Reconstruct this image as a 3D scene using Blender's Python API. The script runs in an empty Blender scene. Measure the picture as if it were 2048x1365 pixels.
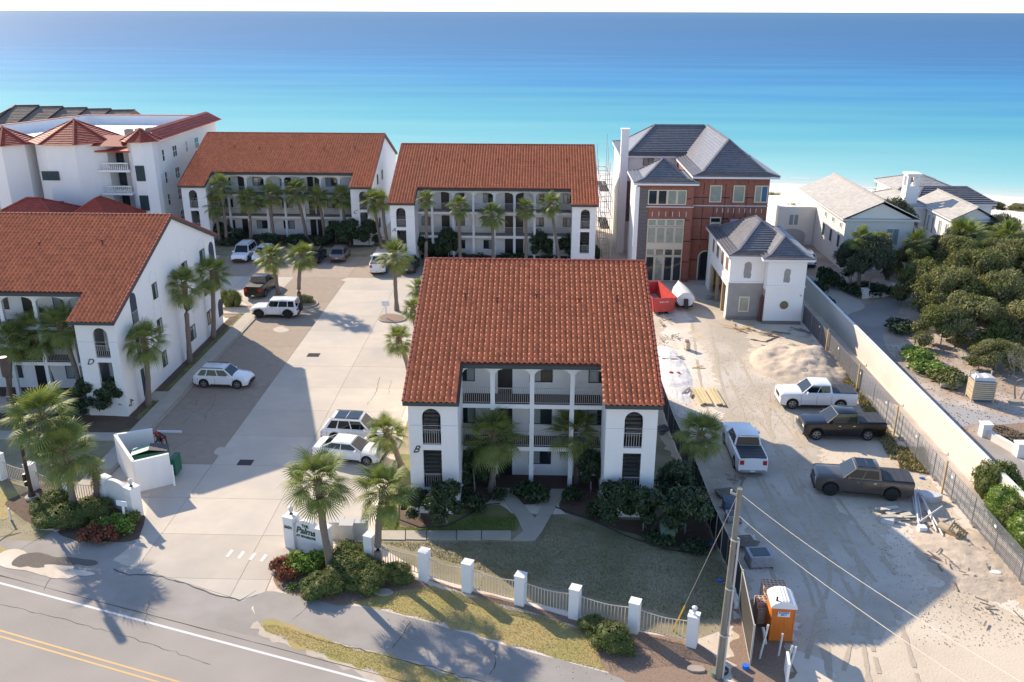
import bpy, math, random
import numpy as np
from mathutils import Vector, Matrix
R = math.radians
rnd = random.Random(7)
sc = bpy.context.scene
COL = sc.collection
# ------------------------------------------------------------------ camera
cd = bpy.data.cameras.new('camera'); cam = bpy.data.objects.new('camera', cd); COL.objects.link(cam); sc.camera = cam
FPX, PITCH, YAW, ROLL, CH = 1774., R(20.4), R(1.73), R(0.17), 29.0
fw = Vector((-math.sin(YAW)*math.cos(PITCH), math.cos(YAW)*math.cos(PITCH), -math.sin(PITCH)))
rt = Vector((math.cos(YAW), math.sin(YAW), 0)); up = rt.cross(fw)
rt2 = math.cos(ROLL)*rt + math.sin(ROLL)*up; up2 = -math.sin(ROLL)*rt + math.cos(ROLL)*up
m = Matrix((rt2, up2, -fw)).transposed().to_4x4(); m.translation = (0, 0, CH); cam.matrix_world = m
cd.sensor_width = 36; cd.lens = FPX/2048*36; cd.clip_end = 90000; cd.clip_start = 1
# ------------------------------------------------------------------ light
SUN_AZ, SUN_EL = R(-41.5), R(28.5)
sdir = Vector((math.sin(SUN_AZ)*math.cos(SUN_EL), math.cos(SUN_AZ)*math.cos(SUN_EL), math.sin(SUN_EL)))
w = bpy.data.worlds.new('World'); sc.world = w; w.use_nodes = True
nt = w.node_tree; bg = nt.nodes['Background']
sky = nt.nodes.new('ShaderNodeTexSky'); sky.sky_type = 'NISHITA'; sky.sun_disc = False
sky.sun_elevation = SUN_EL; sky.sun_rotation = SUN_AZ; sky.air_density = 1.0; sky.dust_density = 0.3; sky.ozone_density = 1.5
tn = nt.nodes.new('ShaderNodeMix'); tn.data_type = 'RGBA'; tn.blend_type = 'MULTIPLY'; tn.inputs[0].default_value = 1; tn.inputs[7].default_value = (.96, .98, 1.08, 1); nt.links.new(sky.outputs[0], tn.inputs[6]); nt.links.new(tn.outputs[2], bg.inputs[0]); bg.inputs[1].default_value = 0.15
sl = bpy.data.lights.new('sun', 'SUN'); sl.energy = 4.8; sl.angle = R(0.53); sl.color = (1.0, 0.855, 0.67)
so = bpy.data.objects.new('sun', sl); COL.objects.link(so); so.rotation_euler = (-sdir).to_track_quat('-Z', 'Y').to_euler()
so.location = (0, 0, 80)
sc.view_settings.view_transform = 'Standard'; sc.view_settings.look = 'None'; sc.view_settings.gamma = 1
sc.view_settings.use_curve_mapping = False
sc.view_settings.exposure = 0.72
sc.cycles.max_bounces = 6

# ------------------------------------------------------------------ pixel -> place on the ground (or on a plane)
def ray(x, y): return rt2*((x-1024)/FPX) + up2*((682.5-y)/FPX) + fw
def G(x, y, z=0.):
    d = ray(x, y); t = (z-CH)/d.z; return Vector((0, 0, CH)) + d*t
def onY(x, y, Y):
    d = ray(x, y); return Vector((0, 0, CH)) + d*(Y/d.y)
def onX(x, y, X):
    d = ray(x, y); return Vector((0, 0, CH)) + d*(X/d.x)
def gp(*pts, z=0.): return [tuple(G(x, y, z))[:2] for x, y in pts]

# ------------------------------------------------------------------ materials
MATS = {}
def M(name, c=(.5, .5, .5), c2=None, s=4., rough=.8, bump=0., bs=None, metal=0., spec=.5, tint=0., emit=0, big=None, bigs=.15, trans=0., detail=6, stretch=None, coat=0., spots=None, spotc=None):
    if name in MATS: return MATS[name]
    mt = bpy.data.materials.new(name); mt.use_nodes = True; n = mt.node_tree.nodes; L = mt.node_tree.links
    p = n['Principled BSDF']; out = n['Material Output']
    p.inputs['Roughness'].default_value = rough; p.inputs['Metallic'].default_value = metal
    p.inputs['Specular IOR Level'].default_value = spec
    if coat: p.inputs['Coat Weight'].default_value = coat; p.inputs['Coat Roughness'].default_value = .04
    p.inputs['Base Color'].default_value = (*c, 1)
    geo = n.new('ShaderNodeNewGeometry'); vec = geo.outputs['Position']
    if stretch:
        mp = n.new('ShaderNodeMapping'); mp.inputs['Scale'].default_value = stretch; L.new(vec, mp.inputs['Vector']); vec = mp.outputs[0]
    col = None
    def noise(scale, det=detail, rg=.6):
        t = n.new('ShaderNodeTexNoise'); t.inputs['Scale'].default_value = scale; t.inputs['Detail'].default_value = det; t.inputs['Roughness'].default_value = rg
        L.new(vec, t.inputs['Vector']); return t.outputs['Fac']
    def ramp(f, a, b):
        r = n.new('ShaderNodeMapRange'); r.inputs['From Min'].default_value = a; r.inputs['From Max'].default_value = b; L.new(f, r.inputs['Value']); return r.outputs[0]
    def mix(f, a, b, mode='MIX'):
        x = n.new('ShaderNodeMix'); x.data_type = 'RGBA'; x.blend_type = mode
        if f is not None and not isinstance(f, float): L.new(f, x.inputs[0])
        elif f is not None: x.inputs[0].default_value = f
        for i, v in ((6, a), (7, b)):
            if isinstance(v, tuple): x.inputs[i].default_value = (*v, 1)
            else: L.new(v, x.inputs[i])
        return x.outputs[2]
    if c2: col = mix(ramp(noise(s), .3, .7), c, c2)
    if big: col = mix(ramp(noise(bigs, 3), .38, .62), col or c, big)
    if spots:
        col = mix(ramp(noise(spots, 2, .5), .62, .70), col or c, spotc)
    if tint:
        a = n.new('ShaderNodeAttribute'); a.attribute_name = 'tint'
        r = n.new('ShaderNodeMapRange'); r.inputs['To Min'].default_value = 1-tint; r.inputs['To Max'].default_value = 1+tint; L.new(a.outputs['Fac'], r.inputs['Value'])
        cr = n.new('ShaderNodeCombineColor')
        for i in range(3): L.new(r.outputs[0], cr.inputs[i])
        col = mix(1., col or c, cr.outputs[0], 'MULTIPLY')
    if col is not None: L.new(col, p.inputs['Base Color'])
    if bump:
        b = n.new('ShaderNodeBump'); b.inputs['Strength'].default_value = 1; b.inputs['Distance'].default_value = bump
        L.new(noise(bs or s*4), b.inputs['Height']); L.new(b.outputs[0], p.inputs['Normal'])
    if trans:
        tr = n.new('ShaderNodeBsdfTranslucent')
        if col is not None: L.new(mix(1., col, (1.5, 1.7, .7), 'MULTIPLY'), tr.inputs['Color'])
        else: tr.inputs['Color'].default_value = (*c, 1)
        ms = n.new('ShaderNodeMixShader'); ms.inputs[0].default_value = trans
        L.new(p.outputs[0], ms.inputs[1]); L.new(tr.outputs[0], ms.inputs[2]); L.new(ms.outputs[0], out.inputs[0])
    if emit: p.inputs['Emission Color'].default_value = (*c, 1); p.inputs['Emission Strength'].default_value = emit
    MATS[name] = mt; return mt

STUCCO = M('white_stucco', (.81, .80, .79), (.75, .74, .725), 1.6, .85, bump=.004, bs=30, big=(.78, .765, .74), bigs=.5, stretch=(1, 1, .22))
STUCCO2 = M('cream_stucco', (.78, .75, .69), (.74, .71, .65), 1.3, .85, bump=.004, bs=30)
GREYST = M('grey_base_coat', (.33, .32, .31), (.26, .25, .245), 1.2, .9, bump=.004, bs=20)
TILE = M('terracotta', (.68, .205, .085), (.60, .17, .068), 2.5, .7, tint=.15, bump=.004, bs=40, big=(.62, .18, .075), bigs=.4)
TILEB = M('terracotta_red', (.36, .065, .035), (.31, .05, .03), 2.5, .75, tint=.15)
RIDGE = M('terracotta_ridge', (.30, .06, .035), (.24, .05, .03), 3, .8)
UNDER = M('roof_underlay', (.13, .045, .03), rough=.9)
FASCIA = M('dark_green_fascia', (.035, .055, .06), rough=.6)
GLASS = M('dark_window_glass', (.02, .028, .035), rough=.06, spec=.9)
GLASS2 = M('curtained_window_glass', (.34, .38, .38), (.24, .28, .29), 1.5, rough=.1, spec=.8, stretch=(8, 8, .3))
GLASS3 = M('pale_window_glass', (.30, .33, .27), (.20, .24, .20), 2, rough=.08, spec=.8)
DOORD = M('dark_door', (.012, .014, .016), rough=.4)
FRAME = M('bronze_frame', (.02, .03, .032), rough=.5)
FRAMEB = M('beige_frame', (.62, .55, .42), rough=.6)
DECK = M('brown_deck', (.10, .06, .05), (.08, .05, .04), 6, .9)
RAIL = M('pale_metal_rail', (.42, .40, .37), rough=.5)
RAILD = M('dark_metal_rail', (.03, .032, .035), rough=.5)
WHITEP = M('white_paint', (.80, .80, .80), rough=.6)
BLACKM = M('black_metal', (.015, .015, .017), rough=.5)
WOOD = M('fresh_lumber', (.55, .40, .20), (.45, .31, .15), 3, .8, stretch=(1, 1, 1), tint=.15)
WOODG = M('weathered_wood', (.26, .22, .17), (.17, .14, .11), 5, .9, bump=.006, bs=20)
CONC = M('pale_concrete', (.56, .49, .395), (.50, .435, .35), .8, .9, bump=.003, bs=25, big=(.46, .41, .345), bigs=.22, tint=.07)
CONCB = M('stained_brown_concrete', (.40, .315, .24), (.29, .23, .18), 1.6, .95, bump=.006, bs=18, big=(.34, .27, .20), bigs=.25, tint=.07)
WALK = M('sidewalk_concrete', (.46, .41, .33), (.40, .35, .28), 1.2, .9, bump=.003, bs=25, tint=.06)
KERB = M('kerb_concrete', (.40, .34, .27), (.33, .28, .22), 2, .9)
ASPH = M('asphalt', (.31, .275, .235), (.275, .245, .21), 9, .9, bump=.004, bs=60, big=(.35, .31, .27), bigs=.12)
ASPHD = M('dark_asphalt', (.12, .115, .11), (.09, .085, .08), 5, .9, bump=.004, bs=40)
ASPHP = M('path_asphalt', (.30, .27, .235), (.26, .235, .205), 12, .9, bump=.004, bs=60, big=(.34, .31, .28), bigs=.3)
SAND = M('pale_sand', (.66, .555, .43), (.56, .465, .36), 2.2, .95, bump=.02, bs=5, big=(.72, .63, .52), bigs=.2)
DIRT = M('sandy_soil', (.60, .46, .32), (.46, .33, .22), 1.7, .95, bump=.03, bs=4, big=(.56, .47, .36), bigs=.16)
GRAV = M('gravel', (.50, .425, .325), (.37, .315, .245), 14, .95, bump=.02, bs=22, big=(.56, .49, .40), bigs=.18)
SITE = M('compacted_site_ground', (.56, .46, .335), (.45, .365, .265), 3.5, .95, bump=.02, bs=9, big=(.64, .54, .41), bigs=.13)
MULCH = M('mulch', (.16, .095, .065), (.09, .055, .04), 9, .95, bump=.03, bs=18, big=(.13, .09, .06), bigs=.8)
MULCHP = M('pine_straw', (.32, .22, .155), (.22, .15, .105), 9, .95, bump=.02, bs=18)
LAWN = M('winter_lawn', (.26, .23, .13), (.19, .175, .09), 6, .95, bump=.02, bs=25, big=(.33, .28, .18), bigs=.35)
LAWNG = M('green_lawn', (.16, .18, .055), (.11, .135, .04), 6, .95, bump=.02, bs=25, big=(.23, .21, .08), bigs=.5)
LAWND = M('dry_lawn', (.44, .33, .15), (.36, .27, .11), 6, .95, bump=.02, bs=25, big=(.33, .29, .10), bigs=.4)
BEACH = M('white_beach_sand', (.74, .68, .60), (.70, .64, .56), .8, .95, bump=.03, bs=1.5)
YELLOW = M('yellow_road_paint', (.68, .42, .15), (.52, .36, .17), 20, .8)
WHITEL = M('white_road_paint', (.72, .70, .68), (.60, .58, .55), 25, .8)

# ------------------------------------------------------------------ mesh helper
def wl(o):
    v = Vector((0, 0, 0))
    while o: v += o.location; o = o.parent
    return v
class MB:
    def __init__(s): s.v = []; s.f = []; s.t = []
    def add(s, vs, fs, t=None):
        k = len(s.v); s.v += [tuple(p) for p in vs]; s.f += [tuple(i+k for i in q) for q in fs]
        s.t += [t if t is not None else .5]*len(vs); return s
    def box(s, x0, y0, z0, x1, y1, z1, t=None):
        if x0 > x1: x0, x1 = x1, x0
        if y0 > y1: y0, y1 = y1, y0
        if z0 > z1: z0, z1 = z1, z0
        return s.add([(x0,y0,z0),(x1,y0,z0),(x1,y1,z0),(x0,y1,z0),(x0,y0,z1),(x1,y0,z1),(x1,y1,z1),(x0,y1,z1)],
                     [(3,2,1,0),(4,5,6,7),(0,1,5,4),(1,2,6,5),(2,3,7,6),(3,0,4,7)], t)
    def bar(s, a, b, w, h, t=None, upv=(0, 0, 1)):       # box beam from a to b, w wide, h high
        a = Vector(a); b = Vector(b); d = (b-a).normalized(); u = Vector(upv)
        sd = d.cross(u)
        if sd.length < 1e-4: sd = d.cross(Vector((1, 0, 0)))
        sd.normalize(); u = sd.cross(d).normalized(); sd = sd*w/2; u = u*h/2
        return s.add([a-sd-u, a+sd-u, a+sd+u, a-sd+u, b-sd-u, b+sd-u, b+sd+u, b-sd+u], [(0,3,2,1)[::-1],(4,5,6,7)[::-1],(0,1,5,4)[::-1],(1,2,6,5)[::-1],(2,3,7,6)[::-1],(3,0,4,7)[::-1]], t)
    def prism(s, poly, z0, z1, t=None):
        n = len(poly); a = sum(poly[i][0]*poly[(i+1)%n][1]-poly[(i+1)%n][0]*poly[i][1] for i in range(n))
        if a < 0: poly = poly[::-1]
        return s.add([(x, y, z0) for x, y in poly]+[(x, y, z1) for x, y in poly],
                     [tuple(range(n))[::-1], tuple(range(n, 2*n))]+[(i, (i+1)%n, n+(i+1)%n, n+i) for i in range(n)], t)
    def prismy(s, poly, y0, y1, t=None):                  # polygon in (x,z)
        n = len(poly); return s.add([(x, y0, z) for x, z in poly]+[(x, y1, z) for x, z in poly],
                     [tuple(range(n)), tuple(range(n, 2*n))[::-1]]+[(i, n+i, n+(i+1)%n, (i+1)%n) for i in range(n)], t)
    def prismx(s, poly, x0, x1, t=None):                  # polygon in (y,z)
        n = len(poly); return s.add([(x0, y, z) for y, z in poly]+[(x1, y, z) for y, z in poly],
                     [tuple(range(n))[::-1], tuple(range(n, 2*n))]+[(i, (i+1)%n, n+(i+1)%n, n+i) for i in range(n)], t)
    def tube(s, pts, r, n=8, cap=True, t=None):
        pts = [Vector(p) for p in pts]; rs = r if isinstance(r, (list, tuple)) else [r]*len(pts); k = len(s.v)
        for i, p in enumerate(pts):
            d = (pts[min(i+1, len(pts)-1)]-pts[max(i-1, 0)]).normalized()
            a = d.cross(Vector((0, 0, 1)));  a = d.cross(Vector((1, 0, 0))) if a.length < .05 else a
            a.normalize(); b = d.cross(a)
            for j in range(n):
                q = 2*math.pi*j/n; s.v.append(tuple(p+(a*math.cos(q)+b*math.sin(q))*rs[i])); s.t.append(t if t is not None else .5)
        for i in range(len(pts)-1):
            for j in range(n): s.f.append((k+i*n+j, k+i*n+(j+1)%n, k+(i+1)*n+(j+1)%n, k+(i+1)*n+j))
        if cap: s.f.append(tuple(k+j for j in range(n))[::-1]); s.f.append(tuple(k+(len(pts)-1)*n+j for j in range(n)))
        return s
    def lathe(s, prof, c=(0, 0, 0), n=12, axis='z', t=None):
        k = len(s.v)
        for r_, h in prof:
            for j in range(n):
                q = 2*math.pi*j/n; a, b = r_*math.cos(q), r_*math.sin(q)
                p = (a, b, h) if axis == 'z' else ((a, h, b) if axis == 'y' else (h, a, b))
                s.v.append((c[0]+p[0], c[1]+p[1], c[2]+p[2])); s.t.append(t if t is not None else .5)
        for i in range(len(prof)-1):
            for j in range(n): s.f.append((k+i*n+j, k+i*n+(j+1)%n, k+(i+1)*n+(j+1)%n, k+(i+1)*n+j))
        s.f.append(tuple(k+j for j in range(n))[::-1]); s.f.append(tuple(k+(len(prof)-1)*n+j for j in range(n)))
        return s
    def mesh(s, name, off=(0, 0, 0), smooth=None):
        me = bpy.data.meshes.new(name); ox, oy, oz = off
        me.from_pydata([(a-ox, b-oy, c-oz) for a, b, c in s.v], [], s.f)
        at = me.attributes.new('tint', 'FLOAT', 'POINT'); at.data.foreach_set('value', s.t)
        if smooth is not None:
            me.polygons.foreach_set('use_smooth', [True]*len(me.polygons))
            if smooth < 180: me.set_sharp_from_angle(angle=R(smooth))
        return me
    def build(s, name, mat, parent=None, smooth=None, fix=False):
        off = wl(parent) if parent else (0, 0, 0)
        me = s.mesh(name, off, smooth); me.materials.append(mat)
        if fix:
            import bmesh
            bm = bmesh.new(); bm.from_mesh(me); bmesh.ops.recalc_face_normals(bm, faces=bm.faces); bm.to_mesh(me); bm.free()
        o = bpy.data.objects.new(name, me); COL.objects.link(o)
        if parent: o.parent = parent
        return o
def tag(o, label, cat, group=None):
    o['label'] = label; o['category'] = cat
    if group: o['group'] = group
    return o
def thing(name, label, cat, loc=(0, 0, 0), rz=0., group=None):
    o = bpy.data.objects.new(name, None); COL.objects.link(o); o.location = loc; o.rotation_euler = (0, 0, rz); o.empty_display_size = .3
    return tag(o, label, cat, group)
def struct(o): o['kind'] = 'structure'; return o
def stuff(o): o['kind'] = 'stuff'; return o
def dup(root, loc=None, rz=None, label=None, scale=None, group=None):
    def cp(o, par):
        c = o.copy(); COL.objects.link(c); c.parent = par
        for ch in KIDS(o): cp(ch, c)
        return c
    r = cp(root, None)
    if loc is not None: r.location = loc
    if rz is not None: r.rotation_euler = (0, 0, rz)
    if label: r['label'] = label
    if group: r['group'] = group
    if scale: r.scale = (scale,)*3 if not isinstance(scale, tuple) else scale
    return r
def KIDS(o): return list(o.children)
def npmesh(name, V, F, T, mat, k=4):
    """fast mesh from numpy: V (n,3), F (m,k)"""
    me = bpy.data.meshes.new(name); me.vertices.add(len(V)); me.vertices.foreach_set('co', np.asarray(V, 'f').ravel())
    me.loops.add(F.size); me.loops.foreach_set('vertex_index', F.astype('i').ravel())
    me.polygons.add(len(F)); me.polygons.foreach_set('loop_start', np.arange(0, F.size, k, dtype='i'))
    try: me.polygons.foreach_set('loop_total', np.full(len(F), k, dtype='i'))
    except Exception: pass
    at = me.attributes.new('tint', 'FLOAT', 'POINT'); at.data.foreach_set('value', np.asarray(T, 'f'))
    me.update(calc_edges=True); me.validate(); me.materials.append(mat); return me
def add_obj(name, me, parent=None, loc=None):
    o = bpy.data.objects.new(name, me); COL.objects.link(o)
    if parent: o.parent = parent
    if loc is not None: o.location = loc
    return o
def sheet(name, poly, z, mat, thick=.0):
    mb = MB()
    if thick: mb.prism(poly, z-thick, z)
    else:
        n = len(poly); a = sum(poly[i][0]*poly[(i+1)%n][1]-poly[(i+1)%n][0]*poly[i][1] for i in range(n))
        if a < 0: poly = poly[::-1]
        mb.add([(x, y, z) for x, y in poly], [tuple(range(n))])
    return struct(mb.build(name, mat))
def smoothpoly(pts, k=6):       # Catmull-Rom closed
    n = len(pts); out = []
    for i in range(n):
        p0, p1, p2, p3 = [np.array(pts[(i+j-1) % n]) for j in range(4)]
        for t in np.linspace(0, 1, k, endpoint=False):
            out.append(tuple(.5*((2*p1)+(-p0+p2)*t+(2*p0-5*p1+4*p2-p3)*t*t+(-p0+3*p1-3*p2+p3)*t**3)))
    return out
def wobble(pts, amp=.12, step=.5, seed=1):   # ragged edges on a polygon
    r = random.Random(seed); out = []; n = len(pts)
    for i in range(n):
        a = Vector(pts[i]); b = Vector(pts[(i+1) % n]); L = (b-a).length; k = max(1, int(L/step))
        nn = Vector((-(b-a).y, (b-a).x)).normalized() if L > 0 else Vector((0, 0))
        for j in range(k):
            q = a.lerp(b, j/k)+nn*r.gauss(0, amp)*(1 if L > step else 0); out.append((q.x, q.y))
    return out
def clip(poly, x0, y0, x1, y1):
    def cut(p, ax, v, keep):
        out = []
        for i in range(len(p)):
            a, b = p[i], p[(i+1) % len(p)]; ia, ib = keep(a[ax]), keep(b[ax])
            if ia: out.append(a)
            if ia != ib:
                t = (v-a[ax])/(b[ax]-a[ax]); out.append((a[0]+(b[0]-a[0])*t, a[1]+(b[1]-a[1])*t))
        return out
    for ax, v, k in ((0, x0, lambda q: q >= x0), (0, x1, lambda q: q <= x1), (1, y0, lambda q: q >= y0), (1, y1, lambda q: q <= y1)):
        if not poly: return []
        poly = cut(poly, ax, v, k)
    return poly
def area(p): return abs(sum(p[i][0]*p[(i+1)%len(p)][1]-p[(i+1)%len(p)][0]*p[i][1] for i in range(len(p))))/2 if p else 0
# ================================================================== terrain, beach, sea
def shore(x): return 200-.29*x
def gz(x, y):
    d = y-shore(x)
    if y < 138: return 0.
    b0 = 138+0*x; t = min(1, (y-b0)/16); z = -3.4*(t*t*(3-2*t))
    if y > 154: z = -3.4 - 1.1*(y-154)/max(8, shore(x)-154) if d < 0 else -4.5-.04*d
    return max(z, -14)
mb = MB(); xs = [-3000, -900, -400]+list(range(-260, 300, 8))+[400, 900, 3000]
ys = [-300, -60, 0, 25]+list(range(30, 136, 10))+list(np.arange(136, 160, 2.5))+list(range(160, 262, 6))+[330]
nx = len(xs)
for j, y in enumerate(ys):
    for x in xs:
        mb.v.append((x, y, gz(x, y)+(.25*math.sin(x*.5)*math.sin(y*.45) if 142 < y < 160 else 0))); mb.t.append(.5)
lm = len(ys)
for j in range(lm-1):
    for i in range(nx-1): mb.f.append((j*nx+i, j*nx+i+1, (j+1)*nx+i+1, (j+1)*nx+i))
g = mb.build('ground', SAND, smooth=180); struct(g)
g.data.materials.append(BEACH)
for p in g.data.polygons: p.material_index = 1 if p.center.y > 132 else 0
# sea
sm = bpy.data.materials.new('sea_water'); sm.use_nodes = True; n = sm.node_tree.nodes; L = sm.node_tree.links
p = n['Principled BSDF']; p.inputs['Roughness'].default_value = .22; p.inputs['IOR'].default_value = 1.33; p.inputs['Specular IOR Level'].default_value = .28
geo = n.new('ShaderNodeNewGeometry'); sx = n.new('ShaderNodeSeparateXYZ'); L.new(geo.outputs['Position'], sx.inputs[0])
mul = n.new('ShaderNodeMath'); mul.operation = 'MULTIPLY_ADD'; mul.inputs[1].default_value = .29; mul.inputs[2].default_value = -200; L.new(sx.outputs[0], mul.inputs[0])
dd = n.new('ShaderNodeMath'); dd.operation = 'ADD'; L.new(mul.outputs[0], dd.inputs[0]); L.new(sx.outputs[1], dd.inputs[1])
mp = n.new('ShaderNodeMapping'); mp.inputs['Scale'].default_value = (.22, 1, 1); mp.inputs['Rotation'].default_value = (0, 0, .28); L.new(geo.outputs['Position'], mp.inputs[0])
nz = n.new('ShaderNodeTexNoise'); nz.inputs['Scale'].default_value = .03; nz.inputs['Detail'].default_value = 5; L.new(mp.outputs[0], nz.inputs['Vector'])
# log of distance from the shore drives the colour of the shelf
ab = n.new('ShaderNodeMath'); ab.operation = 'MAXIMUM'; ab.inputs[1].default_value = 0; L.new(dd.outputs[0], ab.inputs[0])
a1 = n.new('ShaderNodeMath'); a1.operation = 'ADD'; a1.inputs[1].default_value = 10; L.new(ab.outputs[0], a1.inputs[0])
lg = n.new('ShaderNodeMath'); lg.operation = 'LOGARITHM'; lg.inputs[1].default_value = 10; L.new(a1.outputs[0], lg.inputs[0])
nf = n.new('ShaderNodeMath'); nf.operation = 'MULTIPLY_ADD'; nf.inputs[1].default_value = .5; nf.inputs[2].default_value = -.25; L.new(nz.outputs['Fac'], nf.inputs[0])
lf = n.new('ShaderNodeMath'); lf.operation = 'ADD'; L.new(lg.outputs[0], lf.inputs[0]); L.new(nf.outputs[0], lf.inputs[1])
mr = n.new('ShaderNodeMapRange'); mr.inputs['From Min'].default_value = 1.; mr.inputs['From Max'].default_value = 4.; L.new(lf.outputs[0], mr.inputs['Value'])
cr = n.new('ShaderNodeValToRGB'); L.new(mr.outputs[0], cr.inputs[0]); el = cr.color_ramp.elements
SEA = [(0, (.60, .61, .53)), (.07, (.46, .57, .52)), (.16, (.27, .51, .50)), (.26, (.16, .42, .45)), (.35, (.10, .36, .43)), (.42, (.065, .29, .41)), (.50, (.03, .21, .41)), (.60, (.016, .135, .32)), (.72, (.012, .108, .27)), (.86, (.014, .105, .255)), (1, (.03, .12, .26))]
el[0].position = SEA[0][0]; el[0].color = (*SEA[0][1], 1); el[1].position = 1; el[1].color = (*SEA[-1][1], 1)
for pos, c in SEA[1:-1]: e = el.new(pos); e.color = (*c, 1)
df = n.new('ShaderNodeBsdfDiffuse'); L.new(cr.outputs[0], df.inputs['Color']); gl_ = n.new('ShaderNodeBsdfGlossy'); gl_.inputs['Roughness'].default_value = .2; gl_.inputs['Color'].default_value = (1, 1, 1, 1)
lw = n.new('ShaderNodeFresnel'); lw.inputs['IOR'].default_value = 1.33; fm = n.new('ShaderNodeMapRange'); fm.inputs['To Max'].default_value = .13; fm.inputs['To Min'].default_value = .02; L.new(lw.outputs[0], fm.inputs['Value'])
mx = n.new('ShaderNodeMixShader'); L.new(fm.outputs[0], mx.inputs[0]); L.new(df.outputs[0], mx.inputs[1]); L.new(gl_.outputs[0], mx.inputs[2]); L.new(mx.outputs[0], n['Material Output'].inputs[0])
hs = []
for sc_, dist in ((.55, .10), (.16, .22), (1.8, .035)):
    mp2 = n.new('ShaderNodeMapping'); mp2.inputs['Scale'].default_value = (.5, 1, 1); mp2.inputs['Rotation'].default_value = (0, 0, .25+sc_); L.new(geo.outputs['Position'], mp2.inputs[0])
    q = n.new('ShaderNodeTexNoise'); q.inputs['Scale'].default_value = sc_; q.inputs['Detail'].default_value = 4; L.new(mp2.outputs[0], q.inputs['Vector'])
    b = n.new('ShaderNodeBump'); b.inputs['Distance'].default_value = dist; b.inputs['Strength'].default_value = 1; L.new(q.outputs['Fac'], b.inputs['Height'])
    if hs: L.new(hs[-1].outputs[0], b.inputs['Normal'])
    hs.append(b)
L.new(hs[-1].outputs[0], gl_.inputs['Normal'])
mb = MB(); mb.add([(-60000, 165, -4.5), (60000, 150, -4.5), (60000, 80000, -4.5), (-60000, 80000, -4.5)], [(0, 1, 2, 3)])
struct(mb.build('sea', sm))
# foam line at the water's edge
mb = MB(); r0 = random.Random(3)
for (off, wd) in ((1.0, .8), (9, .35)):
    x = -120.
    while x < 200:
        y = shore(x)+off+1.2*math.sin(x*.11)+r0.uniform(-.2, .2); y2 = shore(x+2)+off+1.2*math.sin((x+2)*.11)+r0.uniform(-.2, .2); w_ = wd*r0.uniform(.3, 1)
        if r0.random() < (.9 if off < 2 else .4): mb.add([(x, y-w_, -4.47), (x+2, y2-w_, -4.47), (x+2, y2+w_, -4.47), (x, y+w_, -4.47)], [(0, 1, 2, 3)])
        x += 2
struct(mb.build('surf', M('sea_foam', (.75, .76, .75), rough=.9)))

# ================================================================== roads, lot, walks, beds
LOT = [(-28.2, 50.0), (-28.2, 85.5), (-32.5, 90), (-52, 90), (-52, 107.3), (-24, 107.3), (-19.5, 107.3), (-10.2, 107.3), (-10.2, 50.5), (-9.9, 44.4)]+gp((655, 1090), (560, 1112), (545, 1150), (530, 1185), (482, 1201), (350, 1160), (225, 1122), (276, 1082), (288, 1050), (300, 985))+[(-26.2, 47.4)]
base = sheet('lot_base', LOT, .004, M('joint_dark', (.10, .085, .07), rough=.95))
lot = thing('parking_lot', '', '', (-18, 70, 0)); del lot['label']; del lot['category']; struct(lot)
gx = [-52, -46, -40, -34, -28.3, -22.0, -16.0, -9.5, -8]; gy = [30, 36, 40.2, 44.5, 48.6, 53, 57.4, 61.9, 66.4, 71, 75.6, 80, 84.6, 89, 93.6, 98.2, 102.9, 107.5]
r1 = random.Random(5)
for i in range(len(gx)-1):
    for j in range(len(gy)-1):
        c = clip(LOT, gx[i]+.011, gy[j]+.011, gx[i+1]-.011, gy[j+1]-.011)
        if area(c) < .4: continue
        brown = (gx[i] == -28.3 and 50 < gy[j] < 84) or (gy[j] > 98 and gx[i] > -46) or (gx[i] == -28.3 and 84 <= gy[j])
        mb = MB(); mb.prism(c, 0, .02+r1.uniform(-.002, .002), t=r1.random())
        mb.build('concrete_slab', CONCB if brown else CONC, lot)
# sidewalk by building D with kerb
mb = MB(); mb.prism([(-28.2, 44.5), (-28.2, 86), (-28.45, 86), (-28.45, 44.5)], 0, .12)
struct(mb.build('kerb', KERB))
sw = thing('sidewalk', '', '', (-29, 70, 0)); del sw['label']; del sw['category']; struct(sw)
y = 44.6
while y < 89:
    mb = MB(); mb.box(-29.75, y+.01, 0, -28.47, min(y+2.4, 89)-.01, .11+.002*r1.random(), t=r1.random()); mb.build('paving_slab', WALK, sw); y += 2.4
for (xa, xb, ya, yb) in ((-30.95, -29.77, 63.2, 64.9), (-47, -29.77, 56.2, 57.4), (-32.5, -29.77, 84.6, 86.6)):
    k = max(1, round(abs(xb-xa)/2.5))
    for q in range(k):
        mb = MB(); mb.box(xa+(xb-xa)*q/k+.01, ya, 0, xa+(xb-xa)*(q+1)/k-.01, yb, .10, t=r1.random()); mb.build('paving_slab', WALK, sw)
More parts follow.
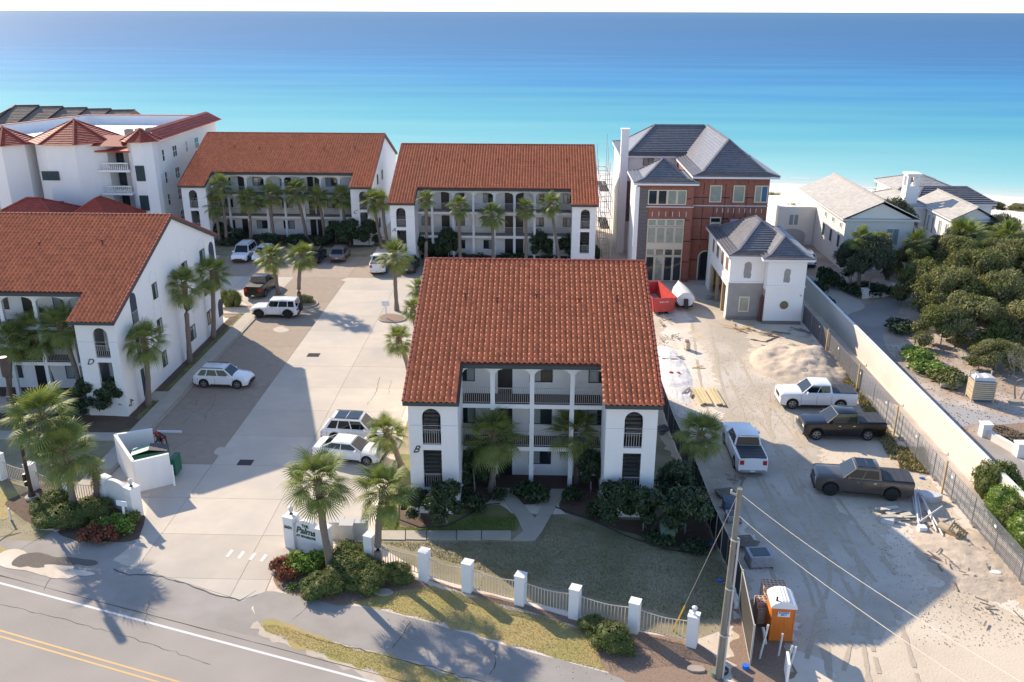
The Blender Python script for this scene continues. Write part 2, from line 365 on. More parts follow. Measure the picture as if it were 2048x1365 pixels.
# lawns
def lawn(name, pts, mat, z, seed=1, amp=.05): return sheet(name, wobble(pts, amp, .5, seed), z, mat)
lawn('lawn', [(-31.0, 56.5), (-29.8, 56.5), (-29.8, 84.5), (-31.0, 84.5)], LAWNG, .012, 2)
lawn('lawn', [(-75, 43.5), (-28.6, 43.5), (-28.6, 59.8), (-75, 59.8)], LAWN, .008, 3)
lawn('lawn', gp((762, 1012), (748, 1085), (850, 1150), (936, 1174), (1041, 1200), (1149, 1228), (1267, 1256), (1383, 1284), (1470, 1250), (1462, 1130), (1400, 1010), (1330, 880), (1300, 850))+[(8.5, 60), (8.8, 68), (7.5, 68), (7.3, 47.5), (-7.8, 47.5), (-8, 68), (-9.7, 68), (-9.7, 50)], LAWN, .006, 4)
lawn('lawn', gp((762, 1012), (752, 1070), (1035, 1063), (1040, 1035), (1000, 1010), (930, 1010), (800, 1000)) + [(-7.9, 47.4), (-8.2, 55), (-9.7, 55), (-9.7, 50)], LAWNG, .010, 5)
lawn('lawn', [(-46, 107.4), (-21, 107.4), (-21, 112.6), (-46, 112.6)], LAWN, .006, 6)
lawn('lawn', gp((700, 1203), (760, 1185), (850, 1172), (940, 1192), (1100, 1238), (1190, 1268), (1212, 1345), (1100, 1312), (1000, 1284), (830, 1234), (740, 1213)), LAWND, .012, 7, .12)
lawn('verge', gp((520, 1245), (560, 1248), (640, 1275), (740, 1305), (880, 1345), (960, 1372), (1150, 1440), (900, 1440), (830, 1378), (700, 1332), (600, 1295), (530, 1262)), LAWND, .016, 8, .15)
lawn('verge', gp((-60, 1082), (0, 1095), (45, 1112), (20, 1125), (-60, 1120)), LAWND, .018, 9, .1)
lawn('verge', gp((-40, 960), (40, 985), (38, 1020), (10, 1040), (-50, 1035)), LAWND, .014, 10, .15)
# mulch beds
bed = lambda pts, mat, z, sd: sheet('mulch_bed', wobble(smoothpoly(pts, 4), .04, .5, sd), z, mat)
bed([(-7.9, 47.6), (-4.6, 50.4), (-3, 50.4), (-1.3, 50.4)]+gp((985, 985), (975, 1005), (880, 1032), (860, 1052), (805, 1052), (797, 1035), (800, 1010)), MULCH, .018, 1)
bed([(2.4, 50.5), (4, 50.5), (4.2, 47.5), (7.4, 47.2), (9, 50)]+gp((1400, 1000), (1440, 1090), (1380, 1100), (1290, 1075), (1200, 1050), (1120, 1018), (1135, 985)), MULCH, .018, 2)
bed(gp((1000, 968), (1060, 973), (1122, 972), (1090, 1003), (1052, 1010), (1030, 1005)), MULCH, .020, 3)
bed(gp((555, 1105), (640, 1112), (740, 1132), (830, 1160), (855, 1175), (760, 1188), (690, 1212), (640, 1203), (570, 1185), (548, 1160)), MULCHP, .016, 4)
bed(gp((850, 1158), (935, 1180), (1035, 1205), (1150, 1238), (1260, 1262), (1385, 1285), (1440, 1330), (1420, 1400), (1220, 1350), (1195, 1275), (1100, 1236), (950, 1192)), MULCHP, .016, 5)
bed(gp((40, 990), (120, 960), (200, 995), (292, 1035), (278, 1078), (210, 1084), (150, 1082), (100, 1058), (50, 1040), (10, 1010)), MULCH, .016, 6)
bed([(-31.0, 57.4), (-31, 60.3), (-50, 60.3), (-50, 58.6), (-40, 58.2), (-33, 57.6)], MULCH, .018, 7)
bed([(-46, 112.4), (-22, 112.4), (-22, 117), (-46, 117)], MULCH, .016, 8)
bed([(-18, 103.8), (-14, 104.2), (4, 104.2), (8, 103.5), (8, 107), (-18, 107)], MULCH, .016, 9)
bed([(-30.98, 59), (-30.98, 84), (-30.2, 84), (-30.3, 75), (-30.3, 60)], MULCH, .022, 10)
# Y shaped walk in front of B and the strip to the lot
wk = thing('walkway', '', '', (-2, 46, 0)); del wk['label']; del wk['category']; struct(wk)
for q in (((985, 972), (1014, 972), (1070, 1038), (1046, 1064), (1035, 1038)), ((1106, 974), (1134, 974), (1085, 1063), (1069, 1083), (1024, 1082), (1046, 1064), (1070, 1038))):
    mb = MB(); mb.prism(gp(*q), 0, .06, t=.8); mb.build('paving_slab', WALK, wk)
for a, b in ((752, 810), (812, 852), (854, 912), (914, 962), (964, 1022)):
    mb = MB(); mb.prism(gp((a, 1063), (b, 1063), (b, 1081.5), (a, 1080.5)), 0, .06+.002*r1.random(), t=r1.random()); mb.build('paving_slab', WALK, wk)
# road
e1 = G(0, 1167); e2 = G(350, 1260); rd = (e2-e1).normalized(); rn = Vector((-rd.y, rd.x, 0))
def along(p, d, off): q = p+rd*d+rn*off; return (q.x, q.y)
ROAD = [along(e1, -80, .85), along(e1, 70, .85), along(e1, 70, -16), along(e1, -80, -16)]
sheet('road', ROAD, .012, ASPH)
def stripe(name, off, wd, mat, z=.016, a=-80, b=70):
    return sheet(name, [along(e1, a, off-wd/2), along(e1, b, off-wd/2), along(e1, b, off+wd/2), along(e1, a, off+wd/2)], z, mat)
stripe('road_marking', 0, .14, WHITEL)
yo = (G(0, 1262)-e1).dot(rn); y2 = (G(0, 1272)-e1).dot(rn)
stripe('road_marking', yo, .11, YELLOW); stripe('road_marking', y2-.04, .11, YELLOW); 
sheet('pavement_joint', wobble([along(e1, -80, .50), along(e1, 70, .50), along(e1, 70, .54), along(e1, -80, .54)], .01, 1, 4), .0165, M('crack', (.06, .055, .05), rough=.95))
sheet('shoulder', wobble(gp((-300, 1040), (-100, 1050), (0, 1055), (60, 1066), (100, 1060), (150, 1082), (215, 1086), (276, 1082), (230, 1122), (350, 1162), (480, 1203), (530, 1186), (505, 1215), (520, 1245), (600, 1290), (700, 1330), (830, 1376), (900, 1410), (860, 1440), (500, 1318), (0, 1172), (-300, 1090)), .04, .6, 3), .006, ASPHP)
sheet('sand_patch', wobble(smoothpoly(gp((0, 1108), (40, 1100), (110, 1130), (150, 1135), (100, 1152), (0, 1132))), .1, .4, 9), .0215, SAND)
sheet('sand_patch', wobble(smoothpoly(gp((90, 1145), (150, 1140), (190, 1150), (110, 1158))), .05, .4, 2), .0235, SAND)
sheet('dark_patch', wobble(smoothpoly(gp((25, 1132), (40, 1112), (75, 1106), (105, 1112), (190, 1122), (180, 1132), (95, 1130), (85, 1136))), .1, .3, 11), .0255, M('old_tar', (.10, .085, .07), (.17, .145, .12), 9, .95, bump=.01, bs=30))
sheet('asphalt_path', wobble(smoothpoly(gp((508, 1205), (530, 1183), (600, 1192), (680, 1210), (740, 1216), (830, 1238), (1000, 1288), (1210, 1346), (1330, 1385), (1500, 1440), (1300, 1500), (1100, 1410), (950, 1362), (880, 1338), (720, 1297), (600, 1266), (520, 1246)), 3), .03, .6, 5), .014, ASPHP)
sheet('sand_strip', wobble(smoothpoly(gp((515, 1243), (600, 1263), (720, 1295), (880, 1337), (960, 1362), (1060, 1400), (1300, 1480), (1250, 1600), (820, 1400), (640, 1318), (520, 1268)), 3), .1, .3, 6), .0135, M('roadside_sand', (.44, .37, .28), (.52, .45, .35), 3, .95, bump=.01, bs=20))
# ladder bars at the lot mouth
for i, x in enumerate((415, 438, 460, 483, 506, 528)):
    y = 1098+i*3.0
    if i in (0, 1): continue
    sheet('road_marking', gp((x-9, y+10), (x-3, y+12), (x+8, y-2), (x+2, y-4)), .0265, WHITEL)
# cracks
CRK = M('crack', (.06, .055, .05))
def crack(pts, w_=.02, z=.0205, seed=1):
    r = random.Random(seed); P_ = [G(*p) for p in pts]; mb = MB(); out = []
    for a, b in zip(P_[:-1], P_[1:]):
        k = max(2, int((b-a).length/.35))
        for j in range(k): out.append(a.lerp(b, j/k)+Vector((r.gauss(0, .04), r.gauss(0, .04), 0)))
    out.append(P_[-1])
    for a, b in zip(out[:-1], out[1:]):
        d = (b-a).normalized(); s_ = Vector((-d.y, d.x, 0))*w_*r.uniform(.4, 1.2)
        mb.add([(a.x-s_.x, a.y-s_.y, z), (b.x-s_.x, b.y-s_.y, z), (b.x+s_.x, b.y+s_.y, z), (a.x+s_.x, a.y+s_.y, z)], [(0, 1, 2, 3)])
    return struct(mb.build('pavement_crack', CRK))
crack([(225, 1140), (260, 1150), (300, 1150), (370, 1168), (420, 1188), (480, 1201), (512, 1182)], .03, .022, 1)
crack([(818, 1244), (800, 1278), (785, 1297)], .02, .018, 2); crack([(990, 1300), (992, 1325), (978, 1350)], .02, .018, 3)
crack([(0, 1075), (40, 1066), (18, 1072), (0, 1082)], .03, .018, 4); crack([(0, 1082), (30, 1060)], .02, .018, 6)
crack([(32, 1105), (60, 1088), (95, 1066)], .015, .018, 7); crack([(625, 1203), (600, 1228), (585, 1240)], .012, .018, 8)
crack([(430, 790), (427, 810), (412, 830), (410, 846)], .015, .0255, 9); crack([(395, 800), (390, 820), (365, 850)], .012, .0255, 10)
crack([(760, 755), (750, 790), (735, 810)], .015, .0255, 11); crack([(783, 760), (776, 790)], .012, .0255, 12)
crack([(400, 680), (378, 700), (366, 722)], .015, .0255, 13); crack([(345, 900), (372, 885), (400, 868)], .012, .0255, 14)
# building B side strip / construction site ground
sheet('site_ground', wobble(smoothpoly([(8.6, 62), (8.3, 72), (9.0, 84), (9.0, 97), (18.5, 98), (20, 90)]+gp((1590, 655), (1640, 700), (1720, 790), (1790, 860), (1890, 1000), (1990, 1130), (2150, 1350), (2200, 1500), (1600, 1500), (1460, 1345), (1480, 1200), (1462, 1120), (1400, 1000)), 3), .12, .3, 9), .010, SITE)
sheet('gravel_drive', wobble(smoothpoly(gp((1330, 600), (1420, 570), (1440, 620), (1500, 680), (1480, 735), (1560, 770), (1640, 830), (1640, 960), (1700, 1040), (1790, 1120), (1880, 1140), (1810, 1230), (1720, 1290), (1600, 1280), (1560, 1180), (1500, 1060), (1430, 960), (1400, 880), (1440, 760), (1400, 660)), 4), .2, .28, 12), .014, GRAV)
for i, q in enumerate((((1330, 700), (1400, 690), (1430, 760), (1440, 860), (1380, 850), (1330, 790)), ((1330, 600), (1370, 620), (1380, 680), (1330, 690)), ((1780, 1040), (1830, 1060), (1860, 1120), (1890, 1160), (1840, 1180), (1800, 1130), (1775, 1080)), ((1530, 1290), (1600, 1300), (1660, 1340), (1640, 1400), (1540, 1360)), ((1440, 1010), (1500, 1060), (1560, 1170), (1600, 1270), (1520, 1250), (1480, 1100)), ((1940, 1090), (2030, 1150), (2040, 1230), (1990, 1210), (1900, 1130)))):
    sheet('sand_patch', wobble(smoothpoly(gp(*q), 5), .22, .25, 20+i), .018+.0005*i, SAND)
for i, q in enumerate((((1490, 1200), (1560, 1270), (1590, 1345), (1560, 1390), (1470, 1360)), ((1790, 1000), (1870, 1010), (1960, 1120), (1990, 1180), (1900, 1100), (1830, 1060)), ((1930, 1060), (1990, 1120), (2048, 1180), (2080, 1260), (2000, 1160)))):
    sheet('dirt_patch', wobble(smoothpoly(gp(*q), 5), .2, .25, 40+i), .0225+.0005*i, MULCHP if i == 0 else DIRT)
# neighbour's side: paved drive, gravel, planting ground
sheet('dirt_ground', [(29.3, 30), (29.6, 60), (30.5, 130), (95, 130), (95, 20), (60, 10), (29, 10)], .004, M('leaf_litter', (.30, .19, .12), (.42, .33, .25), 2.5, .95, bump=.02, bs=9, big=(.50, .43, .36), bigs=.3))
sheet('gravel_apron', wobble(smoothpoly(gp((1850, 800), (1930, 815), (2048, 840), (2300, 860), (2300, 1060), (2048, 910), (1970, 850), (1880, 860)), 4), .1, .6, 3), .008, M('grey_gravel', (.42, .40, .38), (.30, .29, .28), 10, .95, bump=.02, bs=20))
sheet('drive', smoothpoly([(29.05, 20), (29.05, 60), (29.05, 84), (30.5, 93), (33.5, 98)]+gp((1712, 612), (1780, 594), (1803, 602), (1795, 630), (1768, 655), (1775, 700), (1825, 745), (1850, 790), (1900, 850))+[(33.5, 56), (33.5, 40), (33.5, 20)], 4), .012, ASPHP)
sheet('drive_apron', smoothpoly(gp((1625, 570), (1640, 540), (1650, 540), (1680, 580), (1730, 612), (1700, 628), (1672, 640), (1650, 610)), 4), .020, CONC)

# wheel tracks over the construction ground: long pairs of slightly darker, pressed sand
TRK = M('wheel_track', (.42, .345, .25), (.50, .42, .315), 3, .95, bump=.015, bs=14)
def track(pts, z, gap=1.7, w_=.26, seed=1):
    r = random.Random(seed); P_ = [Vector(q) for q in gp(*pts)]; c = []
    for i in range(len(P_)-1):
        for k in range(14): c.append(P_[i].lerp(P_[i+1], k/14))
    c.append(P_[-1])
    for _ in range(12): c = [c[0]]+[(c[i-1]+c[i]*2+c[i+1])/4 for i in range(1, len(c)-1)]+[c[-1]]
    for s_ in (-1, 1):
        mb = MB(); prev = None
        for i in range(len(c)-1):
            d = (c[i+1]-c[i]).normalized(); n_ = Vector((-d.y, d.x)); m_ = c[i]+n_*s_*gap/2; w2 = w_*r.uniform(.55, 1.15)
            cur = (m_-n_*w2/2, m_+n_*w2/2)
            if prev and r.random() < .88: mb.add([(*prev[0], z), (*prev[1], z), (*cur[1], z), (*cur[0], z)], [(0, 1, 2, 3)])
            prev = cur
        struct(mb.build('wheel_track', TRK))
track([(1620, 1350), (1590, 1180), (1520, 1020), (1460, 900), (1420, 760), (1400, 640)], .0262, seed=1)
track([(1700, 1365), (1680, 1200), (1600, 1050), (1540, 940), (1500, 800), (1440, 680)], .0266, seed=2)
track([(1650, 1330), (1700, 1150), (1640, 1010), (1570, 880), (1480, 760)], .0270, seed=3)
track([(1800, 1365), (1760, 1220), (1660, 1080), (1560, 960)], .0274, seed=4)
track([(1760, 1150), (1650, 1000), (1560, 860), (1560, 780)], .0278, seed=5)

# patches, stains and cracks on road and lot
STN = M('oil_stain', (.20, .175, .15), (.30, .26, .22), 2, .9)
for i, (x, y, a, b) in enumerate(((560, 900, 26, 12), (600, 760, 20, 8), (690, 830, 24, 7), (450, 905, 22, 9), (560, 660, 18, 6), (700, 560, 16, 4))):
    P_ = [(x+a*math.cos(q*.7)*rnd.uniform(.7, 1.2), y+b*math.sin(q*.7)*rnd.uniform(.7, 1.2)) for q in range(9)]
    sheet('surface_stain', wobble(smoothpoly(gp(*P_), 4), .03, .2, i), .0235+.0004*i, M('faint_stain', (.49, .425, .345), (.54, .47, .38), .9, .9))
crack([(0, 1210), (120, 1238), (260, 1275), (420, 1330)], .012, .0185, 31); crack([(100, 1157), (88, 1180)], .012, .0185, 32); crack([(300, 1200), (290, 1250)], .010, .0185, 33)
crack([(600, 1266), (640, 1282), (720, 1300), (880, 1340), (1000, 1375)], .03, .0175, 34)
# ================================================================== walls with openings
def wall_front(mb, x0, x1, z0, z1, y0, y1, ops):
    """wall in the xz plane between y0 and y1; ops = columns of [xa, xb, [(za, zb, arch)]]"""
    ops = sorted(ops, key=lambda o: o[0]); x = x0
    for xa, xb, lst in ops:
        if xa > x: mb.box(x, y0, z0, xa, y1, z1)
        z = z0
        for za, zb, arch in lst:
            if za > z: mb.box(xa, y0, z, xb, y1, za)
            if arch:
                r_ = (xb-xa)/2; h = arch if isinstance(arch, float) else r_; zc = zb-h; n_ = 10; cx = (xa+xb)/2
                for k in range(n_):
                    a0 = math.pi*(1-k/n_); a1 = math.pi*(1-(k+1)/n_)
                    mb.prismy([(cx+r_*math.cos(a0), zc+h*math.sin(a0)), (cx+r_*math.cos(a1), zc+h*math.sin(a1)), (cx+r_*math.cos(a1), zb+.02), (cx+r_*math.cos(a0), zb+.02)], y0, y1)
                z = zb+.02
            else: z = zb
        if z1 > z: mb.box(xa, y0, z, xb, y1, z1)
        x = xb
    if x1 > x: mb.box(x, y0, z0, x1, y1, z1)
def wall_side(mb, y0, y1, z0, z1, x0, x1, ops):
    t = MB(); wall_front(t, y0, y1, z0, z1, x0, x1, ops)
    for v in t.v: mb.v.append((v[1], v[0], v[2]))
    k = len(mb.v)-len(t.v); mb.t += t.t; mb.f += [tuple(i+k for i in f)[::-1] for f in t.f]
def railing(x0, x1, y, z, h, mat, parent, step=.13, axis='x', w_=.022):
    mb = MB(); L_ = x1-x0; n_ = max(2, round(L_/step))
    def bx(a, b, c, d, e, f):
        if axis == 'x': mb.box(a, b, c, d, e, f)
        else: mb.box(b, a, c, e, d, f)
    bx(x0, y-.02, z+h-.03, x1, y+.02, z+h+.01); bx(x0, y-.015, z+.06, x1, y+.015, z+.09)
    for k in range(1, n_): bx(x0+L_*k/n_-w_/2, y-w_/2, z+.05, x0+L_*k/n_+w_/2, y+w_/2, z+h)
    return mb.build('railing', mat, parent)
def window(x0, x1, z0, z1, y, parent, glass=GLASS, frame=FRAME, axis='x', sgn=-1, mull=1, fw_=.05, name='window', bars=0):
    """frame + panes on the wall plane; sgn = outward direction"""
    def bx(mb, a, b, c, d, e0, e1):
        ya, yb = y+sgn*e0, y+sgn*e1
        if axis == 'x': mb.box(a, min(ya, yb), c, b, max(ya, yb), d)
        else: mb.box(min(ya, yb), a, c, max(ya, yb), b, d)
    mb = MB(); bx(mb, x0, x1, z0, z0+fw_, .0, .06); bx(mb, x0, x1, z1-fw_, z1, .0, .06); bx(mb, x0, x0+fw_, z0+fw_, z1-fw_, 0, .06); bx(mb, x1-fw_, x1, z0+fw_, z1-fw_, 0, .06)
    for k in range(mull):
        xm = x0+(x1-x0)*(k+1)/(mull+1); bx(mb, xm-fw_/2, xm+fw_/2, z0+fw_, z1-fw_, .01, .055)
    for k in range(bars):
        zm = z0+(z1-z0)*(k+1)/(bars+1); bx(mb, x0+fw_, x1-fw_, zm-fw_/2, zm+fw_/2, .012, .053)
    f = mb.build(name, frame, parent)
    gl = glass if isinstance(glass, (list, tuple)) else [glass]*(mull+1)
    for k in range(mull+1):
        pa = MB(); a = x0+fw_*.7+(x1-x0-fw_*1.4)*k/(mull+1)+.01; b = x0+fw_*.7+(x1-x0-fw_*1.4)*(k+1)/(mull+1)-.01
        bx(pa, a, b, z0+fw_*.6, z1-fw_*.6, .003, .03); pa.build('pane', gl[k % len(gl)], f)
    return f
# ================================================================== clay tile roofs
def tile_shape(w_=.34, l_=.44):
    xs = [0, .035, .08, .13, .175, .215, .26, .34]; hs = [.01, .075, .125, .14, .125, .08, .015, .005]
    V = []
    for (d, lift, k) in ((0, .06, 1.), (l_, .0, .9)):
        V += [(x*w_/.34, d, h*k+lift) for x, h in zip(xs, hs)]
    V += [(x*w_/.34, 0, max(0, h-.045)+.0) for x, h in zip(xs, hs)]
    F = [(i, i+1, 9+i, 8+i) for i in range(7)]+[(16+i, 17+i, i+1, i) for i in range(7)]
    return np.array(V), np.array(F)
def tiles(cells, frame, parent, mat=TILE, singles=0, seed=1, w_=.34, l_=.44):
    """cells = list of (u, d) tile origins on the roof plane; frame = (origin, ux, ud, un)"""
    V, F = tile_shape(w_, l_); O, ux, ud, un = [np.array(q) for q in frame]; B = np.stack([ux, ud, un]); r = np.random.RandomState(seed)
    cells = sorted(cells, key=lambda c: c[1]); off = wl(parent); off = np.array(off)
    if singles:
        mes = []
        for k in range(6):
            W = V@B; mes.append(npmesh('roof_tile', W, F, np.full(len(V), k/5.), mat))
        for (u, d) in cells[:singles]:
            o = bpy.data.objects.new('roof_tile', mes[r.randint(6)]); COL.objects.link(o); o.parent = parent
            p = O+ux*(u+r.normal(0, .004))+ud*(d+r.normal(0, .006))+un*r.uniform(0, .008)-off; o.location = tuple(p)
        cells = cells[singles:]
    c = np.array(cells); N = len(c); jit = np.stack([r.normal(0, .005, N), r.normal(0, .008, N), r.uniform(0, .012, N)], 1)
    loc = np.concatenate([c, np.zeros((N, 1))], 1)+jit
    W = (V[None]+loc[:, None, :]).reshape(-1, 3)@B+O-off
    FF = (F[None]+(np.arange(N)*len(V))[:, None, None]).reshape(-1, 4)
    T = np.repeat(r.rand(N), len(V))
    me = npmesh('roof_tiles', W, FF, T, mat); o = add_obj('roof_tiles', me, parent); o['kind'] = 'stuff'; return o
EAVE_Z, RIDGE_Z, RUN = 7.7, 12.83, 12.5
SL = (RIDGE_Z-EAVE_Z)/RUN
def apartment(label, wx0, wx1, wy, ea, eb, cols, letter, lx, openL, openR, units, singles=0, winglen=None, rightside=None, leftside=None, back=22.5, stair=(True, True), hide=()):
    """wx0,wx1 outer walls; wy = front wall line of the wings; ea, eb = inner wall lines of the wings"""
    t = thing('apartment_building', label, 'building', ((wx0+wx1)/2, wy, 0), 0)
    ey = wy-.5; yr = ey+RUN; ye2 = ey+back; ze2 = RIDGE_Z-SL*(ye2-yr); yb = ye2-.5
    yrec = wy+2.45; zrec = EAVE_Z+SL*(yrec-ey); X0, X1 = wx0-.2, wx1+.2; IX0, IX1 = ea+.12, eb-.12
    ycol = wy+3.45; yin = wy+4.9; yaw_ = wy+3.1
    # ---- roof deck
    th = .16
    rf = MB()
    def plane(xa, xb, ya, za, yb_, zb):
        rf.add([(xa, ya, za), (xb, ya, za), (xb, yb_, zb), (xa, yb_, zb), (xa, ya, za-th), (xb, ya, za-th), (xb, yb_, zb-th), (xa, yb_, zb-th)],
               [(0,1,2,3), (7,6,5,4), (0,4,5,1), (1,5,6,2), (2,6,7,3), (3,7,4,0)])
    plane(X0, IX0, ey, EAVE_Z, yrec, zrec); plane(IX1, X1, ey, EAVE_Z, yrec, zrec); plane(X0, X1, yrec, zrec, yr, RIDGE_Z)
    rf.add([(X0, yr, RIDGE_Z), (X1, yr, RIDGE_Z), (X1, ye2, ze2), (X0, ye2, ze2), (X0, yr, RIDGE_Z-th), (X1, yr, RIDGE_Z-th), (X1, ye2, ze2-th), (X0, ye2, ze2-th)],
           [(0,1,2,3), (7,6,5,4), (0,4,5,1), (1,5,6,2), (2,6,7,3), (3,7,4,0)])
    roof = rf.build('roof', UNDER, t)
    L_ = math.hypot(1, SL); ud = (0, 1/L_, SL/L_); un = (0, -SL/L_, 1/L_); tw, tl = .34, .42
    ncol = int((X1-X0-.1)/tw); tw = (X1-X0-.1)/ncol; cells = []
    nrow = int(RUN*L_/tl); tl = RUN*L_/nrow
    for j in range(nrow):
        for i in range(ncol):
            xc = X0+.05+(i+.5)*tw; yc = ey+(j+.5)*tl/L_
            if yc < yrec+.1 and IX0 < xc < IX1: continue
            cells.append((i*tw, j*tl))
    tiles(cells, ((X0+.05, ey, EAVE_Z+.01), (1, 0, 0), ud, un), roof, TILE, singles, 3, tw, tl+.03)
    mb = MB(); k = int((X1-X0)/.36)
    for i in range(k):
        a = X0+(X1-X0)*i/k; b = X0+(X1-X0)*(i+1)/k+.03; mb.tube([(a, yr, RIDGE_Z+.05), (b, yr, RIDGE_Z+.07)], [.13, .15], 8, t=rnd.random())
    mb.build('ridge_cap', RIDGE, roof)
    for X in (X0+.03, X1-.03):
        mb = MB()
        for (ya, za, yb_, zb) in ((ey, EAVE_Z, yr, RIDGE_Z), (ye2, ze2, yr, RIDGE_Z)):
            for q in range(30):
                a0, a1 = q/30, (q+1)/30+.004
                mb.tube([(X, ya+(yb_-ya)*a0, za+(zb-za)*a0+.1), (X, ya+(yb_-ya)*a1, za+(zb-za)*a1+.08)], [.11, .09], 6, t=rnd.random())
        mb.build('rake_trim', RIDGE, roof)
    mb = MB(); f_ = .20
    for xa, xb, y_, z_ in ((X0, IX0, ey, EAVE_Z), (IX1, X1, ey, EAVE_Z), (IX0, IX1, yrec, zrec)): mb.box(xa, y_-.03, z_-f_-.02, xb, y_+.03, z_+.01)
    for X in (IX0, IX1):
        mb.prismx([(ey, EAVE_Z-f_), (yrec, zrec-f_), (yrec, zrec), (ey, EAVE_Z)], X-.03, X+.03)
    for X, s_ in ((X0, -1), (X1, 1)):
        mb.prismx([(ey, EAVE_Z-.22), (yr, RIDGE_Z-.22), (ye2, ze2-.22), (ye2, ze2), (yr, RIDGE_Z), (ey, EAVE_Z)], min(X, X+s_*.03), max(X, X+s_*.03))
    mb.build('fascia', FASCIA, roof)
    for q in range(5):                                        # little vent pipes with their dark caps
        vx = X0+(X1-X0)*(.2+.16*q+.02*math.sin(q*5)); vy = yr-3.9-.35*(q % 2); vz = RIDGE_Z-SL*(yr-vy)
        mb = MB(); mb.tube([(vx, vy, vz), (vx, vy, vz+.45)], .06, 6); mb.tube([(vx, vy, vz+.4), (vx, vy, vz+.5)], .10, 6); mb.build('vent_pipe', UNDER, roof)
    # ---- walls
    und = lambda y: EAVE_Z+SL*(y-ey)-th-.02 if y < yr else RIDGE_Z-SL*(y-yr)-th-.02
    mb = MB(); T = .22
    for (xa, xb, op) in ((wx0, ea, openL), (eb, wx1, openR)):
        wall_front(mb, xa, xb, 0, 7.42, wy, wy+T, [(op[0], op[1], [(1.75, 4.37, 0), (4.72, 7.09, True)])])
    side = {0: leftside, 1: rightside}
    for s_, X in ((0, wx0), (1, wx1-T)):
        ops = side[s_] or []
        wall_side(mb, wy+T, yb, 0, 7.0, X, X+T, [(a, b, [q for q in l if q[1] <= 7.0]) for a, b, l in ops if any(q[1] <= 7.0 for q in l)])
        hi = [(a, b, l) for a, b, l in ops if any(q[1] > 7.0 for q in l)]
        if hi:        # band 7.0..9.0 with the tops of the tall openings
            xx = wy+T
            for a, b, l in sorted(hi):
                pass
        mb.prismx([(wy+T, 7.0), (yb, 7.0), (yb, und(yb)), (yr, und(yr)), (wy+T, und(wy+T))], X, X+T)
    for X in (ea-T, eb): mb.prismx([(wy+T, 0), (yaw_+.4, 0), (yaw_+.4, und(yaw_+.4)), (wy+T, und(wy+T))], X, X+T)
    mb.box(ea-T, yin, 0, eb+T, yin+T, und(yin)-.0)               # back wall of the galleries
    mb.box(wx0+T, yin, 0, ea-T, yin+T, und(yin)); mb.box(eb+T, yin, 0, wx1-T, yin+T, und(yin))
    for X in (ea-T, eb): mb.box(X, yaw_+.4, 0, X+T, yaw_+.42, 8.4)
    mb.box(wx0+T, yb-T, 0, wx1-T, yb, und(yb)-.0)
    mb.build('wall', STUCCO, t)
    mb = MB(); mb.box(wx0-.0, wy-.02, 5.99, ea-.0, wy, 6.01); mb.box(eb, wy-.02, 5.99, wx1, wy, 6.01); mb.build('wall_joint', M('joint_shadow', (.5, .5, .52)), t)
    # ---- slabs
    for z_ in (2.98, 5.94):
        mb = MB(); mb.box(ea, ycol-.14, z_-.28, eb, yin, z_); mb.build('gallery_slab', STUCCO, t)
        mb = MB(); mb.box(ea, ycol-.10, z_+.002, eb, yin-.002, z_+.03); mb.build('gallery_floor', DECK, t)
    mb = MB(); mb.box(ea, ycol-.25, 0, eb, yin, .10); mb.build('porch_floor', DECK, t)
    for x in cols:
        mb = MB(); mb.box(x-.14, ycol-.15, 0, x+.14, ycol+.13, und(ycol)); mb.build('column', STUCCO, t)
    bays = [ea]+list(cols)+[eb]
    top = und(ycol-.14)
    for a, b in zip(bays[:-1], bays[1:]):
        a2 = a+(.14 if a != ea else 0); b2 = b-(.14 if b != eb else 0); mb = MB(); n_ = 12; z0_, z1_ = 7.98, 8.38; cx, r_ = (a2+b2)/2, (b2-a2)/2
        for q in range(n_):
            xa = a2+(b2-a2)*q/n_; xb = a2+(b2-a2)*(q+1)/n_
            za = z0_+(z1_-z0_)*math.sqrt(max(0, 1-((xa-cx)/r_)**2)); zb = z0_+(z1_-z0_)*math.sqrt(max(0, 1-((xb-cx)/r_)**2))
            mb.prismy([(xa, za), (xb, zb), (xb, top), (xa, top)], ycol-.12, ycol+.08)
        mb.build('arch', STUCCO, t)
        for z_ in (2.98, 5.94): railing(a2, b2, ycol-.02, z_, 1.06, RAIL if singles else RAIL, t, .125)
    # ---- doors and windows of the galleries
    for fl, z_ in enumerate((.10, 3.01, 5.97)):
        for kind, xa, xb in units:
            if kind == 'd':
                mb = MB(); mb.box(xa, yin-.03, z_, xb, yin-.001, z_+2.15); mb.build('door', DOORD, t)
            elif kind == 'm':
                mb = MB(); mb.box(xa-.35, yin-.5, z_, xa-.28, yin-.001, z_+2.3); mb.build('privacy_wall', STUCCO, t)
            else:
                g_ = {'w': [GLASS2, GLASS], 'l': [GLASS2, GLASS2], 'k': [GLASS, GLASS2], 'b': [GLASS, GLASS]}[kind]
                if rnd.random() < .25: g_ = g_[::-1]
                window(xa, xb, z_+.85, z_+1.98, yin, t, g_)
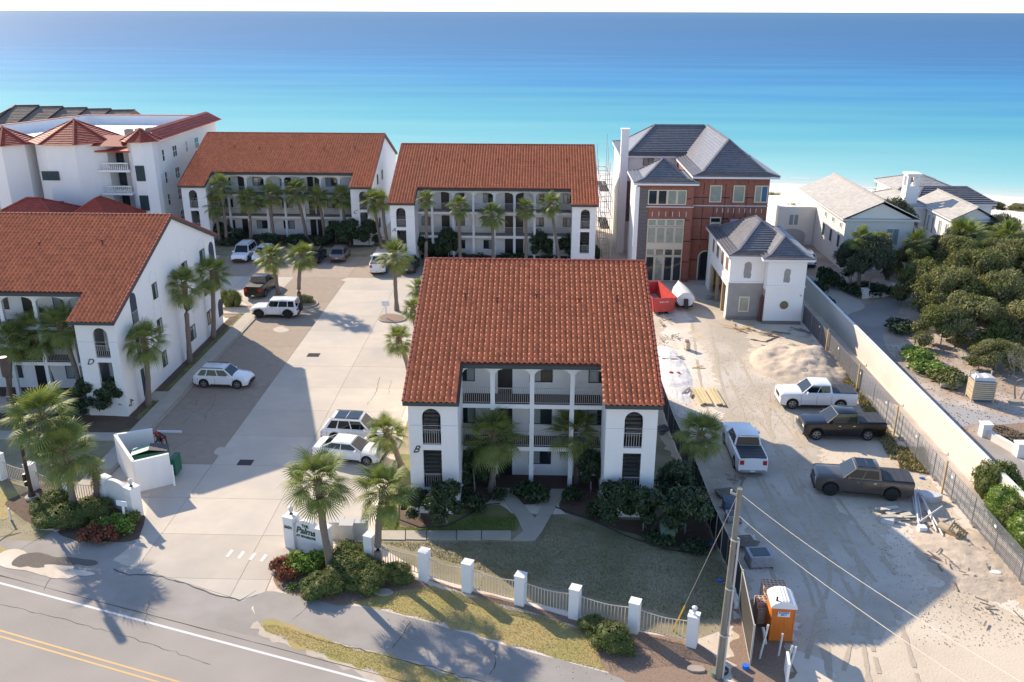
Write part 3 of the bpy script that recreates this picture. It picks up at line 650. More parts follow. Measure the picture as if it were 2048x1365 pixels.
    # ---- stair wells in the wings
    for wing, (xa, xb, op) in enumerate(((wx0, ea, openL), (eb, wx1, openR))):
        sx0, sx1 = xa+T, xb-T
        mb = MB(); mb.box(sx0, wy+T, 1.62, sx1, wy+1.5, 1.74); mb.build('landing', DECK, t); mb = MB(); mb.box(sx0, wy+T, 4.55, sx1, wy+1.5, 4.70); mb.build('landing', DECK, t)
        for z_ in (1.74, 4.70): railing(op[0]+.01, op[1]-.01, wy+.09, z_, .98, RAIL, t, .145, w_=.028)
        for (za, zb) in ((.1, 1.7), (3.0, 4.6), (4.7, 6.0), (1.75, 2.95)):
            sg = MB(); n_ = 8
            xm = (op[0]+op[1])/2-.28 if wing == 0 else (op[0]+op[1])/2+.28
            for q in range(n_):
                zz = za+(zb-za)*(q+.5)/n_; yy = wy+1.5+(n_-q)*.26 if za not in (4.7, 1.75) else wy+1.5+q*.26
                sg.box(xm-.5, yy, zz, xm+.5, yy+.30, zz+.06)
            sg.build('stair_treads', M('stair_tread_concrete', (.50, .46, .42), rough=.9), t)
        for sx_ in (-.55, .5):
            sg = MB(); xm = (op[0]+op[1])/2-.28 if wing == 0 else (op[0]+op[1])/2+.28
            sg.bar((xm+sx_, wy+1.5, 4.6), (xm+sx_, wy+3.7, 3.0), .05, .25); sg.bar((xm+sx_, wy+1.5, 4.75), (xm+sx_, wy+3.7, 6.2), .05, .25); sg.bar((xm+sx_, wy+1.5, 1.7), (xm+sx_, wy+3.7, .1), .05, .25)
            sg.build('stair_stringer', BLACKM, t)
    if letter:
        cu = bpy.data.curves.new('letter', 'FONT'); cu.body = letter; cu.size = .68; cu.extrude = .02; cu.shear = .45; cu.offset = -.004; cu.align_x = 'CENTER'
        o = bpy.data.objects.new('letter_tmp', cu); COL.objects.link(o); dg = bpy.context.evaluated_depsgraph_get()
        me = bpy.data.meshes.new_from_object(o.evaluated_get(dg)); bpy.data.objects.remove(o); me.materials.clear(); me.materials.append(BLACKM)
        o = bpy.data.objects.new('building_letter', me); COL.objects.link(o); o.parent = t; o.rotation_euler = (R(90), 0, 0)
        o.location = Vector((lx, wy-.03, 4.2))-t.location
    return t
B_ = apartment('front white three-storey building with letter B, orange-red tiled roof, middle of the photo', -7.55, 7.12, 47.3, -4.62, 4.12, [-2.73, -.27, 2.23], 'B', -7.18, (-6.74, -5.63), (5.2, 6.28),
    [('k', -4.98, -3.94), ('d', -2.47, -1.54), ('w', -.44, 1.02), ('w', 3.3, 4.6)], singles=300)
A_ = apartment('white three-storey building with letter A facing the back of the lot, nearest the sea', -17.65, 6.78, 103.7, -14.78, 3.95, [-13.07, -10.49, -8.01, -5.44, -2.97, -.5, 1.97], 'A', -17.35, (-16.98, -15.84), (4.95, 6.05),
    [('w', -14.6, -13.5), ('d', -12.1, -11.1), ('w', -10.3, -9.2), ('w', -6.9, -5.6), ('d', -4.2, -3.2), ('d', -2.9, -1.9), ('w', -.46, .66), ('w', 3.0, 4.0)])
C_ = apartment('white three-storey building with letter C behind a row of palms, left of building A', -46.5, -21.8, 113.5, -43.3, -24.4, [-41.59, -39.03, -36.47, -34.04, -31.49, -29.04, -26.56], 'C', -23.95, (-45.6, -44.5), (-23.3, -22.3),
    [('w', -42.6, -41.6), ('d', -40.6, -39.8), ('w', -38.6, -37.1), ('w', -34.9, -33.4), ('d', -31.2, -30.4), ('d', -30.2, -29.4), ('w', -28.7, -27.2), ('w', -25.4, -24.4)])
D_ = apartment('large white building with letter D at the left edge beside the parking lot', -60.5, -31.0, 60.42, -57.4, -34.0, [-55, -52.3, -49.6, -46.9, -44.2, -41.4, -38.7, -36.2], 'D', -33.3, (-59.6, -58.5), (-32.75, -31.65),
    [('w', -56.6, -55.4), ('d', -54, -53), ('w', -51.5, -50.1), ('d', -48.6, -47.6), ('w', -45.9, -44.6), ('w', -43, -41.7), ('d', -40.6, -39.6), ('w', -38.1, -36.8), ('w', -35.9, -34.6)],
    rightside=[(63.3, 64.35, [(.1, 2.6, 0), (3.3, 5.6, 0)])])
# side wall features of D (x = -31): windows with raised arched surrounds
def surround(t, ya, yb, z0, z1, X, s_):
    mb = MB(); n_ = 10; cy, r_ = (ya+yb)/2, (yb-ya)/2; zc = z1-r_; w_ = .07
    mb.box(X, ya-w_, z0, X+s_*.04, ya, zc); mb.box(X, yb, z0, X+s_*.04, yb+w_, zc)
    for q in range(n_):
        a0 = math.pi*q/n_; a1 = math.pi*(q+1)/n_
        P_ = [(cy+r_*math.cos(a0), zc+r_*math.sin(a0)), (cy+(r_+w_)*math.cos(a0), zc+(r_+w_)*math.sin(a0)), (cy+(r_+w_)*math.cos(a1), zc+(r_+w_)*math.sin(a1)), (cy+r_*math.cos(a1), zc+r_*math.sin(a1))]
        mb.prismx(P_, min(X, X+s_*.04), max(X, X+s_*.04))
    mb.build('arched_surround', STUCCO, t, fix=True)
for y0, y1 in ((67.3, 68.25), (73.5, 74.8), (77.9, 79.1)):
    for z_ in (1.15, 4.0, 7.05): window(y0+.05, y1-.05, z_, z_+1.3, -31.0, D_, [GLASS, GLASS2], FRAME, 'y', 1)
    surround(D_, y0-.12, y1+.12, .9, 9.35 if y0 < 70 or y0 > 76 else 9.6, -31.0, 1)
def archpane(t, ya, yb, z0, z1, X, s_, mat=DOORD, arch=True):
    mb = MB(); n_ = 8; cy, r_ = (ya+yb)/2, (yb-ya)/2; zc = z1-(r_ if arch else 0)
    P_ = [(ya, z0), (yb, z0), (yb, zc)]+([(cy+r_*math.cos(math.pi*q/n_), zc+r_*math.sin(math.pi*q/n_)) for q in range(1, n_)] if arch else [])+[(ya, zc)]
    mb.prismx(P_, min(X, X+s_*.015), max(X, X+s_*.015)); return mb.build('opening', mat, t, fix=True)
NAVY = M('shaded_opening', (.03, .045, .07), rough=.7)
archpane(D_, 63.3, 64.35, 6.3, 8.75, -31.0, 1, NAVY); railing(63.32, 64.33, -30.96, 6.3, 1.0, RAIL, D_, axis='y')
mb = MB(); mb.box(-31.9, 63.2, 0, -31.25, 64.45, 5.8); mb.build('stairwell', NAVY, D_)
archpane(D_, 80.2, 81.5, 6.6, 8.5, -31.0, 1, NAVY); archpane(D_, 80.9, 82.1, .9, 2.6, -31.0, 1, NAVY); archpane(D_, 80.8, 82.1, 3.6, 5.9, -31.0, 1, NAVY, False)
railing(80.85, 82.05, -30.95, 3.6, 1.9, RAILD, D_, axis='y')
for y0, y1 in ((118.6, 119.4), (122.2, 123.2)):     # C and A gables
    for z_ in (1.15, 4.0, 7.05): window(y0, y1, z_, z_+1.3, -21.8, C_, GLASS, FRAME, 'y', 1); window(y0-9.8, y1-9.8, z_, z_+1.3, -17.65, A_, GLASS, FRAME, 'y', -1)
# ================================================================== other buildings
REDW = M('red_sheathing', (.31, .115, .075), (.235, .085, .06), 2.5, .8, tint=.1)
SLATE = M('grey_flat_roof_tile', (.17, .16, .165), (.13, .125, .135), 1.6, .42, spec=1., tint=.12)
SLATE2 = M('pale_roof_tile', (.46, .43, .38), (.40, .37, .33), 1.2, .6, tint=.1)
TAPE = M('black_tape', (.012, .012, .015), rough=.8)
def planar_tiles(quad, parent, mat, row=.42, tw=.4, lift=.05, seed=1, th=.035):
    """courses of flat tiles laid over a roof facet given as a convex polygon of 3-d points; the first edge is the eave"""
    P_ = [Vector(p) for p in quad]; o = P_[0]; ux = (P_[1]-P_[0]).normalized(); nn = ux.cross(P_[2]-P_[0]).normalized()
    if nn.z < 0: nn = -nn
    ud = nn.cross(ux).normalized()
    if ud.z < 0: ud = -ud
    poly = [((p-o).dot(ux), (p-o).dot(ud)) for p in P_]
    H = max(q[1] for q in poly); W0 = min(q[0] for q in poly); W1 = max(q[0] for q in poly); r = random.Random(seed); mb = MB()
    n_ = max(1, round(H/row)); row = H/n_
    for j in range(n_):
        x = W0-(j % 2)*tw/2
        while x < W1:
            c = clip(poly, x+.004, j*row, x+tw-.004, (j+1)*row)
            if area(c) > .004:
                t = r.random(); lf = lift+r.uniform(-.006, .006); vs = []; k = len(c)
                for (a, b) in c:
                    h = th+lf*(1-(b-j*row)/row); vs.append(o+ux*a+ud*b+nn*h)
                for (a, b) in c: vs.append(o+ux*a+ud*b+nn*.0)
                f = [tuple(range(k))]+[(i, k+i, k+(i+1) % k, (i+1) % k) for i in range(k)]
                ar = sum(c[i][0]*c[(i+1) % k][1]-c[(i+1) % k][0]*c[i][1] for i in range(k))
                if ar < 0: f[0] = f[0][::-1]
                mb.add(vs, f, t)
            x += tw
    ob = mb.build('roof_tiles', mat, parent, fix=False); ob['kind'] = 'stuff'; return ob
def hip(parent, x0, x1, y0, y1, z, rise, ridge, mat, **kw):
    fl = kw.pop('flare', 0)
    if not fl: return hip0(parent, x0, x1, y0, y1, z, rise, ridge, mat, **kw)
    oh = kw.get('oh', .45); ends = kw.get('ends', (1, 1)); x0 -= oh; x1 += oh; y0 -= oh; y1 += oh; dz = fl*.22
    ex0 = fl if (ridge == 'y' or ends[0]) else 0; ex1 = fl if (ridge == 'y' or ends[1]) else 0; ey0 = fl if (ridge == 'x' or ends[0]) else 0; ey1 = fl if (ridge == 'x' or ends[1]) else 0
    X0, X1, Y0, Y1 = x0+ex0, x1-ex1, y0+ey0, y1-ey1
    rf = hip0(parent, X0, X1, Y0, Y1, z+dz, rise-dz, ridge, mat, **dict(kw, oh=0, fas=False, run=(kw['run']-fl) if kw.get('run') else None))
    a, b, c, d = (x0, y0, z), (x1, y0, z), (x1, y1, z), (x0, y1, z); A, B, C, D = (X0, Y0, z+dz), (X1, Y0, z+dz), (X1, Y1, z+dz), (X0, Y1, z+dz)
    for i, q in enumerate(([a, b, B, A], [b, c, C, B], [c, d, D, C], [d, a, A, D])):
        if (Vector(q[3])-Vector(q[0])).length < .1 or (Vector(q[2])-Vector(q[1])).length < .1: continue
        mb = MB(); mb.add(q, [(0, 1, 2, 3)]); mb.build('flared_eave', UNDER, rf); planar_tiles(q, rf, mat, kw.get('row', .42), kw.get('tw', .4), kw.get('lift', .05)*1.8, 20+i)
    mb = MB()
    for p, q in ((a, A), (b, B), (c, C), (d, D)): mb.bar(Vector(p)+Vector((0, 0, .10)), Vector(q)+Vector((0, 0, .12)), .24, .10)
    mb.build('hip_cap', mat, rf); mb = MB()
    for p, q in ((a, b), (b, c), (c, d), (d, a)): mb.bar(Vector(p)-Vector((0, 0, .12)), Vector(q)-Vector((0, 0, .12)), .06, .20)
    mb.build('fascia', M('white_fascia', (.70, .70, .72), rough=.6), rf); return rf
def hip0(parent, x0, x1, y0, y1, z, rise, ridge, mat, oh=.45, row=.42, tw=.4, lift=.05, name='roof', base=None, ends=(1, 1), fas=True, run=None):
    """hipped roof; ridge = 'x' or 'y'; ends: 1 hipped, 0 gabled"""
    x0 -= oh; x1 += oh; y0 -= oh; y1 += oh
    if ridge == 'y':
        h = run or (x1-x0)/2; xm = (x0+x1)/2; a = y0+h*ends[0]; b = y1-h*ends[1]
        if a > b: a = b = (y0+y1)/2
        R0, R1 = (xm, a, z+rise), (xm, b, z+rise)
        F_ = [[(x0, y1, z), (x0, y0, z), R0, R1], [(x1, y0, z), (x1, y1, z), R1, R0]]
        if ends[0]: F_.append([(x0, y0, z), (x1, y0, z), R0])
        if ends[1]: F_.append([(x1, y1, z), (x0, y1, z), R1])
        hips = [(R0, R1)]+([((x0, y0, z), R0), ((x1, y0, z), R0)] if ends[0] else [])+([((x0, y1, z), R1), ((x1, y1, z), R1)] if ends[1] else [])
    else:
        h = run or (y1-y0)/2; ym = (y0+y1)/2; a = x0+h*ends[0]; b = x1-h*ends[1]
        if a > b: a = b = (x0+x1)/2
        R0, R1 = (a, ym, z+rise), (b, ym, z+rise)
        F_ = [[(x0, y0, z), (x1, y0, z), R1, R0], [(x1, y1, z), (x0, y1, z), R0, R1]]
        if ends[0]: F_.append([(x0, y1, z), (x0, y0, z), R0])
        if ends[1]: F_.append([(x1, y0, z), (x1, y1, z), R1])
        hips = [(R0, R1)]+([((x0, y0, z), R0), ((x0, y1, z), R0)] if ends[0] else [])+([((x1, y0, z), R1), ((x1, y1, z), R1)] if ends[1] else [])
    mb = MB()
    for f in F_:
        pts = [];  [pts.append(q) for q in f if q not in pts]
        mb.add(pts, [tuple(range(len(pts)))])
    mb.add([(x0, y0, z-.02), (x1, y0, z-.02), (x1, y1, z-.02), (x0, y1, z-.02)], [(3, 2, 1, 0)])
    rf = mb.build(name, base or UNDER, parent)
    for i, f in enumerate(F_):
        pts = [];  [pts.append(q) for q in f if q not in pts]
        if (Vector(pts[1])-Vector(pts[0])).cross(Vector(pts[2])-Vector(pts[0])).length > .1: planar_tiles(pts, rf, mat, row, tw, lift, i+1)
    mb = MB()
    for a, b in hips:
        a = Vector(a); b = Vector(b)
        if (b-a).length < .2: continue
        k = max(1, int((b-a).length/.45))
        for q in range(k): mb.bar(a.lerp(b, q/k)+Vector((0, 0, .10)), a.lerp(b, (q+1)/k)+Vector((0, 0, .12)), .24, .10, t=rnd.random())
    mb.build('ridge_cap', mat, rf)
    if not fas: return rf
    mb = MB()
    for a, b in (((x0, y0), (x1, y0)), ((x1, y0), (x1, y1)), ((x1, y1), (x0, y1)), ((x0, y1), (x0, y0))):
        mb.bar((a[0], a[1], z-.12), (b[0], b[1], z-.12), .06, .20)
    mb.build('fascia', M('white_fascia', (.70, .70, .72), rough=.6), rf)
    return rf
# ---------------------------------------------------------------- red sheathed house under construction
rh = thing('brick_red_house', 'unfinished three-storey house in red sheathing with grey tiled roofs', 'house', (18, 100, 0))
def shell(parent, x0, x1, y0, y1, h, mats, name='wall'):      # front, left, right, back each its own material
    T = .2; out = []
    for i, (a, b, c, d) in enumerate(((x0, y0, x1, y0+T), (x0, y0+T+.002, x0+T, y1-T), (x1-T, y0+T+.002, x1, y1-T), (x0, y1-T+.002, x1, y1))):
        mb = MB(); mb.box(a, b, 0, c, d, h); out.append(mb.build(name, mats[i], parent))
    return out
BRK = M('grey_block', (.16, .14, .14), (.12, .11, .11), 3, .9)
shell(rh, 10.9, 17.1, 98, 106, 11.3, (REDW, STUCCO2, REDW, REDW), 'wall')
shell(rh, 17.1, 25.5, 98.9, 112, 11.95, (REDW, REDW, REDW, STUCCO2))
shell(rh, 10.3, 25.2, 112, 124, 12.15, (STUCCO2, STUCCO2, STUCCO2, STUCCO2))
mb = MB()
for z_ in np.arange(0, 10.6, .4):       # block courses at the left corner
    mb.box(11.12, 97.93, z_+.01, 12.15-.1*(int(z_/.4) % 2), 97.998, z_+.39, t=rnd.random())
mb.build('block_pier', BRK, rh)
mb = MB(); mb.box(10.62, 97.9, 0, 11.1, 98.1, 10.9); mb.build('corner_pier', STUCCO, rh)
# sheathing boards: each sheet of the facade its own panel, joints taped black
def boards(x0, x1, y, z0, z1, ops, parent, seed=1, w_=1.2, hh=2.4):
    r = random.Random(seed); z = z0; j = 0
    while z < z1-.05:
        zt = min(z+hh, z1); x = x0
        while x < x1-.02:
            xt = min(x+w_, x1)
            pieces = [(x, xt, z, zt)]
            for (a, b, c, d) in ops:
                nxt = []
                for (p, q, u, v) in pieces:
                    if q <= a or p >= b or v <= c or u >= d: nxt.append((p, q, u, v)); continue
                    if p < a: nxt.append((p, a, u, v))
                    if q > b: nxt.append((b, q, u, v))
                    p2, q2 = max(p, a), min(q, b)
                    if u < c: nxt.append((p2, q2, u, c))
                    if v > d: nxt.append((p2, q2, d, v))
                pieces = nxt
            for (p, q, u, v) in pieces:
                if q-p > .12 and v-u > .12:
                    mb = MB(); mb.box(p+.012, y-.03, u+.012, q-.012, y-.002, v-.012, t=r.random()); mb.build('sheathing_panel', REDW, parent)
            x = xt
        z = zt; j += 1
    mb = MB()
    zz = z0+hh
    while zz < z1-.2:
        segs = [(x0, x1)]
        for (a, b, c, d) in ops:
            if c < zz < d: segs = [s for (p, q) in segs for s in ((p, min(q, a)), (max(p, b), q)) if s[1]-s[0] > .1]
        for p, q in segs:
            x = p
            while x < q-.3: e = min(q, x+r.uniform(.5, 2)); mb.box(x, y-.036, zz-.05, e-.06, y-.031, zz+.05); x = e
        zz += hh
    xx = x0+w_
    while xx < x1-.2:
        z = z0+r.uniform(0, 1)
        while z < z1-.4:
            e = min(z1, z+r.uniform(.3, 1.1))
            if not any(a < xx+.1 and b > xx-.1 and c < e and d > z for (a, b, c, d) in ops) and r.random() < .75: mb.box(xx-.035, y-.036, z, xx+.035, y-.031, e-.08)
            z = e
        xx += w_
    return stuff(mb.build('seam_tape', TAPE, parent))
Y1 = 98.
opsL = [(12.1, 16.3, .1, 3.95), (12.1, 16.3, 4.5, 7.35), (12.0, 16.35, 8.9, 10.6)]
boards(12.2, 17.1, Y1, 0, 10.9, opsL, rh, 1)
opsR = [(18.3, 19.7, .1, 3.6), (19.2, 20.5, 4.7, 7.4), (18.9, 20.35, 9.05, 11.0), (21.5, 22.9, 9.05, 11.0), (23.9, 25.4, 9.05, 11.0)]
boards(17.12, 25.5, 98.9, 0, 11.7, opsR, rh, 2)
mb = MB()
for x in np.arange(12.6, 17, .75): mb.box(x, Y1-.04, 7.6, x+.05, Y1-.031, 8.15)
for x in np.arange(19.9, 25, .62): mb.box(x, 98.85, 7.9, x+.05, 98.868, 8.4)
mb.build('drip_streaks', WHITEP, rh)
mb = MB(); mb.box(11.9, Y1-.09, 8.62, 17.15, Y1-.04, 8.74); mb.box(17.2, 98.81, 8.62, 25.55, 98.86, 8.74); mb.build('belt_flashing', M('pale_metal', (.5, .52, .56), rough=.4), rh)
def bigwin(x0, x1, rows, y, n_, parent, gl=(GLASS3, GLASS, GLASS3, GLASS3)):
    for k in range(n_):
        a = x0+(x1-x0)*k/n_; b = x0+(x1-x0)*(k+1)/n_
        for q, (za, zb) in enumerate(rows): window(a+.01, b-.01, za, zb, y-.03, parent, gl[(k+q) % len(gl)], FRAMEB, mull=0, fw_=.10)
bigwin(12.15, 16.25, [(.1, 3.05), (3.1, 3.95)], Y1, 4, rh, (GLASS, GLASS3, GLASS, GLASS))
mb = MB(); mb.box(12.15, Y1-.1, 3.96, 16.25, Y1-.03, 4.52); mb.build('spandrel', FRAMEB, rh)
bigwin(12.15, 16.25, [(4.53, 6.45), (6.5, 7.33)], Y1, 4, rh, (GLASS3, GLASS3, GLASS3, GLASS3))
bigwin(12.05, 16.3, [(8.92, 10.58)], Y1, 4, rh, (GLASS, GLASS, GLASS3, GLASS3))
for a, b, c, d in ((18.95, 20.3, 9.07, 10.98), (21.55, 22.85, 9.07, 10.98)): window(a, b, c, d, 98.86, rh, GLASS3, FRAMEB, mull=0, fw_=.12)
window(23.92, 25.4, 9.07, 10.98, 98.86, rh, [GLASS3, M('blue_reflecting_glass', (.02, .12, .25), rough=.1)], FRAMEB, mull=1, fw_=.12)
window(19.22, 20.48, 4.72, 6.7, 98.86, rh, GLASS, FRAMEB, mull=0, fw_=.12); window(19.22, 20.48, 6.72, 7.4, 98.86, rh, GLASS, FRAMEB, mull=0, fw_=.12)
window(21.4, 22.5, 6.0, 7.3, 98.86, rh, M('taped_film', (.35, .40, .55), (.5, .5, .6), 4, .4), M('red_tape', (.5, .08, .08)), mull=0, fw_=.1)
mb = MB(); n_ = 10; cx, r_, zc = 19.0, .68, 2.75
P_ = [(cx-r_, .1), (cx+r_, .1), (cx+r_, zc)]+[(cx+r_*math.cos(math.pi*q/n_), zc+r_*math.sin(math.pi*q/n_)) for q in range(1, n_)]+[(cx-r_, zc)]
mb.prismy(P_, 98.84, 98.86); dr = mb.build('arched_door', GLASS, rh, fix=True)
mb = MB(); mb.box(cx-r_-.13, 98.76, .1, cx-r_, 98.87, zc); mb.box(cx+r_, 98.76, .1, cx+r_+.13, 98.87, zc)
for q in range(n_):
    a0, a1 = math.pi*q/n_, math.pi*(q+1)/n_
    mb.prismy([(cx+r_*math.cos(a0), zc+r_*math.sin(a0)), (cx+(r_+.13)*math.cos(a0), zc+(r_+.13)*math.sin(a0)), (cx+(r_+.13)*math.cos(a1), zc+(r_+.13)*math.sin(a1)), (cx+r_*math.cos(a1), zc+r_*math.sin(a1))], 98.76, 98.87)
mb.build('door_frame', FRAMEB, dr, fix=True)
hip(rh, 10.4, 17.5, 97.5, 105.5, 11.36, 2.07, 'x', SLATE, flare=1.2, oh=0, run=3.6, row=.36, tw=.36, lift=.07)
hip(rh, 16.9, 26.4, 98.3, 118, 12.0, 3.2, 'y', SLATE, flare=1.3, oh=0, run=5.7, ends=(1, 0), row=.36, tw=.36, lift=.07)
hip(rh, 10.0, 26.0, 111.6, 124.4, 12.2, 3.0, 'x', SLATE, flare=1.3, oh=0, run=4.9, row=.36, tw=.36, lift=.07)
mb = MB(); mb.box(10.02, 111.0, 0, 10.95, 111.95, 15.4); mb.box(9.95, 110.93, 15.42, 11.02, 112.0, 15.55); mb.build('chimney', STUCCO, rh)
window(12.9, 14.2, 11.0, 12.1, 111.98, rh, GLASS3, FRAME, mull=1)
window(11.2, 12.3, 4.0, 8.0, 111.98, rh, GLASS, FRAMEB, mull=0, bars=1)
mb = MB(); mb.box(10.4, 111.9, 3.9, 12.9, 111.995, 9.0); mb.build('block_patch', BRK, rh)
# scaffold along its left side
sf = thing('scaffold', 'tall pipe scaffold standing against the left wall of the red house', 'scaffold', (8.4, 112, 0))
for i in range(5):
    for sx_ in (7.5, 8.7):
        mb = MB(); y = 104+i*3.2; mb.tube([(sx_, y, 0), (sx_, y, 9+1.3*i if sx_ > 8 else 7+1.5*i)], .035, 5); mb.build('pole', RAIL, sf)
for z_ in (2, 4, 6, 8, 10):
    mb = MB(); mb.tube([(8.7, 104, z_), (8.7, 117, z_)], .03, 4); mb.tube([(7.5, 104, z_), (7.5, 117, z_)], .03, 4)
    for i in range(5): mb.tube([(7.5, 104+i*3.2, z_), (8.7, 104+i*3.2, z_)], .03, 4)
    o = mb.build('ledger', RAIL, sf); stuff(o)
for z_, a, b in ((4.05, 107, 113), (8.05, 110, 117)):
    mb = MB()
    for q in range(4): mb.box(7.6+q*.28, a, z_, 7.85+q*.28, b, z_+.05, t=rnd.random())
    stuff(mb.build('planks', WOODG, sf))
# ---------------------------------------------------------------- garage house
gh = thing('garage_house', 'small two-storey white and grey rendered house with pyramid slate roofs and round window', 'house', (22, 88, 0))
mb = MB(); T = .2
wall_front(mb, 18.9, 22.3, .35, 3.9, 85, 85+T, [(20.15, 21.0, [(.95, 2.35, 0)])]); mb.build('grey_wall', GREYST, gh)
mb = MB(); mb.box(18.9, 84.97, 3.9, 22.3, 85.2, 6.55); mb.build('wall', STUCCO, gh)
mb = MB(); mb.box(22.3, 83.75, .35, 26.0, 83.95, 6.5); mb.build('wall', STUCCO, gh)
mb = MB(); mb.box(22.3, 83.97, 3.4, 22.5, 84.95, 6.5); mb.box(25.8, 83.96, 0, 26.0, 97, 6.5); mb.build('wall', STUCCO, gh)
mb = MB(); mb.box(22.3, 83.97, .0, 22.5, 84.95, 3.4); mb.build('grey_wall', GREYST, gh)
mb = MB(); mb.box(18.88, 84.95, 0, 22.3, 85.3, .35); mb.box(22.28, 83.72, 0, 26.02, 84.0, .35); mb.build('footing', M('raw_concrete', (.24, .22, .20), (.18, .165, .15), 3, .9), gh)
mb = MB(); mb.box(18.75, 84.88, 3.86, 22.25, 84.96, 3.98); mb.box(22.2, 83.66, 3.86, 26.08, 83.74, 3.98); mb.build('belt_course', WHITEP, gh)
mb = MB(); mb.box(18.9, 85.2, 3.2, 19.1, 97, 4.6); mb.box(18.9, 85.2, 0, 19.1, 86.1, 3.2); mb.box(18.9, 94.8, 0, 19.1, 97, 3.2); mb.box(18.9, 96.8, 0, 26, 97, 6.5)
for y0_, y1_ in ((85.2, 85.9), (87.3, 88.2), (89.6, 90.9), (92.3, 93.4), (94.6, 97)): mb.box(18.9, y0_, 4.6, 19.1, y1_, 6.5)
mb.box(18.9, 85.2, 6.1, 19.1, 97, 6.56); mb.build('side_wall', STUCCO2, gh)
for y0_, y1_ in ((85.9, 87.3), (88.2, 89.6), (90.9, 92.3), (93.4, 94.6)):
    window(y0_+.06, y1_-.06, 4.65, 6.05, 18.98, gh, M('redbrown_shutter', (.13, .05, .03), rough=.7), FRAMEB, 'y', -1, mull=1)
for y_ in (87.9, 91.0, 94.0):
    mb = MB(); mb.box(18.93, y_, 0, 19.2, y_+.26, 3.2, t=rnd.random()); mb.build('timber_post', WOOD, gh)
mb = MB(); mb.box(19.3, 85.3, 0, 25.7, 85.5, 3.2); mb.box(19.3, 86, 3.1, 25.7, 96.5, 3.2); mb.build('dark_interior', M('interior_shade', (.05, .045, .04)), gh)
window(20.05, 21.1, .85, 2.45, 84.99, gh, GLASS3, FRAMEB, mull=0, fw_=.12)
def patch(parent, pts, y, mat, name='render_patch'):
    mb = MB(); mb.prismy(wobble(pts, .03, .2, 3), y-.012, y-.002); return mb.build(name, mat, parent, fix=True)
patch(gh, [(20.3, 4.35), (21.0, 4.35), (21.0, 5.8), (20.8, 6.0), (20.5, 6.0), (20.3, 5.8)], 84.97, GREYST); patch(gh, [(23.9, 4.3), (24.5, 4.3), (24.5, 5.6), (24.3, 5.7), (24.05, 5.7), (23.9, 5.5)], 83.75, GREYST)
mb = MB(); mb.lathe([(.42, 0), (.42, .03)], (24.2, 83.70, 2.0), 24, 'y'); mb.build('round_window', M('olive_glass', (.12, .11, .05), (.20, .18, .10), 6, .2), gh, fix=True)
mb = MB(); mb.box(21.95, 84.3, .1, 22.28, 84.36, 2.6); mb.box(22.24, 84.0, .1, 22.3, 84.9, 2.7); mb.build('open_door', M('rusty_frame', (.12, .06, .05)), gh)
mb = MB(); mb.lathe([(.10, 0), (.10, .04)], (25.72, 83.7, 3.0), 10, 'y'); mb.build('vent', RAIL, gh)
hip(gh, 18.6, 26.7, 84.6, 97.4, 6.65, 2.3, 'y', SLATE, flare=1.2, oh=0, run=5.2, row=.34, tw=.34, lift=.07)
hip(gh, 21.7, 26.6, 83.4, 90, 6.68, 1.6, 'y', SLATE, flare=.8, oh=0, run=2.5, row=.34, tw=.34, lift=.07, ends=(1, 0))
# ---------------------------------------------------------------- hotel on the left
ho = thing('hotel_building', 'large white four-storey building with red roofed turrets at upper left', 'building', (-62, 125, 0))
mb = MB(); mb.box(-50.25, 115.5, 0, -50, 138, 13.1); mb.box(-69, 138, 0, -50, 138.3, 13.1); mb.box(-78, 116, 0, -50.3, 116.25, 13.1); mb.build('wall', STUCCO2, ho)
mb = MB(); mb.prism([(-78, 116.3), (-50.4, 116.3), (-50.4, 138), (-69, 138)], 12.5, 12.62); mb.build('flat_roof', M('white_roof_membrane', (.85, .84, .82), rough=.7), ho)
mb = MB(); mb.box(-69, 137.3, 12.62, -50.9, 137.6, 13.9); mb.box(-51.1, 117, 12.62, -50.9, 137.3, 13.9); mb.bar((-69, 137.6, 13.2), (-78, 116.5, 13.2), .3, 1.4); mb.build('parapet', STUCCO, ho)
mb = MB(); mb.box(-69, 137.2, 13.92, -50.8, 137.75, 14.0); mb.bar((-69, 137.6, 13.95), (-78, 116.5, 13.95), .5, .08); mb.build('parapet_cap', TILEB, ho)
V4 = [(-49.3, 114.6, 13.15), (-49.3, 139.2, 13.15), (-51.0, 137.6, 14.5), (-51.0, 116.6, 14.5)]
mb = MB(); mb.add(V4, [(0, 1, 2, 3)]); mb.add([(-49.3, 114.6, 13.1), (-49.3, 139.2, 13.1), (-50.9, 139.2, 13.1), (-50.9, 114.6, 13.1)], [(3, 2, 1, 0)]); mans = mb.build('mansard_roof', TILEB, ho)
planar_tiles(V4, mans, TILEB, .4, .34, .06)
for fl in range(4):
    z_ = 1.2+fl*2.95
    for (a, b) in ((117.1, 117.9), (120.7, 122.2), (125.4, 126.2), (128.9, 130.4), (134.2, 135.7)):
        g_ = GLASS if (a, fl) not in ((125.4, 3), (128.9, 2)) else GLASS2
        window(a, b, z_+.1, z_+1.65, -50, ho, g_, WHITEP, 'y', 1, mull=1 if b-a > 1 else 0, bars=1, fw_=.06)
for z_ in (2.9, 5.85, 8.8):
    mb = MB(); mb.box(-50.6, 115.2, z_, -49.9, 116.6, z_+.15); mb.build('balcony_slab', WHITEP, ho)
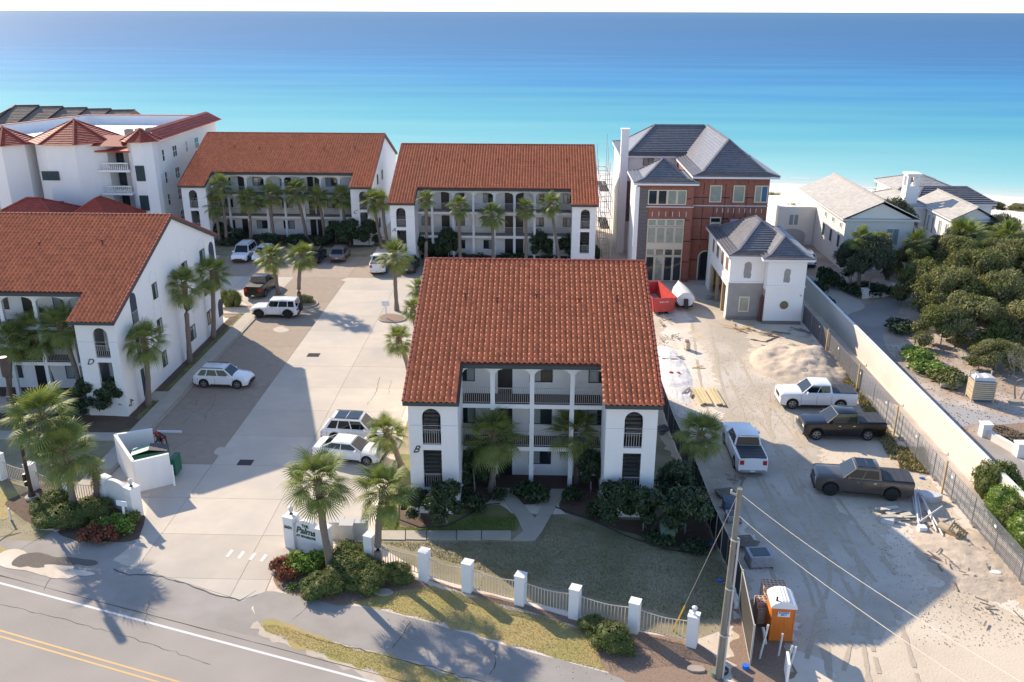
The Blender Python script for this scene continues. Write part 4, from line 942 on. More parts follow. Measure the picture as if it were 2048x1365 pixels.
def turret(cx, cy, r_, h, n_, rise, oh, name='turret', rot=0):
    pts = [(cx+r_*math.cos(2*math.pi*(i+.5)/n_+rot), cy+r_*math.sin(2*math.pi*(i+.5)/n_+rot)) for i in range(n_)]
    mb = MB(); mb.prism(pts, 0, h); tw = mb.build(name, STUCCO, ho)
    ap = (cx, cy, h+rise); q = [(cx+(r_+oh)*math.cos(2*math.pi*(i+.5)/n_+rot), cy+(r_+oh)*math.sin(2*math.pi*(i+.5)/n_+rot), h) for i in range(n_)]
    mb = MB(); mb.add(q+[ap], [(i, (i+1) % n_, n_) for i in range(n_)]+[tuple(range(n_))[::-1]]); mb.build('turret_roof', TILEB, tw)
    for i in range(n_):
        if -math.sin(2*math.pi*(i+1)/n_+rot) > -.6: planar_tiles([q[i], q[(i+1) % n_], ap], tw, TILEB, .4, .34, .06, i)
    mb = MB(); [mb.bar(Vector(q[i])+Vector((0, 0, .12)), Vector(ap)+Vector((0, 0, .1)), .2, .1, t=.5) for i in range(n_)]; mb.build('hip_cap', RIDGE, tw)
    return tw
tb = turret(-60.2, 115.5, 5.0, 13.2, 8, 2.5, .8, rot=.0)
turret(-50.9, 113.6, 1.75, 13.4, 8, 1.4, .8); turret(-69.2, 114.5, 3.6, 12.9, 8, 1.9, .7)
mb = MB(); mb.box(-58, 112.5, 12.0, -52, 116, 12.2); mb.add([(-56.5, 111.6, 12.9), (-52.2, 111.6, 12.9), (-52.2, 114.5, 13.9), (-56.5, 114.5, 13.9)], [(0, 1, 2, 3)]); mb.build('porch_roof', TILEB, ho)
for fl in range(4):
    z_ = .9+fl*2.95
    mb = MB(); mb.box(-56.4, 112.2, z_-.2, -52.4, 116, z_+.05); mb.build('balcony_slab', WHITEP, ho)
    mb = MB(); mb.box(-55.8, 112.2, z_+.85, -52.5, 112.45, z_+1.0)
    for q in range(13): mb.lathe([(.04, z_+.05), (.08, z_+.3), (.04, z_+.6), (.05, z_+.85)], (-55.7+q*.26, 112.32, 0), 5)
    stuff(mb.build('balustrade', STUCCO2, ho))
    window(-55.6, -54.6, z_+.1, z_+2.2, 115.98, ho, GLASS, FRAME, mull=1); window(-53.4, -52.7, z_+.9, z_+2.1, 115.98, ho, GLASS, WHITEP, mull=0, bars=1)
SHUT = M('green_shutter', (.02, .05, .055), rough=.6)
def shutter(x, y, z, w_, h):
    mb = MB(); mb.box(x, y-.12, z, x+w_, y-.04, z+h)
    for q in range(1, 6): mb.box(x+w_*q/6-.015, y-.15, z, x+w_*q/6+.015, y-.12, z+h)
    return mb.build('shutter', SHUT, ho)
for z_ in (8.7, 4.9): shutter(-63.0, 110.85, z_, 2.2, 1.15); shutter(-51.4, 111.95, z_-.2, 1.15, 1.95)
for z_ in (8.2, 4.2, .6): shutter(-70.6, 111.15, z_, 1.1, 1.8)
mb = MB(); R_ = [(-64, 104, 3.6), (-52, 108, 3.3)]
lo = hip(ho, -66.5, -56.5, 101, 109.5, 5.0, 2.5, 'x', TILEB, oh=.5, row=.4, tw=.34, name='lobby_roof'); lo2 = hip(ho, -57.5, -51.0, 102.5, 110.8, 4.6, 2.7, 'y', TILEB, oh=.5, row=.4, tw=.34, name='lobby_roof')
mb = MB(); mb.box(-66.2, 101.3, 0, -56.7, 109.3, 4.95); mb.build('lobby_wall', STUCCO2, ho); mb = MB(); mb.box(-57.3, 102.8, 0, -51.2, 110.6, 4.55); mb.build('lobby_wall', STUCCO2, ho)
for i, (x, y) in enumerate(((-62.9, 121.5), (-61.4, 123.5), (-56.2, 122), (-55.0, 122.6), (-53.9, 123.4), (-52.8, 122.2), (-51.9, 123.2))):
    t = thing('rooftop_condenser', ['pale box condenser on the white flat roof, leftmost of the row', 'second box condenser from the left on the white flat roof', 'third box condenser on the white flat roof, left of the near trio', 'middle box condenser of the near trio on the white flat roof', 'right condenser of the near trio on the white flat roof', 'green-grey condenser right of the trio on the white flat roof', 'rightmost condenser on the white flat roof'][i], 'air conditioner', (x, y, 12.62), 0, 'condensers on the white flat roof')
    mb = MB(); mb.box(x-.45, y-.45, 12.66, x+.45, y+.45, 13.75)
    for q in range(7): mb.box(x-.47, y-.47, 12.75+q*.14, x+.47, y-.452, 12.78+q*.14)
    mb.build('casing', M('condenser_tan', (.35, .31, .25), rough=.6) if i != 5 else M('condenser_green', (.10, .20, .18), rough=.5), t)
    mb = MB(); mb.lathe([(.36, 13.76), (.36, 13.8), (.1, 13.82)], (x, y, 0), 12); mb.build('fan_grille', BLACKM, t)
# brown roofed row behind
br = thing('townhouse_row', 'row of brown shingled roofs behind the hotel at the far upper left', 'building', (-85, 150, 0))
BSH = M('brown_shingle', (.23, .18, .145), (.18, .14, .11), 4, .9, tint=.15)
SE = [(onY(31+48*i, 212+2.3*i, 148+.8*i), onY(31+48*i-56, 212+2.3*i+44, 141+.8*i)) for i in range(-1, 6)]; SE[0] = (onY(31, 212, 148)+Vector((-.1, 0, -.1)), onY(-60, 262, 138))
for i in range(6):
    (T0, B0), (T1, B1) = SE[i], SE[i+1]; T1 = T1.copy(); B1 = B1.copy(); B1.z = B0.z; T1.z = T0.z if i else T1.z
    q = [tuple(B0), tuple(B1), tuple(T1), tuple(T0)]
    mb = MB(); mb.add(q+[(T0.x, T0.y+8, T0.z-3.6), (T1.x, T1.y+8, T0.z-3.6)], [(0, 1, 2, 3), (3, 2, 5, 4)]); rf = mb.build('roof', BSH, br)
    mb = MB(); mb.box(B0.x+.3, B0.y+.4, 0, B1.x-.3, T0.y+7, B0.z-.2); mb.build('wall', STUCCO2, br)
    planar_tiles(q, rf, BSH, .5, .6, .04, i)
    mb = MB(); mb.bar(B0+Vector((0, 0, .1)), T0+Vector((0, 0, .1)), .25, .2); mb.bar(T0+Vector((0, 0, .08)), T1+Vector((0, 0, .08)), .3, .12); mb.build('rake_cap', M('dark_brown_trim', (.05, .04, .035)), rf)
# ---------------------------------------------------------------- beach houses on the right
bh = thing('beach_house', 'white gabled beach house with pale grey roof right of the red house', 'house', (38, 112, 0))
shell(bh, 36.3, 44.3, 104.4, 122.6, 6.1, (STUCCO2,)*4)
for y_ in (104.4, 122.4): mb = MB(); mb.prismy([(36.4, 6.1), (44.2, 6.1), (40.3, 7.95)], y_, y_+.2); mb.build('gable', STUCCO2, bh, fix=True)
hip(bh, 36.3, 44.3, 104.4, 122.6, 6.2, 2.07, 'y', SLATE2, oh=.5, row=.36, tw=.5, lift=.02, ends=(0, 0), base=SLATE2)
mb = MB(); mb.box(31.4, 116, 0, 36.25, 126, 4.7); mb.box(31.4, 116, 4.7, 36.25, 116.3, 5.1); mb.box(31.4, 116.3, 4.7, 31.7, 126, 5.1); mb.build('flat_wing', STUCCO2, bh)
window(32.8, 34.2, 2.6, 4.2, 116, bh, GLASS2, WHITEP, mull=1, fw_=.12)
mb = MB(); P_ = [(31.8, 0), (35.2, 0), (35.2, 1.4)]+[(33.5+1.7*math.cos(math.pi*q/8), 1.4+.8*math.sin(math.pi*q/8)) for q in range(1, 8)]+[(31.8, 1.4)]; mb.prismy(P_, 115.9, 115.99); mb.build('garage_door', M('garage_door_grey', (.42, .42, .42), rough=.6), bh, fix=True)
for y_ in (105.5, 108.5, 111.5): window(y_, y_+1.1, 2.2, 3.9, 36.3, bh, GLASS, WHITEP, 'y', -1, mull=0, fw_=.1); window(y_, y_+.8, 4.7, 5.4, 36.3, bh, GLASS2, WHITEP, 'y', -1, mull=0, fw_=.1)
window(41.2, 42.7, 3, 5, 104.4, bh, GLASS2, WHITEP, mull=1); window(37.4, 38.4, 3.4, 4.6, 104.4, bh, GLASS2, WHITEP, mull=0)
b2 = thing('beach_house', 'low white beach house with bell tower and striped tile roof at right', 'house', (55, 118, 0))
shell(b2, 51.3, 56.5, 109.8, 121, 4.9, (STUCCO2,)*4); hip(b2, 51.3, 56.5, 109.8, 121, 5.0, 1.5, 'y', SLATE2, oh=.4, row=.4, tw=.5, lift=.03, ends=(0, 0), base=SLATE2)
mb = MB(); mb.prismy([(51.4, 4.9), (56.4, 4.9), (53.9, 6.3)], 109.8, 110.0); mb.build('gable', STUCCO2, b2, fix=True)
shell(b2, 51.3, 61.4, 121.05, 128.6, 4.7, (STUCCO2,)*4); hip(b2, 51.3, 61.4, 121.05, 128.6, 4.75, 1.5, 'x', SLATE, oh=.4, row=.55, tw=.5, lift=.13, run=2.5)
shell(b2, 51.6, 60, 128.7, 137, 5.0, (STUCCO2,)*4); hip(b2, 51.6, 60, 128.7, 137, 5.05, 1.7, 'y', SLATE2, oh=.4, row=.42, tw=.5, lift=.03)
shell(b2, 47.6, 51.2, 117.6, 127, 4.9, (STUCCO2,)*4); hip(b2, 47.6, 51.2, 117.6, 127, 4.95, .9, 'y', SLATE2, oh=.2, row=.42, tw=.5, lift=.03)
for y_ in (110.8, 112.8, 114.8, 116.2): window(y_, y_+.8, 1.9, 4.2, 51.3, b2, GLASS2, WHITEP, 'y', -1, mull=0, fw_=.12)
for y_ in (118.4, 120.4, 122.4, 124.4): window(y_, y_+.8, 2.2, 4.2, 47.6, b2, GLASS2, WHITEP, 'y', -1, mull=0, fw_=.12)
tw = MB()
for x_, y_ in ((48.35, 118.0), (49.55, 118.0), (48.35, 119.2), (49.55, 119.2)): tw.box(x_, y_, 7.5, x_+.4, y_+.4, 8.75)
tw.box(48.35, 118.0, 5.0, 49.95, 119.6, 7.5); tw.box(48.35, 118.0, 8.75, 49.95, 119.6, 9.0); tw.box(48.2, 117.85, 9.0, 50.1, 119.75, 9.2); bt = tw.build('bell_tower', STUCCO, b2)
mb = MB(); mb.lathe([(.05, 8.65), (.12, 8.6), (.18, 8.3), (.30, 8.02), (.28, 8.0)], (49.15, 118.8, 0), 12); mb.build('bell', M('bronze_bell', (.35, .22, .10), rough=.4, metal=.8), bt, smooth=60)
# ================================================================== vegetation
PALMG = M('palm_frond', (.125, .165, .045), (.21, .215, .07), 3, .6, spec=.2, tint=.4, trans=.16)
PALMD = M('dead_frond', (.30, .21, .12), (.22, .15, .09), 5, .9, tint=.25)
BARK = M('palm_bark', (.24, .19, .15), (.17, .135, .11), 7, .95, bump=.02, bs=14, stretch=(1, 1, 2.5))
BARKW = M('pale_palm_bark', (.40, .36, .33), (.30, .27, .25), 7, .95, bump=.02, bs=14)
LEAFD = M('magnolia_leaf', (.030, .055, .020), (.05, .072, .03), 2, .45, spec=.35, tint=.5, trans=.06)
LEAFO = M('oak_leaf', (.19, .19, .085), (.27, .245, .13), .9, .8, spec=.2, tint=.5, trans=.15, big=(.13, .14, .045), bigs=.35)
LEAFS = M('shrub_leaf', (.095, .145, .035), (.17, .165, .055), 1.5, .7, spec=.25, tint=.5, trans=.1)
LEAFB = M('bright_leaf', (.13, .20, .03), (.18, .26, .04), 3, .5, tint=.4, trans=.2)
LEAFR = M('red_leaf', (.26, .05, .035), (.16, .08, .03), 5, .5, tint=.4, trans=.15)
LEAFY = M('ochre_grass_blade', (.36, .29, .12), (.25, .23, .09), 3, .8, tint=.4)
TWIG = M('grey_twig', (.26, .23, .20), (.2, .17, .14), 5, .9)
def frond_mesh(name, droop, seed, segs=22, pet=1.0, blade=.88, mat=PALMG):
    r = random.Random(seed); mb = MB()
    def pt(s, side, lift=0.):      # s metres along the midrib
        x = s; z = -droop*(s/2.0)**2*1.0; return Vector((x, side, z+lift))
    mb.tube([pt(0, 0), pt(pet*.5, 0, .03), pt(pet, 0, .04)], [.028, .02, .014], 3, t=.7)
    for i in range(segs):
        a = -1+2*i/(segs-1); ang = a*R(118); hub = pt(pet+.20*(1-abs(a)), 0, .04); L_ = blade*(1-.30*abs(a)**1.6)*r.uniform(.9, 1.08)
        d = Vector((math.cos(ang*.92), math.sin(ang*.92), 0)); sd = Vector((-d.y, d.x, 0)); prev = None; t_ = .35+.3*r.random(); wd = [.010, .027, .022, .0]
        fold = .10*abs(a)
        for k, f in enumerate((0, .4, .72, 1)):
            q = hub+d*(L_*f); q.z += fold*f-(droop*.45+.34)*L_*f**2.4-r.uniform(0, .03)*f; w_ = wd[k]*blade/1.0*1.25
            cur = (q-sd*w_, q+sd*w_) if w_ else (q,)
            if prev:
                if len(cur) == 2: mb.add([prev[0], prev[1], cur[1], cur[0]], [(0, 1, 2, 3)], t_+.25*f)
                else: mb.add([prev[0], prev[1], cur[0]], [(0, 1, 2)], .9)
            prev = cur
    me = mb.mesh(name); me.materials.append(mat); return me
FR = [frond_mesh('frond', d, i) for i, d in enumerate((.1, .25, .5, .8, 1.05, .35))]
FRD = [frond_mesh('dead_frond', 1.3, 40, 10, .8, .8, PALMD)]
def frond_xf(i, n_, r, rad):
    f = (i+.5)/n_; el = R(86-130*f**1.0+r.uniform(-16, 16)); az = i*2.39996+r.uniform(-.25, .25); s_ = rad/2.0*r.uniform(.84, 1.08)*(1 if f > .12 else .85)
    k = 0 if f < .15 else 5 if f < .3 else 1 if f < .45 else 2 if f < .68 else 3 if f < .87 else 4
    m_ = Matrix.Rotation(az, 4, 'Z') @ Matrix.Rotation(-el, 4, 'Y') @ Matrix.Rotation(r.uniform(-.5, .5), 4, 'X')
    sc_ = Matrix.Diagonal((s_, s_, s_, 1)); return k, m_ @ sc_
def join_xf(items, name, mat):
    Vs, Fs, Ts, k = [], [], [], 0; tri = []
    mb = MB()
    for me, mx in items:
        vs = [mx @ v.co for v in me.vertices]; tt = [d.value for d in me.attributes['tint'].data]; base_ = len(mb.v)
        mb.v += [tuple(v) for v in vs]; mb.t += tt; mb.f += [tuple(i+base_ for i in p.vertices) for p in me.polygons]
    me = mb.mesh(name); me.materials.append(mat); return me
CROWNS = []
for v in range(4):
    r = random.Random(50+v); CROWNS.append(join_xf([(FR[k], mx) for k, mx in (frond_xf(i, 42, r, 2.0) for i in range(42))], 'fronds', PALMG))
def palm(base, crown, rpx, label, near=False, nf=42, bark=BARK, seed=None, boots=True, group=None, dead=4, dy=0.):
    b = G(*base); s_ = seed or int(base[0]*7+base[1]); r = random.Random(s_)
    c = onY(crown[0], crown[1], b.y+dy); dist = (c-Vector((0, 0, CH))).dot(fw); rad = rpx/FPX*dist*1.08
    top = c-Vector((0, 0, rad*.26)); t = thing('palm_tree', label, 'palm', (b.x, b.y, 0), 0, group)
    mb = MB(); n_ = 14; rb = .21; bend = r.uniform(-.15, .15)
    pts = []; rr = []
    for i in range(n_+1):
        f = i/n_; p = Vector((0, 0, 0)).lerp(Vector((top.x-b.x, top.y-b.y, top.z)), f); lean = Vector((top.x-b.x, top.y-b.y, 0))
        p -= lean*(.35*f*(1-f)); p.x += bend*math.sin(math.pi*f); pts.append(p+Vector((b.x, b.y, 0))); rr.append(rb*(1.35-.35*min(1, f*5))*(1+.07*math.sin(f*60+s_))*(1-.12*f))
    pts[0].z = -.1
    mb.tube(pts, rr, 10); mb.build('trunk', bark, t, smooth=180)
    if boots:
        mb = MB()
        for q in range(46):
            a = q*2.4; h = -.75+.022*q; p = top+Vector((0, 0, h-.05)); d = Vector((math.cos(a), math.sin(a), .9)).normalized(); mb.tube([p, p+d*.22, p+d*r.uniform(.32, .45)], [.07, .06, .02], 4, t=r.random())
        mb.build('boots', PALMD, t)
    tl = top-Vector((b.x, b.y, 0))
    if near:
        for i in range(nf):
            k, mx = frond_xf(i, nf, r, rad); o = add_obj('frond', FR[k], t); o.matrix_local = Matrix.Translation(tl) @ mx
    else:
        o = add_obj('fronds', CROWNS[s_ % 4], t); o.location = tl; o.scale = (rad/2,)*3; o.rotation_euler = (r.uniform(-.08, .08), r.uniform(-.08, .08), r.uniform(0, 6.28))
    for q in range(dead):
        o = add_obj('dead_frond', FRD[0], t); o.matrix_local = Matrix.Translation(tl-Vector((0, 0, .2))) @ Matrix.Rotation(r.uniform(0, 6.28), 4, 'Z') @ Matrix.Rotation(R(r.uniform(45, 75)), 4, 'Y') @ Matrix.Diagonal((.7, .7, .7, 1))
    return t
PL = [
 ((130, 1003), (80, 822), 80, 'big shaggy palm at the lower left, the taller behind its neighbour by the white fence', 1),
 ((151, 1024), (125, 888), 74, 'drooping palm at the lower left standing in front among the round shrubs', 1),
 ((112, 790), (66, 652), 62, 'palm with leaning trunk before the left gallery of building D', 1),
 ((168, 806), (118, 640), 50, 'palm nearest the letter D with its crown over the gallery', 1),
 ((20, 800), (22, 668), 46, 'palm at the left edge of the photo before building D', 1),
 ((297, 812), (287, 672), 50, 'palm at the front corner of the white side wall of building D', 1),
 ((380, 727), (367, 560), 44, 'middle palm against the white side wall of building D', 1),
 ((427, 677), (423, 538), 42, 'rearmost palm against the white side wall of building D', 1),
 ((664, 1142), (634, 945), 74, 'tall palm rising in front of the entrance sign and crossing it', 1),
 ((756, 1135), (766, 968), 68, 'palm right of the entrance sign beside the first fence pillar', 1),
 ((981, 985), (985, 856), 66, 'left palm of the two against the front of building B', 1),
 ((1152, 968), (1147, 850), 58, 'right palm of the two against the front of building B', 1),
 ((803, 935), (773, 856), 46, 'short palm beside the white cars at the left corner of building B', 1),
 ((822, 775), (797, 672), 34, 'palm at the left wall of building B, nearest of three beside its roof', 1),
 ((840, 720), (826, 612), 26, 'middle palm of three along the left wall of building B', 0),
 ((850, 680), (836, 572), 26, 'farthest palm of three along the left wall of building B', 0),
 ((557, 590), (541, 508), 35, 'left palm of the two on the parking island by the white off-roader', 1),
 ((599, 604), (603, 505), 34, 'right palm of the two on the parking island by the white off-roader', 1),
 ((794, 622), (789, 503), 38, 'tall palm on the small kerbed island in the middle of the lot', 1),
 ((1370, 960), (1404, 858), 54, 'palm with pale leaning trunk beside the black construction fence', 1),
 ((454, 484), (440, 365), 28, 'topmost crowned palm at the left end of building C', 0),
 ((439, 484), (426, 404), 28, 'leftmost palm in front of building C', 0),
 ((501, 484), (496, 392), 29, 'palm before the third column of building C', 0),
 ((550, 484), (540, 383), 30, 'straight palm before the middle left of building C', 0),
 ((615, 484), (590, 377), 31, 'leaning palm before the middle of building C', 0),
 ((650, 484), (635, 388), 26, 'palm just right of the middle of building C', 0),
 ((692, 484), (682, 388), 28, 'palm nearest the letter C on building C', 0),
 ((764, 497), (746, 396), 29, 'left palm of the pair between buildings C and A', 0),
 ((777, 499), (764, 396), 24, 'right palm of the pair between buildings C and A', 0),
 ((851, 532), (851, 394), 21, 'slim palm at the left end of the front of building A', 0),
 ((921, 532), (918, 407), 27, 'second palm from the left before building A', 0),
 ((986, 532), (984, 424), 32, 'middle and biggest palm before building A', 0),
 ((1052, 532), (1051, 412), 25, 'fourth palm from the left before building A', 0),
 ((1120, 532), (1102, 402), 27, 'rightmost palm before building A with a leaning trunk', 0),
 ((50, 425), (42, 378), 28, 'palm before the turrets at the far left', 0),
 ((296, 440), (287, 390), 29, 'palm before the right turret of the far left building', 0),
 ((1583, 478), (1588, 424), 31, 'palm beside the cream house right of the red house', 0),
 ((1545, 450), (1546, 398), 24, 'palm peeping out behind the right corner of the red house', 0),
 ((1716, 586), (1724, 470), 29, 'tall palm before the gable of the cream beach house', 0),
 ((1775, 560), (1762, 478), 28, 'palm in the middle of the garden before the gable', 0),
 ((1830, 560), (1835, 480), 33, 'palm right of the gable between the two beach houses', 0),
 ((1935, 560), (1935, 462), 44, 'left palm of the two big ones before the low beach house', 0),
 ((2022, 560), (2015, 466), 46, 'right palm of the two big ones at the right edge of the photo', 0),
 ((1772, 400), (1769, 378), 24, 'small palm behind the beach houses near the water', 0),
]
for b, c, rp, lb, near in PL: palm(b, c, rp, lb, bool(near), dead=5 if near else 2, bark=BARKW if 'pale' in lb else BARK)
# the small sun lit palm with a rough trunk near the lower left fence
palm((192, 1008), (188, 931), 24, 'small bright green palm with a shaggy trunk by the left sign wall', True, 24, dead=10)
# ---------------------------------------------------------------- leafy crowns
def leaves(seed, blobs, n_, size, mat, name='crown', core=.72, squash=.8, long_=1.5, fluff=.16):
    """blobs = (x, y, z, r) ; n_ leaf quads near their surfaces"""
    r = np.random.RandomState(seed); B = np.array(blobs, float); wgt = B[:, 3]**2; wgt /= wgt.sum(); k = r.choice(len(B), n_, p=wgt)
    d = r.normal(size=(n_, 3)); d /= np.linalg.norm(d, axis=1)[:, None]; low = d[:, 2] < -.35; d[low, 2] *= -.6; d /= np.linalg.norm(d, axis=1)[:, None]
    rad = B[k, 3]*(1-np.abs(r.normal(0, fluff, n_)))*(1+.10*np.sin(d[:, 0]*7+k)*np.cos(d[:, 1]*6-k)+.06*np.sin(d[:, 2]*13+k*2)); rad *= 1+r.uniform(0, .10, n_)*(r.rand(n_) < .3)
    P_ = B[k, :3]+d*rad[:, None]*np.array([1, 1, squash])
    nrm = d*.6+r.normal(size=(n_, 3))*.75+np.array([0, 0, .25]); nrm /= np.linalg.norm(nrm, axis=1)[:, None]
    a = np.cross(nrm, r.normal(size=(n_, 3))); a /= np.linalg.norm(a, axis=1)[:, None]; b = np.cross(nrm, a); s_ = size*r.uniform(.6, 1.3, n_)[:, None]
    a = a*s_*long_; b = b*s_*.6
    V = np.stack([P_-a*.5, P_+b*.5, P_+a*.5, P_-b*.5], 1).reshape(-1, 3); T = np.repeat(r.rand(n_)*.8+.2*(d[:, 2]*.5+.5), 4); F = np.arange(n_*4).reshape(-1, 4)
    if core:       # inner lumps so the crown is not see-through
        cv, cf = [], []
        for (x, y, z, q) in blobs:
            o = len(cv)
            for i in range(5):
                ph = math.pi*(i+.5)/5
                for j in range(8): th = 2*math.pi*j/8; w_ = q*core*(1+.12*math.sin(3*th+i)); cv.append((x+w_*math.sin(ph)*math.cos(th), y+w_*math.sin(ph)*math.sin(th), z+w_*squash*math.cos(ph)))
            for i in range(4):
                for j in range(8): cf.append((o+i*8+j, o+i*8+(j+1) % 8, o+(i+1)*8+(j+1) % 8, o+(i+1)*8+j))
            cf += [(o, o+1, o+2, o+3), (o, o+3, o+4, o+5)]
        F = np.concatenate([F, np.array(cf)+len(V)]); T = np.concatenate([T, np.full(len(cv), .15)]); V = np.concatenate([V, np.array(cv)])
    return npmesh(name, V, F, T, mat)
def blobset(seed, n_, w_, h, rr, flat=0):
    r = random.Random(seed); out = []
    for i in range(n_):
        a = i*2.4+r.uniform(-.3, .3); f = (i+.5)/n_; q = w_*(1-rr*.6)*math.sqrt(f)*(1 if f < .75 else .92); rb = rr*w_*r.uniform(.85, 1.2)
        z = h*(.80-.52*f**1.4+r.uniform(-.07, .07)); out.append((q*math.cos(a), q*math.sin(a), max(rb*.62, z-rb*.35), rb))
    return out
MAG = [leaves(s, blobset(s, 9, 1.0, 1.9, .42), 2600, .11, LEAFD) for s in (1, 2, 3)]
RND = [leaves(s, blobset(s, 8, 1.0, 1.0, .46, .6), 6500, .058, LEAFS, fluff=.07, squash=.8, long_=1.25, core=.8) for s in (4, 5, 6)]
OAK = [leaves(s, blobset(s, 20, 1.0, 1.3, .30, .25), 13000, .050, LEAFO, squash=.9, core=.6, fluff=.26) for s in (7, 8, 9)]
LOW = [leaves(s, blobset(s, 6, 1.0, .7, .42, .8), 900, .14, LEAFD, core=.5) for s in (10, 11)]
SAGOF = None
def shrub(px, w_, h, label, mats, name='shrub', z=0., mat=None, cat='shrub', group=None, rz=None, stem=False):
    p = G(*px); me = mats[int(px[0]+px[1]) % len(mats)]
    if mat: me = me.copy(); me.materials.clear(); me.materials.append(mat)
    nat = 1.9 if mats is MAG else 1.0 if mats is RND else 1.3 if mats is OAK else .7
    if stem:
        t = thing(name, label, cat, (p.x, p.y, 0), 0, group); o = add_obj('crown', me, t, (0, 0, stem)); o.scale = (w_, w_, h/nat); o.rotation_euler = (0, 0, px[0] % 6)
        mb = MB(); mb.tube([(p.x, p.y, -.05), (p.x+.05, p.y, stem*.6), (p.x-.03, p.y, stem+h*.5)], [.07, .06, .04], 6); mb.build('trunk', BARKW, t)
        return t
    o = add_obj(name, me, None, (p.x, p.y, z)); o.scale = (w_, w_, h/nat); o.rotation_euler = (0, 0, px[0] % 6); tag(o, label, cat, group); return o
# magnolia like evergreens by building B
for px, w_, h, lb in (((838, 1040), .95, 2.0, 'dark evergreen shrub left of the letter B wing, half behind a palm'), ((892, 1050), 1.25, 3.0, 'dark magnolia in front of the left wing of building B'), ((948, 985), 1.0, 2.9, 'dark shrub inside the left corner of building B gallery'), ((1180, 985), 1.0, 3.2, 'tall dark shrub inside the right corner of building B gallery'),
    ((1228, 1050), 1.3, 3.0, 'dark magnolia left of the pair before the right wing of building B'), ((1285, 1062), 1.2, 2.9, 'dark magnolia right of the pair before the right wing of building B'), ((1352, 1010), 1.4, 3.1, 'bronze tinged magnolia behind the green utility box'), ((1368, 1070), 1.7, 3.2, 'large dark magnolia next to the green utility box')):
    shrub(px, w_, h, lb, MAG, 'magnolia_shrub', stem=.35)
for px, w_, h, lb in (((915, 1000), .9, .9, 'low dark planting beside the left wing of building B'), ((1000, 1000), .6, .8, 'low planting at the foot of the left front palm'), ((1062, 995), 1.25, .95, 'low dark shrub filling the fork of the Y-shaped path'), ((1145, 1000), .8, .8, 'low planting right of the Y-shaped path'), ((1195, 1030), .9, .9, 'low dark planting left of the magnolia pair'), ((1320, 1085), 1.0, .7, 'low planting left of the green utility box'), ((1390, 1100), .9, .6, 'low planting right of the green utility box'), ((950, 1020), .9, 1.0, 'low planting between left magnolia and palm')):
    shrub(px, w_, h, lb, LOW, 'low_shrub')
for px, w_, h, lb in (((228, 828), 1.35, 2.9, 'dark magnolia at the front corner of building D'), ((183, 828), 1.2, 2.9, 'dark magnolia left of the corner one under the letter D'), ((150, 845), 1.1, 1.6, 'dark shrub beside the leaning palm trunk by building D'), ((60, 830), 1.2, 1.6, 'dark shrub under the left gallery of building D')):
    shrub(px, w_, h, lb, MAG, 'magnolia_shrub', stem=.3)
for px, w_, h, lb in (((738, 492), 1.6, 3.6, 'round dark tree at the right end of building C'), ((700, 492), 1.7, 3.8, 'dark tree before the letter C wing'), ((672, 487), 1.3, 3.0, 'dark shrub right of the middle walk of building C'), ((443, 480), 1.4, 2.6, 'dark shrub at the left end of building C'), ((840, 520), 1.8, 3.2, 'dark shrub at the left end of building A'), ((897, 520), 1.5, 4.4, 'tall dark shrub by the left door of building A'), ((1080, 520), 1.5, 4.0, 'dark cone shaped shrub right of the middle of building A'), ((1135, 520), 1.5, 3.6, 'dark shrub before the right windows of building A'), ((1160, 524), 1.4, 2.6, 'dark shrub before the right wing of building A'), ((1182, 526), 1.2, 2.6, 'dark shrub at the right corner of building A')):
    shrub(px, w_, h, lb, MAG, 'evergreen_shrub', stem=.2)
for px, w_, h, lb in (((540, 485), 1.8, 1.1, 'low planting left of the walk to building C'), ((590, 487), 2.0, 1.0, 'low planting right of the walk to building C'), ((640, 490), 1.6, 1.0, 'low planting by the middle palms of building C'), ((1030, 522), 2.0, .9, 'low planting before the doors of building A'), ((930, 524), 1.8, .9, 'low planting left of the middle palm of building A'), ((460, 490), 1.4, .9, 'low planting left of the parked white truck-like wagon')):
    shrub(px, w_, h, lb, LOW, 'low_shrub')
# clipped round shrubs
for px, w_, h, lb in (((108, 1016), 1.35, 1.05, 'round clipped shrub left of the palm pair at lower left'), ((128, 1046), 1.5, 1.0, 'round clipped shrub in front of the palm pair at lower left'), ((180, 1032), 1.4, 1.1, 'round clipped shrub right of the palm pair at lower left'), ((98, 1042), .9, .7, 'small clipped shrub at the lower edge of the left bed'),
    ((642, 1182), 1.2, 1.0, 'round clipped shrub at the foot of the tall sign palm'), ((668, 1172), .9, .8, 'small clipped shrub behind the foot of the sign palm'), ((706, 1148), 1.45, 1.1, 'big round shrub between the two sign palms'), ((727, 1172), 1.2, .9, 'clipped shrub below the one between the sign palms'), ((760, 1160), 1.1, .95, 'round shrub at the foot of the pillar palm'), ((796, 1158), .95, .8, 'small round shrub right of the pillar palm'), ((700, 1112), 1.0, .8, 'shrub behind the entrance sign fence'),
    ((1222, 1290), 1.15, 1.0, 'round clipped shrub below the fourth fence bay'), ((1187, 1262), .8, .7, 'smaller clipped shrub beside the round one at the fence')):
    shrub(px, w_, h, lb, RND, 'clipped_shrub', group='clipped round shrubs')
shrub((600, 1140), 1.1, .9, 'bright green leafy plant under the word Palms', LOW, 'leafy_plant', mat=LEAFB); shrub((640, 1128), .9, .8, 'bright green plant at the right end of the sign', LOW, 'leafy_plant', mat=LEAFB)
shrub((562, 1140), .6, .75, 'reddish shrub at the left end of the entrance sign', LOW, 'red_shrub', mat=LEAFR); shrub((573, 1160), .65, .7, 'orange red shrub below the left end of the entrance sign', LOW, 'red_shrub', mat=LEAFR)
